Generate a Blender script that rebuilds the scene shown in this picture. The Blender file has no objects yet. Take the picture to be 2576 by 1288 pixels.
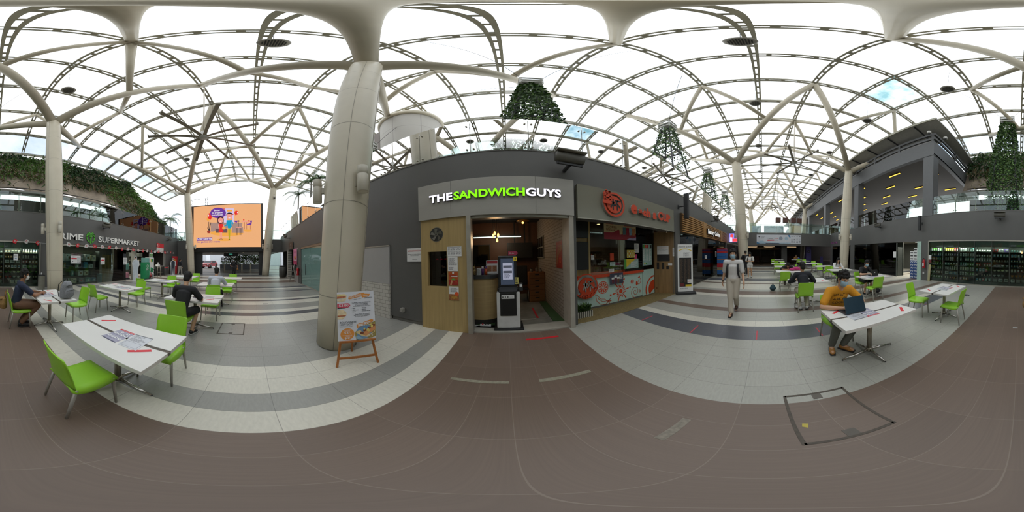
import bpy, bmesh, math, random
from mathutils import Matrix, Vector
random.seed(7)
sc = bpy.context.scene
COL = sc.collection
PI = math.pi

# ------------------------------------------------------------------ camera, world, exposure
EYE = 1.62
ROLL, PITCH, YAW = math.radians(1.3), math.radians(-0.13), math.radians(1.66)
cam_data = bpy.data.cameras.new('camera')
cam_data.type = 'PANO'
try:
    cam_data.cycles.panorama_type = 'EQUIRECTANGULAR'
except Exception:
    cam_data.panorama_type = 'EQUIRECTANGULAR'
cam_data.clip_end = 500
cam = bpy.data.objects.new('camera', cam_data)
COL.objects.link(cam)
_Ry = Matrix(((math.cos(ROLL), 0, math.sin(ROLL)), (0, 1, 0), (-math.sin(ROLL), 0, math.cos(ROLL))))
_Rx = Matrix(((1, 0, 0), (0, math.cos(PITCH), -math.sin(PITCH)), (0, math.sin(PITCH), math.cos(PITCH))))
_Rz = Matrix(((math.cos(YAW), math.sin(YAW), 0), (-math.sin(YAW), math.cos(YAW), 0), (0, 0, 1)))
_R = _Rz @ _Rx @ _Ry
_r, _f, _u = _R @ Vector((1, 0, 0)), _R @ Vector((0, 1, 0)), _R @ Vector((0, 0, 1))
cam.matrix_world = Matrix(((_r.x, _u.x, -_f.x, 0), (_r.y, _u.y, -_f.y, 0), (_r.z, _u.z, -_f.z, EYE), (0, 0, 0, 1)))
sc.camera = cam

sc.view_settings.view_transform = 'Standard'
sc.view_settings.look = 'None'
sc.view_settings.gamma = 1.0
sc.view_settings.use_curve_mapping = False
sc.view_settings.exposure = 0.0
sc.cycles.max_bounces = 8
sc.cycles.diffuse_bounces = 3
sc.cycles.glossy_bounces = 3
sc.cycles.transmission_bounces = 4
sc.cycles.transparent_max_bounces = 16
sc.cycles.caustics_reflective = False
sc.cycles.caustics_refractive = False
sc.cycles.sample_clamp_indirect = 4.0

world = bpy.data.worlds.new('overcast_sky')
sc.world = world
world.use_nodes = True
_nt = world.node_tree
_nt.nodes.clear()
_out = _nt.nodes.new('ShaderNodeOutputWorld')
_bg = _nt.nodes.new('ShaderNodeBackground')
_tc = _nt.nodes.new('ShaderNodeTexCoord')
_no = _nt.nodes.new('ShaderNodeTexNoise')
_no.inputs['Scale'].default_value = 2.6
_no.inputs['Detail'].default_value = 6
_no.inputs['Roughness'].default_value = 0.6
_cr = _nt.nodes.new('ShaderNodeValToRGB')
_cr.color_ramp.elements[0].position = 0.36
_cr.color_ramp.elements[0].color = (0.62, 0.74, 0.86, 1)
_cr.color_ramp.elements[1].position = 0.56
_cr.color_ramp.elements[1].color = (1, 1, 1, 1)
_nt.links.new(_tc.outputs['Generated'], _no.inputs['Vector'])
_nt.links.new(_no.outputs['Fac'], _cr.inputs['Fac'])
_nt.links.new(_cr.outputs['Color'], _bg.inputs['Color'])
_bg.inputs['Strength'].default_value = 2.1
_nt.links.new(_bg.outputs['Background'], _out.inputs['Surface'])


# ------------------------------------------------------------------ materials
def lin(c):
    if isinstance(c, str):
        c = tuple(int(c[i:i + 2], 16) for i in (0, 2, 4))
    return tuple((x / 255 / 12.92) if x / 255 <= 0.04045 else ((x / 255 + 0.055) / 1.055) ** 2.4 for x in c)


MATS = {}


def nodes_of(name):
    m = bpy.data.materials.new(name)
    m.use_nodes = True
    nt = m.node_tree
    nt.nodes.clear()
    return m, nt, nt.nodes.new('ShaderNodeOutputMaterial')


def M(name, col=None, rough=0.5, metal=0.0, var=0.08, scale=6.0, stretch=None, emit=0.0, spec=0.5, bump=0.0):
    """noise-varied surface material; repeated calls by name return the same one"""
    if name in MATS:
        return MATS[name]
    m, nt, out = nodes_of(name)
    b = nt.nodes.new('ShaderNodeBsdfPrincipled')
    c = lin(col)
    tc = nt.nodes.new('ShaderNodeTexCoord')
    no = nt.nodes.new('ShaderNodeTexNoise')
    no.inputs['Scale'].default_value = scale
    no.inputs['Detail'].default_value = 4
    if stretch:
        mp = nt.nodes.new('ShaderNodeMapping')
        mp.inputs['Scale'].default_value = stretch
        nt.links.new(tc.outputs['Object'], mp.inputs['Vector'])
        nt.links.new(mp.outputs['Vector'], no.inputs['Vector'])
    else:
        nt.links.new(tc.outputs['Object'], no.inputs['Vector'])
    cr = nt.nodes.new('ShaderNodeValToRGB')
    cr.color_ramp.elements[0].position = 0.3
    cr.color_ramp.elements[1].position = 0.7
    cr.color_ramp.elements[0].color = tuple(x * (1 - var) for x in c) + (1,)
    cr.color_ramp.elements[1].color = tuple(min(1, x * (1 + var)) for x in c) + (1,)
    nt.links.new(no.outputs['Fac'], cr.inputs['Fac'])
    nt.links.new(cr.outputs['Color'], b.inputs['Base Color'])
    b.inputs['Roughness'].default_value = rough
    b.inputs['Metallic'].default_value = metal
    b.inputs['Specular IOR Level'].default_value = spec
    if emit:
        nt.links.new(cr.outputs['Color'], b.inputs['Emission Color'])
        b.inputs['Emission Strength'].default_value = emit
    if bump:
        bp = nt.nodes.new('ShaderNodeBump')
        bp.inputs['Strength'].default_value = bump
        bp.inputs['Distance'].default_value = 0.02
        nt.links.new(no.outputs['Fac'], bp.inputs['Height'])
        nt.links.new(bp.outputs['Normal'], b.inputs['Normal'])
    nt.links.new(b.outputs['BSDF'], out.inputs['Surface'])
    MATS[name] = m
    return m


def tiles(name, col, w, h, joint, jw=0.004, off=(0, 0), streak=None, rough=0.35, var=0.05, brick=0.0, axes='xy', freq=2):
    """tiled surface with joints; streak = (x, y) stretch of the grain"""
    if name in MATS:
        return MATS[name]
    m, nt, out = nodes_of(name)
    b = nt.nodes.new('ShaderNodeBsdfPrincipled')
    tc = nt.nodes.new('ShaderNodeTexCoord')
    sp = nt.nodes.new('ShaderNodeSeparateXYZ')
    cb = nt.nodes.new('ShaderNodeCombineXYZ')
    nt.links.new(tc.outputs['Object'], sp.inputs['Vector'])
    for i, a in enumerate(axes):
        ad = nt.nodes.new('ShaderNodeMath')
        ad.operation = 'ADD'
        ad.inputs[1].default_value = off[i] + 60 * (w if i == 0 else h)
        nt.links.new(sp.outputs[a.upper()], ad.inputs[0])
        nt.links.new(ad.outputs[0], cb.inputs[i])
    br = nt.nodes.new('ShaderNodeTexBrick')
    br.offset = brick
    br.offset_frequency = freq
    br.inputs['Scale'].default_value = 1.0
    br.inputs['Brick Width'].default_value = w
    br.inputs['Row Height'].default_value = h
    br.inputs['Mortar Size'].default_value = jw
    br.inputs['Mortar Smooth'].default_value = 0.1
    br.inputs['Bias'].default_value = 0
    c = lin(col)
    br.inputs['Color1'].default_value = tuple(x * (1 - var) for x in c) + (1,)
    br.inputs['Color2'].default_value = tuple(min(1, x * (1 + var)) for x in c) + (1,)
    br.inputs['Mortar'].default_value = lin(joint) + (1,)
    nt.links.new(cb.outputs['Vector'], br.inputs['Vector'])
    col_out = br.outputs['Color']
    if streak:
        mp = nt.nodes.new('ShaderNodeMapping')
        mp.inputs['Scale'].default_value = (streak[0], streak[1], 1)
        no = nt.nodes.new('ShaderNodeTexNoise')
        no.inputs['Scale'].default_value = 1.0
        no.inputs['Detail'].default_value = 5
        nt.links.new(cb.outputs['Vector'], mp.inputs['Vector'])
        nt.links.new(mp.outputs['Vector'], no.inputs['Vector'])
        mr = nt.nodes.new('ShaderNodeMapRange')
        mr.inputs['From Min'].default_value = 0.3
        mr.inputs['From Max'].default_value = 0.7
        mr.inputs['To Min'].default_value = 0.93
        mr.inputs['To Max'].default_value = 1.06
        nt.links.new(no.outputs['Fac'], mr.inputs['Value'])
        mx = nt.nodes.new('ShaderNodeVectorMath')
        mx.operation = 'SCALE'
        nt.links.new(br.outputs['Color'], mx.inputs[0])
        nt.links.new(mr.outputs['Result'], mx.inputs['Scale'])
        col_out = mx.outputs['Vector']
    nt.links.new(col_out, b.inputs['Base Color'])
    b.inputs['Roughness'].default_value = rough
    nt.links.new(b.outputs['BSDF'], out.inputs['Surface'])
    MATS[name] = m
    return m


def glass(name, tint=(0.86, 0.94, 0.91), refl=1.0, rough=0.0, frost=0.0, frost_col='9fc4bd'):
    """thin pane: tinted transparency, a fresnel mirror and, if frosted, a diffuse film"""
    if name in MATS:
        return MATS[name]
    m, nt, out = nodes_of(name)
    tr = nt.nodes.new('ShaderNodeBsdfTransparent')
    tr.inputs['Color'].default_value = tuple(tint) + (1,)
    gl = nt.nodes.new('ShaderNodeBsdfGlossy')
    gl.inputs['Roughness'].default_value = rough
    base = tr.outputs['BSDF']
    if frost:
        df = nt.nodes.new('ShaderNodeBsdfDiffuse')
        no = nt.nodes.new('ShaderNodeTexNoise')
        no.inputs['Scale'].default_value = 1.5
        cr = nt.nodes.new('ShaderNodeValToRGB')
        c = lin(frost_col)
        cr.color_ramp.elements[0].color = tuple(x * 0.94 for x in c) + (1,)
        cr.color_ramp.elements[1].color = tuple(min(1, x * 1.05) for x in c) + (1,)
        nt.links.new(no.outputs['Fac'], cr.inputs['Fac'])
        nt.links.new(cr.outputs['Color'], df.inputs['Color'])
        mx = nt.nodes.new('ShaderNodeMixShader')
        mx.inputs['Fac'].default_value = frost
        nt.links.new(base, mx.inputs[1])
        nt.links.new(df.outputs['BSDF'], mx.inputs[2])
        base = mx.outputs['Shader']
    fr = nt.nodes.new('ShaderNodeFresnel')
    fr.inputs['IOR'].default_value = 1.5
    ml = nt.nodes.new('ShaderNodeMath')
    ml.operation = 'MULTIPLY'
    ml.inputs[1].default_value = refl
    nt.links.new(fr.outputs['Fac'], ml.inputs[0])
    mx2 = nt.nodes.new('ShaderNodeMixShader')
    nt.links.new(ml.outputs[0], mx2.inputs['Fac'])
    nt.links.new(base, mx2.inputs[1])
    nt.links.new(gl.outputs['BSDF'], mx2.inputs[2])
    nt.links.new(mx2.outputs['Shader'], out.inputs['Surface'])
    MATS[name] = m
    return m


# ------------------------------------------------------------------ mesh building
class MB:
    """collects shapes and links them as ONE mesh object with material slots"""

    def __init__(self, M4=None):
        self.v, self.f, self.mi, self.sm, self.mats = [], [], [], [], []
        self.T = M4 or Matrix.Identity(4)

    def _m(self, mat):
        if mat not in self.mats:
            self.mats.append(mat)
        return self.mats.index(mat)

    def add(self, vs, fs, mat, smooth=False):
        o = len(self.v)
        T = self.T
        self.v += [tuple(T @ Vector(p)) for p in vs]
        k = self._m(mat)
        for f in fs:
            self.f.append([i + o for i in f])
            self.mi.append(k)
            self.sm.append(smooth)
        return self

    def box(self, x0, x1, y0, y1, z0, z1, mat):
        vs = [(x, y, z) for z in (z0, z1) for y in (y0, y1) for x in (x0, x1)]
        return self.add(vs, [(0, 2, 3, 1), (4, 5, 7, 6), (0, 1, 5, 4), (2, 6, 7, 3), (0, 4, 6, 2), (1, 3, 7, 5)], mat)

    def bbox(self, x0, x1, y0, y1, z0, z1, mat, b=0.01):
        """box with chamfered edges"""
        bm = bmesh.new()
        bmesh.ops.create_cube(bm, size=1)
        for v in bm.verts:
            v.co = Vector(((x0 + x1) / 2 + v.co.x * (x1 - x0), (y0 + y1) / 2 + v.co.y * (y1 - y0), (z0 + z1) / 2 + v.co.z * (z1 - z0)))
        bmesh.ops.bevel(bm, geom=bm.edges[:], offset=b, segments=2, affect='EDGES', profile=0.5)
        bm.verts.index_update()
        self.add([v.co.copy() for v in bm.verts], [[v.index for v in f.verts] for f in bm.faces], mat)
        bm.free()
        return self

    def obox(self, c, ax, ay, az, mat):
        """box from centre and three half-axis vectors"""
        c, ax, ay, az = Vector(c), Vector(ax), Vector(ay), Vector(az)
        vs = [c + ax * i + ay * j + az * k for k in (-1, 1) for j in (-1, 1) for i in (-1, 1)]
        return self.add(vs, [(0, 2, 3, 1), (4, 5, 7, 6), (0, 1, 5, 4), (2, 6, 7, 3), (0, 4, 6, 2), (1, 3, 7, 5)], mat)

    def beam(self, p0, p1, w, d, mat, up=(0, 0, 1)):
        p0, p1 = Vector(p0), Vector(p1)
        t = (p1 - p0)
        s = t.cross(Vector(up))
        if s.length < 1e-6:
            s = t.cross(Vector((1, 0, 0)))
        s.normalize()
        n = s.cross(t).normalized()
        return self.obox((p0 + p1) / 2, t / 2, s * w / 2, n * d / 2, mat)

    def tube(self, pts, rad, mat, n=10, cap=True, smooth=True, flat=None):
        """swept tube through pts; rad number or list; flat=(sx,sy) squashes the section"""
        pts = [Vector(p) for p in pts]
        k = len(pts)
        rad = rad if isinstance(rad, (list, tuple)) else [rad] * k
        vs, fs = [], []
        up = None
        for i, p in enumerate(pts):
            t = (pts[min(i + 1, k - 1)] - pts[max(i - 1, 0)]).normalized()
            if up is None:
                up = Vector((0, 0, 1)) if abs(t.z) < 0.9 else Vector((0, 1, 0))
            s = t.cross(up).normalized()
            up = s.cross(t).normalized()
            fx, fy = flat or (1, 1)
            for j in range(n):
                a = 2 * PI * j / n
                vs.append(p + (s * math.cos(a) * fx + up * math.sin(a) * fy) * rad[i])
        for i in range(k - 1):
            for j in range(n):
                fs.append((i * n + j, i * n + (j + 1) % n, (i + 1) * n + (j + 1) % n, (i + 1) * n + j))
        if cap:
            fs.append(list(range(n))[::-1])
            fs.append([(k - 1) * n + j for j in range(n)])
        return self.add(vs, fs, mat, smooth)

    def cyl(self, p0, p1, r, mat, n=12, smooth=True):
        return self.tube([p0, p1], r if isinstance(r, (list, tuple)) else [r, r], mat, n, True, smooth)

    def lathe(self, prof, mat, c=(0, 0, 0), n=20, smooth=True):
        vs, fs = [], []
        for r, z in prof:
            for j in range(n):
                a = 2 * PI * j / n
                vs.append((c[0] + r * math.cos(a), c[1] + r * math.sin(a), c[2] + z))
        for i in range(len(prof) - 1):
            for j in range(n):
                fs.append((i * n + j, i * n + (j + 1) % n, (i + 1) * n + (j + 1) % n, (i + 1) * n + j))
        if prof[0][0] > 1e-6:
            fs.append(list(range(n))[::-1])
        if prof[-1][0] > 1e-6:
            fs.append([(len(prof) - 1) * n + j for j in range(n)])
        return self.add(vs, fs, mat, smooth)

    def ball(self, c, r, mat, n=12, m=8):
        rx, ry, rz = r if isinstance(r, (list, tuple)) else (r, r, r)
        vs, fs = [], []
        for i in range(m + 1):
            ph = PI * i / m
            for j in range(n):
                a = 2 * PI * j / n
                vs.append((c[0] + rx * math.sin(ph) * math.cos(a), c[1] + ry * math.sin(ph) * math.sin(a), c[2] + rz * math.cos(ph)))
        for i in range(m):
            for j in range(n):
                fs.append((i * n + j, (i + 1) * n + j, (i + 1) * n + (j + 1) % n, i * n + (j + 1) % n))
        return self.add(vs, fs, mat, True)

    def prism(self, poly, z0, z1, mat, cap0=True):
        """extrude 2D poly (x, y) from z0 to z1"""
        n = len(poly)
        vs = [(x, y, z0) for x, y in poly] + [(x, y, z1) for x, y in poly]
        fs = [(i, (i + 1) % n, n + (i + 1) % n, n + i) for i in range(n)]
        if cap0:
            fs.append(list(range(n))[::-1])
        fs.append([n + i for i in range(n)])
        return self.add(vs, fs, mat)

    def rect(self, x0, x1, y0, y1, z, mat):
        return self.add([(x0, y0, z), (x1, y0, z), (x1, y1, z), (x0, y1, z)], [(0, 1, 2, 3)], mat)

    def disc(self, x, y, z, r, mat, n=28, ry=None, a0=0, a1=2 * PI):
        ry = ry or r
        full = abs(a1 - a0 - 2 * PI) < 1e-6
        k = n if full else n + 1
        vs = [(x + r * math.cos(a0 + (a1 - a0) * i / n), y + ry * math.sin(a0 + (a1 - a0) * i / n), z) for i in range(k)]
        if not full:
            vs.append((x, y, z))
        return self.add(vs, [list(range(len(vs)))], mat)

    def ring(self, x, y, z, r0, r1, mat, n=32, a0=0, a1=2 * PI):
        vs, fs = [], []
        for i in range(n + 1):
            a = a0 + (a1 - a0) * i / n
            vs += [(x + r0 * math.cos(a), y + r0 * math.sin(a), z), (x + r1 * math.cos(a), y + r1 * math.sin(a), z)]
        for i in range(n):
            fs.append((2 * i, 2 * i + 1, 2 * i + 3, 2 * i + 2))
        return self.add(vs, fs, mat)

    def stroke(self, pts, w, z, mat, t=0.0):
        """flat polyline of width w in the xy plane at height z (t: thickness)"""
        for a, b in zip(pts, pts[1:]):
            a, b = Vector((a[0], a[1], 0)), Vector((b[0], b[1], 0))
            d = (b - a)
            if d.length < 1e-9:
                continue
            d.normalize()
            a2, b2 = a - d * w * 0.3, b + d * w * 0.3
            s = Vector((-d.y, d.x, 0)) * w / 2
            q = [a2 - s, b2 - s, b2 + s, a2 + s]
            if t:
                self.prism([(p.x, p.y) for p in q], z, z + t, mat)
            else:
                self.add([(p.x, p.y, z) for p in q], [(0, 1, 2, 3)], mat)
        return self

    def text(self, s, x, y, z, size, mat, align='LEFT', ext=0.0, width=None, bold=0.0, spacing=1.0, shear=0.0, rot=0.0):
        """lettering in the xy plane; width: fit the line to this width"""
        vs, fs = text_mesh(s, size, ext, bold, spacing, shear)
        if not vs:
            return self
        x0, x1 = min(p[0] for p in vs), max(p[0] for p in vs)
        k = (width / (x1 - x0)) if width else 1.0
        sh = {'LEFT': -x0 * k, 'CENTER': -(x0 + x1) / 2 * k, 'RIGHT': -x1 * k}[align]
        c, sn = math.cos(rot), math.sin(rot)
        out = []
        for p in vs:
            px, py = p[0] * k + sh, p[1]
            out.append((x + px * c - py * sn, y + px * sn + py * c, z + p[2]))
        return self.add(out, fs, mat)

    def lines(self, x0, x1, y0, y1, rows, z, mat, fill=0.55, rnd=0.35, align='LEFT'):
        """rows of tiny unreadable print"""
        h = (y1 - y0) / rows
        rs = random.Random(int((x0 * 977 + y0 * 131 + rows * 17) * 1000) % 99991)
        for i in range(rows):
            w = (x1 - x0) * (1 - rs.random() * rnd)
            y = y1 - (i + 1) * h + h * (1 - fill) / 2
            xa = x0 if align == 'LEFT' else (x0 + x1 - w) / 2
            x = xa
            while x < xa + w:
                l = min(rs.uniform(1.5, 4) * h * fill, xa + w - x)
                if l > 0.001:
                    self.rect(x, x + l, y, y + h * fill, z, mat)
                x += l + h * fill * 0.6
        return self

    def build(self, name, parent=None, loc=None):
        me = bpy.data.meshes.new(name)
        me.from_pydata(self.v, [], self.f)
        for m in self.mats:
            me.materials.append(m)
        me.polygons.foreach_set('material_index', self.mi)
        me.polygons.foreach_set('use_smooth', self.sm)
        me.update()
        o = bpy.data.objects.new(name, me)
        COL.objects.link(o)
        if parent:
            o.parent = parent
        if loc:
            o.location = loc
        return o


_TX = {}


def text_mesh(s, size, ext, bold, spacing, shear):
    key = (s, round(size, 5), ext, bold, spacing, shear)
    if key not in _TX:
        cu = bpy.data.curves.new('lettering', 'FONT')
        cu.body = s
        cu.size = size
        cu.extrude = ext
        cu.offset = bold
        cu.space_character = spacing
        cu.shear = shear
        cu.resolution_u = 3
        o = bpy.data.objects.new('lettering', cu)
        COL.objects.link(o)
        dg = bpy.context.evaluated_depsgraph_get()
        dg.update()
        me = bpy.data.meshes.new_from_object(o.evaluated_get(dg))
        _TX[key] = ([tuple(v.co) for v in me.vertices], [list(p.vertices) for p in me.polygons])
        bpy.data.objects.remove(o)
        bpy.data.meshes.remove(me)
        bpy.data.curves.remove(cu)
    return _TX[key]


def frame(o, right, up):
    """matrix whose xy plane is a board: x = right, y = up, z = out of the board"""
    r, u = Vector(right).normalized(), Vector(up).normalized()
    n = r.cross(u).normalized()
    return Matrix(((r.x, u.x, n.x, o[0]), (r.y, u.y, n.y, o[1]), (r.z, u.z, n.z, o[2]), (0, 0, 0, 1)))


def facing_shop(x, y, z):        # a board on the wall in front of the camera (looks towards -y)
    return frame((x, y, z), (1, 0, 0), (0, 0, 1))


def facing_super(x, y, z):       # a board on the opposite wall (looks towards +y)
    return frame((x, y, z), (-1, 0, 0), (0, 0, 1))


def empty(name, loc=(0, 0, 0), rz=0.0):
    o = bpy.data.objects.new(name, None)
    o.empty_display_size = 0.1
    COL.objects.link(o)
    o.location = loc
    o.rotation_euler = (0, 0, rz)
    return o


def tag(o, label=None, cat=None, group=None, kind=None):
    if label:
        o['label'] = label
    if cat:
        o['category'] = cat
    if group:
        o['group'] = group
    if kind:
        o['kind'] = kind
    return o


def thing(name, label, cat, loc=(0, 0, 0), rz=0.0, group=None):
    return tag(empty(name, loc, rz), label, cat, group)


def struct(o):
    o['kind'] = 'structure'
    return o


KIDS = {}


def copy_tree(o, loc=None, rz=None, label=None, group=None, kids=None):
    """copy a thing and its parts and sub-parts"""
    c = o.copy()
    COL.objects.link(c)
    if loc is not None:
        c.location = loc
    if rz is not None:
        c.rotation_euler = (0, 0, rz)
    if label:
        c['label'] = label
    if group:
        c['group'] = group
    for ch in o.children:
        d = ch.copy()
        COL.objects.link(d)
        d.parent = c
        for g in ch.children:
            e = g.copy()
            COL.objects.link(e)
            e.parent = d
    return c

# ------------------------------------------------------------------ shared materials
DARK = M('charcoal wall paint', '5a5956', 0.55, var=0.05, scale=1.2)
DARKB = M('charcoal wall plinth', '6a6862', 0.6, var=0.08)
STEEL = M('cream painted steel', 'c4bba6', 0.42, var=0.04, scale=2)
STEELD = M('grey green rib steel', '9c9886', 0.5, var=0.06, scale=2)
SATIN = M('satin stainless steel', 'a09a8c', 0.3, metal=0.9, var=0.06, scale=20)
CHROME = M('brushed chrome', 'b4b1aa', 0.22, metal=1.0, var=0.05, scale=30)
BLACK = M('matt black', '141414', 0.5)
DKGREY = M('dark grey plastic', '2c2d2e', 0.45)
WHITE = M('white print', 'e9e9e6', 0.5, var=0.02)
INK = M('black ink', '232326', 0.5)
GREYINK = M('grey ink', '8c8c90', 0.5)
RED = M('red print', 'c8323a', 0.5, var=0.05)
ORANGE = M('orange print', 'd8552a', 0.5, var=0.05)
RAILGL = glass('balustrade glass', (0.80, 0.90, 0.87), 1.3)
SHOPGL = glass('shop front glass', (0.80, 0.89, 0.85), 1.15)
CLEARGL = glass('clear glass', (0.85, 0.92, 0.9), 1.2)

# ------------------------------------------------------------------ floor
F_BROWN = tiles('brown plank tile', '6b5b4f', 0.3, 0.6, '7c6e62', 0.0025, (0, 0.43), (90, 1.2), 0.38, 0.06)
F_WHITE = tiles('cream stone tile', 'c6c2b4', 0.3, 0.6, '8b877c', 0.0022, (0, 0.43), (14, 40), 0.32, 0.03)
F_GREY = tiles('grey stone tile', '8f8e87', 0.3, 0.6, '6d6c67', 0.0022, (0, 0.43), (14, 50), 0.32, 0.03)
F_LIGHT = tiles('light grey stone tile', '9f9e94', 0.3, 0.6, '7a7972', 0.0022, (0, 0.43), (14, 50), 0.32, 0.03)
F_DARK = tiles('slate grey tile', '54565a', 0.3, 0.6, '66686b', 0.0022, (0, 0.43), (14, 50), 0.3, 0.03)
STR = [(-40, 'G'), (-27, 'B'), (-25, 'W'), (-24, 'G'), (-22, 'W'), (-21.2, 'B'), (-20, 'G'), (-18.4, 'W'), (-17.6, 'D'), (-16.6, 'G'), (-15.3, 'W'), (-14.4, 'B'), (-13.7, 'G'), (-13.2, 'W'),
       (-12.4, 'B'), (-11.2, 'G'), (-9.6, 'D'), (-9.1, 'W'), (-8.85, 'G'), (-8.28, 'D'), (-8.05, 'G'), (-6.7, 'W'), (-6.4, 'D'), (-6.2, 'W'),
       (-5.7, 'G'), (-5.1, 'W'), (-4.8, 'D'), (-4.5, 'W'), (-3.9, 'G'), (-2.1, 'W'), (-1.5, 'G'), (-1.2, 'W'), (-0.9, 'B'), (1.2, 'L'), (2.7, 'D'),
       (3.3, 'W'), (3.6, 'L'), (4.2, 'B'), (4.5, 'L'), (5.7, 'W'), (6.05, 'B'), (6.6, 'L'), (6.95, 'W'), (8.2, 'B'), (8.45, 'W'), (9.1, 'D'),
       (9.8, 'L'), (10.4, 'W'), (10.8, 'L'), (12.7, 'W'), (13.15, 'D'), (13.8, 'L'), (14.6, 'W'), (15.2, 'B'), (16.0, 'L'), (17.0, 'W'), (17.6, 'D'), (18.4, 'L'), (19.2, 'B'), (45, None)]
fm = {'B': F_BROWN, 'W': F_WHITE, 'G': F_GREY, 'L': F_LIGHT, 'D': F_DARK}
b = MB()
for (x0, c), (x1, _) in zip(STR, STR[1:]):
    b.box(x0, x1, -16, 11, -0.2, 0, fm[c])
struct(b.build('floor'))

# ------------------------------------------------------------------ dark retail walls
WY, SY = 3.2, -8.4               # the two long wall planes
LX, RX = -17.3, 19.2             # the two end walls
TOP = 4.03
b = MB()
# fascia band over the shops in front of the camera, with the solid piers between the shop fronts
b.box(LX - 0.3, RX, WY, WY + 0.3, 2.42, TOP, DARK)
for x0, x1 in ((-10.85, -10.2), (-2.72, -1.82), (1.33, 1.45), (13.65, 14.1), (18.7, RX)):
    b.box(x0, x1, WY, WY + 0.3, 0, 2.42, DARK)
b.box(5.36, 5.72, WY, WY + 0.9, 0, 2.42, DARK)
b.box(-5.6, -2.72, WY, WY + 0.3, 1.9, 2.42, DARK)
b.box(-2.72, -1.82, WY - 0.02, WY, 0, 0.1, DARKB)
b.box(-2.75, -1.82, WY - 0.05, WY, 0.1, 2.42, DARK)
struct(b.build('wall_front'))
b = MB()
b.box(LX - 0.3, RX, SY - 0.3, SY, 2.42, TOP, DARK)
for x0, x1 in ((-17.3, -14.45), (-12.1, -11.95), (-3.1, -2.35), (5.2, 5.76), (13.45, 14.2), (18.6, RX)):
    b.box(x0, x1, SY - 0.3, SY, 0, 2.42, DARK)
struct(b.build('wall_back'))
b = MB()
b.box(LX - 0.3, LX, SY, WY, 2.42, 3.82, DARK)
b.box(LX - 0.3, LX, SY, -7.2, 0, 2.42, DARK)
b.box(LX - 0.3, LX, -6.9, -5.4, 0, 2.42, DKGREY)
b.box(LX - 0.3, LX, 0.8, 1.75, 0, 2.42, DKGREY)
struct(b.build('wall_left'))
b = MB()
b.box(RX, RX + 0.3, SY, WY, 2.42, 3.9, DARK)
struct(b.build('wall_right'))
# pale aluminium trim along the shop heads
b = MB()
ALU = M('pale aluminium trim', 'a8a498', 0.4, metal=0.5)
b.box(-2.35, 5.22, SY, SY + 0.06, 2.38, 2.44, ALU)
b.box(5.19, 5.25, SY - 0.02, SY + 0.05, 0, 2.4, ALU)
b.box(-2.38, -2.32, SY - 0.02, SY + 0.05, 0, 2.4, ALU)
struct(b.build('trim_1'))
b = MB()
b.box(-11.9, -3.1, SY, SY + 0.05, 2.3, 2.36, ALU)
struct(b.build('trim_2'))
b = MB()
b.box(LX, RX, WY - 0.012, WY + 0.3, TOP, TOP + 0.03, DARKB)
struct(b.build('trim_3'))
b = MB()
b.box(LX, RX, SY - 0.3, SY + 0.012, TOP, TOP + 0.03, DARKB)
struct(b.build('trim_4'))

# ------------------------------------------------------------------ upper decks and rooms behind the shop fronts
SLAB = M('concrete deck slab', '86847c', 0.7)
b = MB()
b.box(LX - 0.3, 60, WY + 0.3, 16, 3.75, 4.0, SLAB)
b.box(LX - 0.3, 60, -18, SY - 0.3, 3.75, 4.0, SLAB)
b.box(RX + 0.3, 60, SY - 0.3, WY + 0.3, 3.75, 4.0, SLAB)
struct(b.build('ceiling_deck'))
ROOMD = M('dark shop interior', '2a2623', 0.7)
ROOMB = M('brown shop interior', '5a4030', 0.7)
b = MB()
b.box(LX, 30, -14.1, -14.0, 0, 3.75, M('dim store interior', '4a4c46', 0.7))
struct(b.build('wall_store_rear'))
b = MB()
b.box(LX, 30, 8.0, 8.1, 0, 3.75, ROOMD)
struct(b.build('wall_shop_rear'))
b = MB()
b.box(34, 34.2, -16, 11, 0, 3.75, M('food court rear', '2b211c', 0.8))
struct(b.build('wall_court_rear'))

# ------------------------------------------------------------------ roof vault: ribs, purlins, cushions
ZR, RV, YC = EYE + 14.0, 46.0, -0.7


def vz(y):
    return ZR - RV + math.sqrt(RV * RV - (y - YC) ** 2)


def row_y(j):
    return YC + RV * math.sin((2.7 * j + 1.0) / RV)


def rib_x(k):
    return 0.05 + (2.42 * k if k < 0 else 2.6 * k)


K0, K1, J0, J1 = -11, 20, -6, 6


def ladder(b, pts, side, gap, w, d, mat, step):
    """two rails either side of a path with small spacer blocks between them"""
    s = Vector(side)
    for sg in (-1, 1):
        for p, q in zip(pts, pts[1:]):
            b.beam(Vector(p) + s * gap * sg, Vector(q) + s * gap * sg, w, d, mat)
    acc = 0
    for p, q in zip(pts, pts[1:]):
        p, q = Vector(p), Vector(q)
        l = (q - p).length
        t = step - acc
        while t < l:
            c = p.lerp(q, t / l)
            dr = (q - p).normalized()
            b.obox(c, dr * 0.08, s * gap, Vector((0, 0, d * 0.35)), mat)
            t += step
        acc = (acc + l) % step


for k in range(K0, K1 + 1):
    b = MB()
    x = rib_x(k)
    y0, y1 = row_y(J0), row_y(J1)
    n = 30
    pts = [(x, y0 + (y1 - y0) * i / n, vz(y0 + (y1 - y0) * i / n)) for i in range(n + 1)]
    ladder(b, pts, (1, 0, 0), 0.095, 0.095, 0.14, STEELD, 0.75)
    struct(b.build('roof_rib'))
for j in range(J0, J1 + 1):
    b = MB()
    y = row_y(j)
    z = vz(y)
    th = math.asin((y - YC) / RV)
    pts = [(rib_x(k), y, z) for k in range(K0, K1 + 1)]
    ladder(b, pts, (0, math.cos(th), -math.sin(th)), 0.095, 0.095, 0.14, STEELD, 0.72)
    struct(b.build('roof_purlin'))

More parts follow.
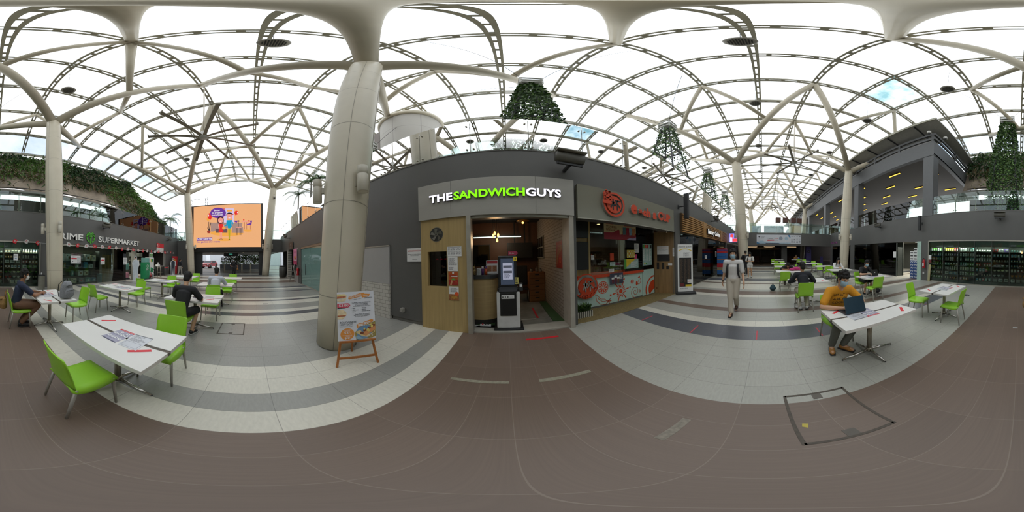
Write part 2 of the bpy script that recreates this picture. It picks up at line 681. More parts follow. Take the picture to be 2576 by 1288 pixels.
# translucent cushions between the ribs
m, nt, out = nodes_of('white roof membrane')
tr = nt.nodes.new('ShaderNodeBsdfTransparent')
tl = nt.nodes.new('ShaderNodeBsdfTranslucent')
no = nt.nodes.new('ShaderNodeTexNoise')
no.inputs['Scale'].default_value = 0.6
cr = nt.nodes.new('ShaderNodeValToRGB')
cr.color_ramp.elements[0].color = (0.90, 0.93, 0.95, 1)
cr.color_ramp.elements[1].color = (0.98, 0.98, 0.98, 1)
nt.links.new(no.outputs['Fac'], cr.inputs['Fac'])
nt.links.new(cr.outputs['Color'], tl.inputs['Color'])
mx = nt.nodes.new('ShaderNodeMixShader')
mx.inputs['Fac'].default_value = 0.35
nt.links.new(tr.outputs['BSDF'], mx.inputs[1])
nt.links.new(tl.outputs['BSDF'], mx.inputs[2])
nt.links.new(mx.outputs['Shader'], out.inputs['Surface'])
MEMB = m


def tinted(name, c0, c1, scale):
    m, nt, out = nodes_of(name)
    tr = nt.nodes.new('ShaderNodeBsdfTransparent')
    no = nt.nodes.new('ShaderNodeTexNoise')
    no.inputs['Scale'].default_value = scale
    no.inputs['Detail'].default_value = 5
    tc = nt.nodes.new('ShaderNodeTexCoord')
    nt.links.new(tc.outputs['Object'], no.inputs['Vector'])
    cr = nt.nodes.new('ShaderNodeValToRGB')
    cr.color_ramp.elements[0].position = 0.35
    cr.color_ramp.elements[1].position = 0.62
    cr.color_ramp.elements[0].color = c0 + (1,)
    cr.color_ramp.elements[1].color = c1 + (1,)
    nt.links.new(no.outputs['Fac'], cr.inputs['Fac'])
    nt.links.new(cr.outputs['Color'], tr.inputs['Color'])
    nt.links.new(tr.outputs['BSDF'], out.inputs['Surface'])
    return m


CLEARP = tinted('clear roof panel with sky colour', (0.22, 0.40, 0.43), (0.72, 0.80, 0.80), 0.9)  # blue green sky and cloud behind the clear pane, put into its colour
SKYP = tinted('sky coloured roof panel', (0.40, 0.46, 0.54), (0.56, 0.62, 0.70), 0.15)  # bluish low sky behind the edge panels, put into their colour
for j in range(J0, J1):
    b = MB()
    for k in range(K0, K1):
        x0, x1 = rib_x(k), rib_x(k + 1)
        y0, y1 = row_y(j), row_y(j + 1)
        mat = CLEARP if (k, j) == (2, -3) else (SKYP if j == J0 else MEMB)
        n = 3
        vs, fs = [], []
        for a in range(n + 1):
            for c in range(n + 1):
                y = y0 + (y1 - y0) * c / n
                h = 0.16 * math.sin(PI * a / n) * math.sin(PI * c / n)
                vs.append((x0 + (x1 - x0) * a / n, y, vz(y) + 0.1 + h))
        for a in range(n):
            for c in range(n):
                i = a * (n + 1) + c
                fs.append((i, i + n + 1, i + n + 2, i + 1))
        b.add(vs, fs, mat, True)
    struct(b.build('roof_cushion'))

# ------------------------------------------------------------------ tree columns
SEAM = M('column panel seam', '8d887b', 0.6)


def node(k, j, dz=0.22):
    y = row_y(j)
    return Vector((rib_x(k), y, vz(y) - dz))


def column(xb, yb, xt, yt, zt, kc, ks, first=True, outer=True):
    root = struct(empty('tree_column', (0, 0, 0)))
    b = MB()
    base, top = Vector((xb, yb, 0)), Vector((xt, yt, zt))
    n = 14
    pts, rad = [], []
    for i in range(n + 1):
        t = i / n
        pts.append(base.lerp(top, t))
        rad.append(0.35 + 0.075 * math.sin(PI * min(1, t * 1.05)) if t < 0.95 else 0.345)
    b.tube(pts, rad, STEEL, 28)
    struct(b.build('shaft', root))
    b = MB()
    for t in (0.1, 0.265, 0.47, 0.66, 0.83):
        p = base.lerp(top, t)
        r = 0.35 + 0.075 * math.sin(PI * min(1, t * 1.05)) + 0.002
        d = (top - base).normalized() * 0.005
        b.tube([p - d, p + d], r, SEAM, 28, cap=False)
    for a in (0.6, 2.4, 4.2, 5.6):
        q = []
        for i in range(n + 1):
            t = i / n
            r = rad[i] + 0.001
            q.append(pts[i] + Vector((r * math.cos(a), r * math.sin(a), 0)))
        b.tube(q, 0.005, SEAM, 4)
    struct(b.build('panel_seam', root))
    side = 1 if yb > -2 else -1
    inner = -1
    out_row = 3 if side > 0 else -5
    mid_row_in = 1 if side > 0 else -3
    tp = top - (top - base).normalized() * 0.12
    b = MB()
    b2 = MB()
    kl, kr = kc - ks[0], kc + ks[1]
    for kk in (kl, kr):
        e = node(kk, inner)
        b.tube([tp, e], [0.25, 0.2], STEEL, 16)
        mid = tp.lerp(e, 0.52)
        # vault struts onto the branch
        for a in (node(kc, inner), node(kk, mid_row_in)):
            b2.tube([mid, a], 0.15, STEEL, 12)
        if outer:
            e2 = node(kk, out_row)
            b.tube([tp, e2], [0.25, 0.19], STEEL, 16)
            mid2 = tp.lerp(e2, 0.55)
            for a in (node(kk, mid_row_in), node(kc, out_row + (-1 if side > 0 else 1))):
                b2.tube([mid2, a], 0.14, STEEL, 12)
    struct(b.build('branch', root))
    struct(b2.build('strut', root))
    return root


column(-2.52, 1.43, -2.45, 2.28, 9.75, -1, (2, 2))
column(-2.72, -7.0, -2.62, -7.55, 10.3, -1, (2, 2))
column(-16.55, -6.35, -16.6, -6.95, 9.4, -7, (3, 3))
column(-16.55, 1.42, -16.6, 2.32, 9.55, -7, (3, 3))
column(12.7, 1.45, 13.05, 2.2, 9.75, 5, (2, 2))
column(12.3, -6.6, 12.9, -7.35, 9.75, 5, (2, 2))
column(28.5, 1.45, 28.6, 2.3, 9.5, 11, (2, 2))
column(28.5, -6.9, 28.6, -7.4, 9.8, 11, (2, 2))
column(44.0, 1.45, 44.1, 2.3, 9.5, 17, (2, 2))
column(44.0, -6.9, 44.1, -7.4, 9.8, 17, (2, 2))


def EM(name, col=None, s=1.0):
    """self-lit surface (screens, lamps, lit letters)"""
    if name in MATS:
        return MATS[name]
    m, nt, out = nodes_of(name)
    e = nt.nodes.new('ShaderNodeEmission')
    no = nt.nodes.new('ShaderNodeTexNoise')
    no.inputs['Scale'].default_value = 3
    cr = nt.nodes.new('ShaderNodeValToRGB')
    c = lin(col)
    cr.color_ramp.elements[0].color = tuple(x * 0.97 for x in c) + (1,)
    cr.color_ramp.elements[1].color = tuple(x * 1.03 for x in c) + (1,)
    nt.links.new(no.outputs['Fac'], cr.inputs['Fac'])
    nt.links.new(cr.outputs['Color'], e.inputs['Color'])
    e.inputs['Strength'].default_value = s
    nt.links.new(e.outputs['Emission'], out.inputs['Surface'])
    MATS[name] = m
    return m


# ------------------------------------------------------------------ glass balustrades of the upper decks
def balustrade(name, p0, p1, first, pitch, label, out_dir, z0=TOP + 0.03, tall=1.17, rail_z=1.0, x_skip=None):
    p0, p1 = Vector(p0), Vector(p1)
    L = (p1 - p0).length
    d = (p1 - p0).normalized()
    o = Vector(out_dir)
    root = thing(name, label, 'balustrade', (p0.x, p0.y, z0))
    t = first
    stops = []
    while t < L:
        stops.append(t)
        t += pitch
    proto = None
    for a in stops:
        q = d * a
        if proto is None:
            b = MB()
            for sg in (-0.016, 0.016):
                b.obox(d * sg - o * 0.05 + Vector((0, 0, (tall - 0.1) / 2)), d * 0.006, o * 0.03, Vector((0, 0, (tall - 0.1) / 2)), SATIN)
            for zz in (0.12, tall - 0.2):
                for sg in (-0.07, 0.07):
                    b.cyl(d * sg - o * 0.02 + Vector((0, 0, zz)), d * sg + o * 0.03 + Vector((0, 0, zz)), 0.022, SATIN, 8)
            proto = b.build('post', root)
            proto.location = q
        else:
            c = proto.copy()
            COL.objects.link(c)
            c.parent = root
            c.location = q
    proto = None
    for a, e in zip([0] + stops, stops + [L]):
        if e - a < 0.2:
            continue
        b = MB()
        b.obox(d * ((a + e) / 2) + Vector((0, 0, tall / 2)), d * ((e - a) / 2 - 0.008), o * 0.006, Vector((0, 0, tall / 2)), RAILGL)
        b.build('glass_pane', root)
    b = MB()
    b.cyl(-o * 0.09 + Vector((0, 0, rail_z)), d * L - o * 0.09 + Vector((0, 0, rail_z)), 0.028, SATIN, 8)
    b.build('handrail', root)
    return root


balustrade('balustrade', (LX, WY + 0.06, 0), (RX + 8, WY + 0.06, 0), 17.79 - 1.18 * 15, 1.18, 'long glass balustrade above the sandwich shop and bubble tea shop fronts', (0, -1, 0))
balustrade('balustrade', (LX, SY - 0.06, 0), (5.0, SY - 0.06, 0), 0.65, 1.19, 'glass balustrade above the supermarket front, ending at the grey terrace pillar', (0, 1, 0))
balustrade('balustrade', (5.75, SY - 0.06, 0), (RX + 8, SY - 0.06, 0), 1.2, 1.24, 'glass balustrade along the open terrace with the yellow ceiling lights', (0, 1, 0))
balustrade('balustrade', (LX - 0.15, SY, 0), (LX - 0.15, WY, 0), 0.8, 1.25, 'glass balustrade behind the big orange screen', (1, 0, 0), 3.82, 1.1)
balustrade('balustrade', (RX + 0.05, SY, 0), (RX + 0.05, WY, 0), 1.1, 1.9, 'glass balustrade above the white event banner', (-1, 0, 0), 3.9, 1.25)

# ------------------------------------------------------------------ terrace block with the lit soffit
CONC = M('dark grey cladding', '5c5d5d', 0.5, var=0.04)
SOFF = M('brown perforated soffit', '463f35', 0.7, var=0.15, scale=40)
b = MB()
b.box(5.0, 60, -19, SY + 0.02, 8.5, 8.62, SOFF)
struct(b.build('ceiling_terrace'))
b = MB()
b.box(5.0, 60, SY - 0.25, SY + 0.05, 8.45, 9.75, CONC)
b.box(5.0, 5.3, -19, SY - 0.25, 8.45, 9.75, CONC)
struct(b.build('wall_terrace_parapet'))
for x in (5.38, 13.2, 21.3, 29.4, 37.5):
    b = MB()
    b.box(x - 0.36, x + 0.36, SY - 0.62, SY + 0.02, 4.0, 8.5, CONC)
    struct(b.build('terrace_pillar'))
b = MB()
GLZ = M('dark window band', '23282c', 0.15)
b.box(5.9, 60, -9.6, -9.5, 9.0, 10.6, GLZ)
b.box(5.9, 60, -9.6, -9.45, 10.6, 11.25, M('white upper wall', 'c9c8c4', 0.6))
b.box(5.9, 6.0, -19, -9.5, 9.0, 11.25, GLZ)
for i in range(20):
    b.box(7.5 + i * 2.4, 7.58 + i * 2.4, -9.5, -9.44, 9.0, 10.6, M('white mullion', 'b5b5b2', 0.5))
struct(b.build('wall_terrace_upper'))
b = MB()
ROOFW = M('pale roof sheet', 'b3b1aa', 0.5)
b.obox((32.3, -8.9, 11.33), (27.8, 0, 0), (0, 1.35, 0.03), (0, 0, 0.05), ROOFW)
b.obox((5.0, -13.3, 11.33), (0.55, 0, 0), (0, 5.7, 0), (0, 0, 0.05), ROOFW)
b.box(4.45, 60, -7.62, -7.54, 11.22, 11.42, STEELD)
for i in range(24):
    b.beam((6 + i * 2.3, -7.7, 11.22), (6 + i * 2.3, -9.5, 11.0), 0.06, 0.12, DKGREY)
struct(b.build('roof_terrace_eave'))
root = thing('parapet_railing', 'dark double bar railing on top of the grey terrace parapet', 'railing', (5.0, SY - 0.1, 9.75))
b = MB()
for z in (0.3, 0.75):
    b.box(0, 50, -0.06, 0.06, z, z + 0.2, CONC)
    b.box(0, 0.12, -9, -0.06, z, z + 0.2, CONC)
b.build('rail', root)
for i in range(17):
    b = MB()
    b.box(0.1 + i * 2.7, 0.26 + i * 2.7, -0.06, 0.05, 0, 0.95, CONC)
    b.build('post', root)
for i in range(3):
    b = MB()
    b.box(0, 0.12, -3.2 - i * 2.6, -3.04 - i * 2.6, 0, 0.95, CONC)
    b.build('post', root)
# bar lights of the soffit
YEL = EM('warm bar light', 'ffc84a', 2.6)
proto = None
spots = []
for r, y in enumerate((-9.35, -11.1, -12.85, -14.6)):
    for i in range(6):
        spots.append(((9.15 if r % 2 == 0 else 6.75) + 4.63 * i, y))
for (x, y) in spots:
    if proto is None:
        proto = thing('bar_light', 'warm yellow bar light flush in the brown terrace soffit', 'ceiling light', (x, y, 8.5), 0, 'yellow bar lights of the terrace soffit')
        b = MB()
        b.box(-0.6, 0.6, -0.07, 0.07, -0.05, 0, DKGREY)
        b.build('housing', proto)
        b = MB()
        b.box(-0.58, 0.58, -0.05, 0.05, -0.07, -0.05, YEL)
        b.build('diffuser', proto)
    else:
        copy_tree(proto, (x, y, 8.5))
for (cx, cy, lab) in ((5.12, SY + 0.45, 'white dome camera on the corner of the grey terrace parapet'), (4.6, -9.0, 'white dome camera on the side rail of the grey terrace')):
    t = thing('dome_camera', lab, 'security camera', (cx, cy, 10.3))
    b = MB()
    b.lathe([(0.11, 0), (0.13, 0.02), (0.13, 0.16), (0.06, 0.2), (0.0, 0.2)], M('camera white', 'c9c7c0', 0.4), n=14)
    b.beam((0, -0.02, 0.2), (0.0, -0.3, 0.2), 0.04, 0.04, M('camera white'))
    b.build('housing', t)
    b = MB()
    b.ball((0, 0, -0.005), 0.095, M('smoked dome', '4a4a4a', 0.1))
    b.build('lens_dome', t)

# ------------------------------------------------------------------ planted bank behind the supermarket deck
rs = random.Random(3)
LEAF = [M('dark leaf', '2e4a22', 0.6, var=0.3), M('mid leaf', '4a6a2c', 0.6, var=0.3), M('bright leaf', '5d8034', 0.6, var=0.3), M('dry grass', '6e6340', 0.7, var=0.3)]
BANKC = M('mottled concrete bank', '8a7d6c', 0.8, var=0.25, scale=1.6)


def bank(u, v):
    """u along x (0..1), v up the slope"""
    x = -27 + u * 32.0
    lo = 7.45 if x > -13 else max(4.6, 7.45 + (x + 13) * 0.32)
    hi = 12.7 if x > -16 else max(6.5, 12.7 + (x + 16) * 0.45)
    z = lo + (hi - lo) * v
    y = -13.3 - 2.2 * v ** 0.8 - 0.25 * math.sin(x * 1.3)
    return Vector((x, y, z))


b = MB()
n, mrows = 60, 8
vs = [bank(i / n, j / mrows) for i in range(n + 1) for j in range(mrows + 1)]
fs = [(i * (mrows + 1) + j, (i + 1) * (mrows + 1) + j, (i + 1) * (mrows + 1) + j + 1, i * (mrows + 1) + j + 1) for i in range(n) for j in range(mrows)]
b.add(vs, fs, BANKC, True)
struct(b.build('wall_planted_bank'))
b = MB()
for i in range(9000):
    u, v = rs.random(), rs.random() ** 0.75
    x = -27 + u * 32
    patch = math.sin(x * 0.9) + math.sin(x * 0.37 + 2) + math.sin(v * 5 + x * 0.5)
    if v < 0.30 and x > -13 and rs.random() < 0.85 - 0.3 * patch * 0.5:
        continue
    p = bank(u, v) + Vector((rs.uniform(-.1, .1), rs.uniform(0, 0.3), 0))
    dry = (v < 0.55 and rs.random() < 0.42) or rs.random() < 0.06
    mt = LEAF[3] if dry else LEAF[min(2, max(0, int(1.2 + patch * 0.7 + rs.uniform(-.7, .7))))]
    l = rs.uniform(0.25, 0.7)
    d = Vector((rs.uniform(-.55, .55), rs.uniform(0.15, 0.7), rs.uniform(-1.0, 0.35))).normalized()
    s = d.cross(Vector((rs.uniform(-1, 1), rs.uniform(-1, 1), rs.uniform(-1, 1)))).normalized() * rs.uniform(0.02, 0.05)
    m1 = p + d * l * 0.55 + Vector((0, 0.04, 0.05))
    b.add([p - s, p + s, m1 + s * 1.4, p + d * l + Vector((0, 0, -0.12)), m1 - s * 1.4], [(0, 1, 2, 3, 4)], mt)
tag(b.build('grass'), 'shaggy green and dry grass hanging down the planted bank under the roof edge', 'grass', kind='stuff')
b = MB()
b.cyl((-13.5, -13.1, 7.55), (4.5, -13.1, 7.55), 0.035, BLACK, 8)
tag(b.build('pipe_rail'), 'thin black pipe running along the bottom edge of the planted bank', 'pipe')
b = MB()
b.box(-13, 5, -14.0, -13.2, 7.2, 7.42, SLAB)
b.box(-13, 5, -15.6, -15.5, 4.0, 7.3, M('dim deck rear', '2b2b28', 0.8))
struct(b.build('wall_deck_rear'))
for (x0, x1, h, lab) in ((-9.6, -5.3, 1.5, 'dense dark hedge behind the balustrade above the green leaf sign'), (-25, -15.5, 1.3, 'low hedge behind the balustrade near the big screen')):
    b = MB()
    for i in range(2600):
        x = rs.uniform(x0, x1)
        p = Vector((x, rs.uniform(-11.6, -10.6), 4.2 + h * rs.random() ** 0.7 * (0.8 + 0.3 * math.sin(x * 2.2))))
        d = Vector((rs.uniform(-1, 1), rs.uniform(-.3, 1), rs.uniform(-.6, .8))).normalized() * rs.uniform(.08, .2)
        s = d.cross(Vector((rs.uniform(-1, 1), rs.uniform(-1, 1), rs.uniform(-1, 1)))).normalized() * 0.05
        b.add([p, p + d * .5 + s, p + d, p + d * .5 - s], [(0, 1, 2, 3)], LEAF[rs.choice((0, 0, 1))])
    b.box(x0, x1, -11.7, -10.5, 4.012, 4.2, DKGREY)
    tag(b.build('hedge'), lab, 'hedge')
# plywood hoarding
t = thing('hoarding', 'brown plywood hoarding with a dark painted bird behind the supermarket balustrade', 'hoarding', (0, 0, 4.012))
b = MB()
PLY = M('plywood', '8a6338', 0.6, var=0.12, scale=3, stretch=(1, 1, 8))
b.beam((-15.2, -10.0, 0.9), (-12.0, -10.0, 0.9), 0.1, 1.8, PLY)
b.beam((-12.0, -10.0, 0.9), (-11.2, -12.6, 0.9), 0.1, 1.8, PLY)
b.build('panel', t)
b = MB(facing_super(-13.4, -9.94, 1.0))
for (x, y, r, ry, mt) in ((0, 0, .55, .42, INK), (.3, .25, .3, .3, INK), (-.55, -.15, .4, .18, INK), (-.9, -.3, .3, .1, RED), (.62, .05, .16, .3, RED)):
    b.disc(x, y, 0.004 + r * 0.004, r, mt, ry=ry)
b.build('painted_bird', t)

# ------------------------------------------------------------------ vine towers under the roof
FRAMEW = M('white tower frame', 'b9b9b2', 0.5)


def vine_tower(x, y, ztop, zbot, r0, r1, nleaf, label, trail=0.0, seed=1, wires=True):
    t = thing('vine_tower', label, 'hanging plant', (x, y, zbot))
    rs = random.Random(seed)
    h = ztop - zbot
    b = MB()
    for i in range(4):
        a = i * PI / 2 + PI / 4
        b.tube([(r0 * math.cos(a), r0 * math.sin(a), h), (r1 * math.cos(a), r1 * math.sin(a), 0)], 0.05, DKGREY, 6)
        b2 = a + PI / 2
        for f in (0.35, 0.68, 0.97):
            r = r1 + (r0 - r1) * f
            b.beam((r * math.cos(a), r * math.sin(a), h * f), (r * math.cos(b2), r * math.sin(b2), h * f), 0.08, 0.08, DKGREY)
        r = r1 + (r0 - r1) * 0.35
        b.beam((r1 * math.cos(a), r1 * math.sin(a), 0), (r * math.cos(b2), r * math.sin(b2), h * 0.35), 0.08, 0.08, DKGREY)
    b.build('trellis', t)
    b = MB()
    w = r0 * 1.15
    for zz in (h + 0.15, h + 0.42, h + 0.68):
        for sg in (-1, 1):
            b.box(-w, w, sg * w - 0.04, sg * w + 0.04, zz, zz + 0.07, FRAMEW)
            b.box(sg * w - 0.04, sg * w + 0.04, -w, w, zz, zz + 0.07, FRAMEW)
    for sx in (-1, 1):
        for sy in (-1, 1):
            b.box(sx * w - 0.03, sx * w + 0.03, sy * w - 0.03, sy * w + 0.03, h, h + 0.75, FRAMEW)
    b.box(-w * .8, w * .8, -w * .8, w * .8, h + 0.45, h + 0.6, SLAB)
    if wires:
        for sx in (-1, 1):
            for sy in (-1, 1):
                ex, ey = sx * 2.4, sy * 2.4
                b.cyl((sx * w, sy * w, h + 0.7), (ex, ey, vz(y + ey) - zbot - 0.15), 0.012, DKGREY, 5)
    b.build('top_frame', t)
    b = MB()
    for i in range(nleaf):
        f = rs.random() ** 0.85
        a = rs.random() * 2 * PI
        r = (r1 + (r0 - r1) * f) * rs.uniform(0.88, 1.12) + 0.05
        z = h * f
        if trail:
            k = int(a / (2 * PI) * 9)
            g = math.sin(k * 7.3 + seed) * 0.5 + 0.5
            if f < 0.75 * g and rs.random() < trail:
                continue
            if rs.random() < 0.25:
                z -= rs.random() * 0.4
        p = Vector((r * math.cos(a), r * math.sin(a), z))
        nrm = Vector((math.cos(a), math.sin(a), 0.35))
        d = (Vector((rs.uniform(-1, 1), rs.uniform(-1, 1), rs.uniform(-1.2, 0.3))) + nrm * 0.3).normalized()
        s = d.cross(nrm + Vector((rs.uniform(-.5, .5), rs.uniform(-.5, .5), 0))).normalized()
        l = rs.uniform(0.07, 0.15)
        b.add([p, p + d * l * .45 + s * l * .45, p + d * l, p + d * l * .45 - s * l * .45], [(0, 1, 2, 3)], LEAF[rs.choice((0, 0, 1, 1, 2))])
    b.build('vine', t)
    return t


vine_tower(1.0, 5.6, 11.0, 4.0, 0.32, 1.6, 9000, 'large bushy vine tower behind the balustrade above the sandwich shop', 0, 1)
vine_tower(8.75, 5.7, 11.4, 4.0, 0.35, 2.0, 4200, 'straggly vine tower with trailing strands above the bakery', 0.75, 2)
vine_tower(16.3, 5.7, 10.6, 4.0, 0.35, 1.7, 3600, 'slim vine tower just left of the column beside the far balustrade', 0.5, 3)
vine_tower(23.8, 5.7, 10.6, 4.0, 0.35, 1.7, 2600, 'small distant vine tower behind the column beyond the bakery', 0.5, 4)
vine_tower(1.0, -10.3, 12.3, 4.0, 0.36, 1.25, 11000, 'tall dense dark vine tower in front of the planted bank', 0, 5)
vine_tower(-7.4, 6.6, 9.3, 4.0, 0.35, 1.5, 4000, 'vine tower half hidden behind the near column', 0.2, 6)
# a small plant hanging on a cord below the first tower
t = thing('hanging_plant', 'tiny plant hanging on a thin cord behind the balustrade glass', 'hanging plant', (1.15, 3.75, 4.35))
b = MB()
b.cyl((0, 0, 0.1), (0, 0, 2.2), 0.006, BLACK, 5)
b.build('cord', t)
b = MB()
for i in range(60):
    a = rs.random() * 2 * PI
    p = Vector((0, 0, 0.1))
    d = Vector((math.cos(a), math.sin(a), rs.uniform(-.3, .6))) * rs.uniform(.08, .17)
    s = Vector((-d.y, d.x, 0)).normalized() * 0.03
    b.add([p, p + d * .6 + s, p + d, p + d * .6 - s], [(0, 1, 2, 3)], LEAF[0])
b.build('leaves', t)

# cylindrical stair tower on the deck behind the near column
b = MB()
TOWER = tiles('pale tower cladding', 'a8a49c', 1.6, 2.4, '8f8b84', 0.02, (0, 0), None, 0.6, 0.02, axes='xz')
b.lathe([(2.35, 0), (2.35, 9.75)], TOWER, (-6.55, 10.2, 4.0), 48)
b.lathe([(2.42, 9.6), (2.5, 9.7), (2.5, 9.95), (2.38, 10.0)], STEEL, (-6.55, 10.2, 4.0), 48)
b.box(-8.8, -8.2, 8.5, 8.9, 4.0, 13.2, M('louvre grille', '8d8580', 0.6, var=0.2, scale=60))
struct(b.build('wall_stair_tower'))

# decorated plywood screen and palms on the deck towards the big screen
t = thing('hoarding', 'pale screen with brown leaf cut-outs behind the balustrade left of the near column', 'hoarding', (0, 0, 4.012))
b = MB()
b.box(-10.5, -7.4, 4.1, 4.2, 0, 0.85, PLY)
b.box(-10.6, -10.5, 4.1, 5.6, 0, 0.85, M('white board', 'd5d3cc', 0.5))
b.build('panel', t)
b = MB(facing_shop(-9.0, 4.09, 0.45))
LT = M('pale leaf print', 'd8cdb4', 0.6)
for i in range(16):
    a = rs.uniform(-.4, 3.4)
    x, y = rs.uniform(-1.3, 1.3), rs.uniform(-.3, .1)
    b.stroke([(x, y), (x + .25 * math.cos(a), y + .25 * math.sin(a))], 0.06, 0.003, LT)
b.build('leaf_print', t)


def palm(x, y, z, h, label, seed, nf=11, fl=2.0):
    t = thing('palm_tree', label, 'palm tree', (x, y, z + .012))
    rs = random.Random(seed)
    b = MB()
    pts = [(0.05 * math.sin(i), 0.04 * i * 0.3, h * i / 8) for i in range(9)]
    b.tube(pts, [0.11 - 0.004 * i for i in range(9)], M('palm trunk', '7c7a72', 0.8, var=0.2), 9)
    b.build('trunk', t)
    tip = Vector(pts[-1])
    for k in range(nf):
        a = 2 * PI * k / nf + rs.uniform(-.2, .2)
        el = rs.uniform(0.1, 1.2)
        b = MB()
        p = tip.copy()
        d = Vector((math.cos(a) * math.cos(el), math.sin(a) * math.cos(el), math.sin(el)))
        seg = fl / 8
        path = [p.copy()]
        for i in range(8):
            p = p + d * seg
            d = (d + Vector((0, 0, -0.22))).normalized()
            path.append(p.copy())
        b.tube(path, [0.018 - 0.0018 * i for i in range(9)], LEAF[1], 5)
        for i in range(1, 9):
            for q in range(4):
                c = path[i - 1].lerp(path[i], q / 4)
                dd = (path[i] - path[i - 1]).normalized()
                sd = dd.cross(Vector((0, 0, 1))).normalized()
                for sg in (-1, 1):
                    e = c + sd * sg * 0.42 * fl / 2 * (1.05 - abs(i - 4.5) / 6) + dd * 0.15 + Vector((0, 0, -0.2))
                    b.add([c, c + dd * 0.05, e], [(0, 1, 2)], LEAF[rs.choice((0, 1))])
        b.build('frond', t)
    return t


palm(-16.9, 5.0, 4.0, 5.0, 'slender palm tree beyond the balustrade, right of the big screen', 1)
palm(-14.6, 5.6, 4.0, 5.7, 'taller palm tree close behind the slender one on the upper deck', 2, 9, 1.7)
palm(-19.3, -10.6, 4.0, 3.2, 'bushy palm tree beside the white truss mast left of the big screen', 3, 13, 1.9)
palm(-12.2, 5.4, 4.0, 4.9, 'short palm tree partly hidden by the near column and its lamps', 4, 8, 1.2)
# lattice mast and distant roof outside
t = thing('truss_mast', 'white lattice truss mast standing behind the far left column', 'mast', (-20.5, -8.0, 3.8))
b = MB()
MW = M('galvanised truss', '9a9c9c', 0.5)
for (mx, my) in ((0, 0), (0, 2.2)):
    for sx in (-.15, .15):
        for sy in (-.15, .15):
            b.cyl((mx + sx, my + sy, 0), (mx + sx, my + sy, 6.3), 0.025, MW, 6)
    for i in range(14):
        s = 1 if i % 2 else -1
        for k in (-.15, .15):
            b.cyl((mx + k, my - .15 * s, i * .45), (mx + k, my + .15 * s, (i + 1) * .45), 0.014, MW, 5)
            b.cyl((mx - .15 * s, my + k, i * .45), (mx + .15 * s, my + k, (i + 1) * .45), 0.014, MW, 5)
for zz in (5.0, 6.2):
    b.cyl((0, 0, zz), (0, 2.2, zz), 0.03, MW, 6)
b.cyl((0, 0, 5.0), (0, 1.1, 4.5), 0.02, MW, 6)
b.cyl((0, 2.2, 5.0), (0, 1.1, 4.5), 0.02, MW, 6)
b.build('lattice', t)

# ------------------------------------------------------------------ ceiling fans and hanging speakers
FANM = M('bronze fan blade', '8a8270', 0.45, var=0.06)


def big_fan(x, y, z, label, a0):
    t = thing('ceiling_fan', label, 'ceiling fan', (x, y, z))
    b = MB()
    b.cyl((0, 0, 0.35), (0, 0, vz(y) - z - 0.1), 0.035, STEEL, 8)
    b.box(-.14, .14, -.14, .14, vz(y) - z - .3, vz(y) - z - .1, STEELD)
    b.build('down_rod', t)
    b = MB()
    b.lathe([(0.0, -0.06), (0.2, -0.06), (0.24, 0), (0.24, 0.06), (0.17, 0.1), (0.15, 0.45), (0.06, 0.5), (0.0, 0.5)], M('fan motor', 'b9b7b0', 0.4), n=20)
    b.build('motor', t)
    p = None
    for k in range(8):
        if p is None:
            b = MB()
            b.obox((1.4, 0, 0.0), (1.22, 0, 0), (0, 0.085, 0.02), (0, -0.004, 0.012), FANM)
            b.obox((2.58, 0, 0.05), (0.03, 0, 0.08), (0, 0.09, 0.02), (0.02, 0, 0), FANM)
            p = b.build('blade', t)
            p.rotation_euler = (0, 0, a0)
        else:
            c = p.copy()
            COL.objects.link(c)
            c.parent = t
            c.rotation_euler = (0, 0, a0 + k * PI / 4)
    return t


big_fan(-7.2, -2.2, 8.65, 'large eight bladed ceiling fan hanging over the tables by the big screen', 0.47)
big_fan(12.8, -2.4, 9.6, 'large eight bladed ceiling fan beyond the vine towers', 0.47)
big_fan(28.2, -2.4, 9.6, 'distant ceiling fan far down the atrium', 0.3)
t = None
for i, x in enumerate((-14.2, -2.65, 3.08, 8.36, 14.2, 20.2, 26)):
    for y in (0.42, -6.0):
        if t is None:
            t = thing('roof_speaker', 'round louvred speaker disc hanging on a cable below the white roof', 'speaker', (x, y, 12.5), 0, 'round speakers hung below the roof')
            b = MB()
            b.cyl((0, 0, 0.1), (0, 0, 2.9), 0.008, DKGREY, 5)
            b.build('cable', t)
            b = MB()
            b.lathe([(0.0, 0.16), (0.13, 0.16), (0.15, 0.1), (0.15, 0.05)], M('speaker grey', 'a09c92', 0.5), n=18)
            b.lathe([(0.12, 0.05), (0.3, 0.04), (0.32, 0.0), (0.3, -0.03), (0.24, -0.05), (0, -0.05)], M('speaker grey'), n=24)
            b.build('body', t)
            b = MB()
            for q in range(-4, 5):
                w = math.sqrt(max(0, 0.23 ** 2 - (q * .052) ** 2))
                b.box(-w, w, q * .052 - .014, q * .052 + .014, -0.062, -0.05, DKGREY)
            b.build('louvre', t)
        else:
            copy_tree(t, (x, y, 12.5))

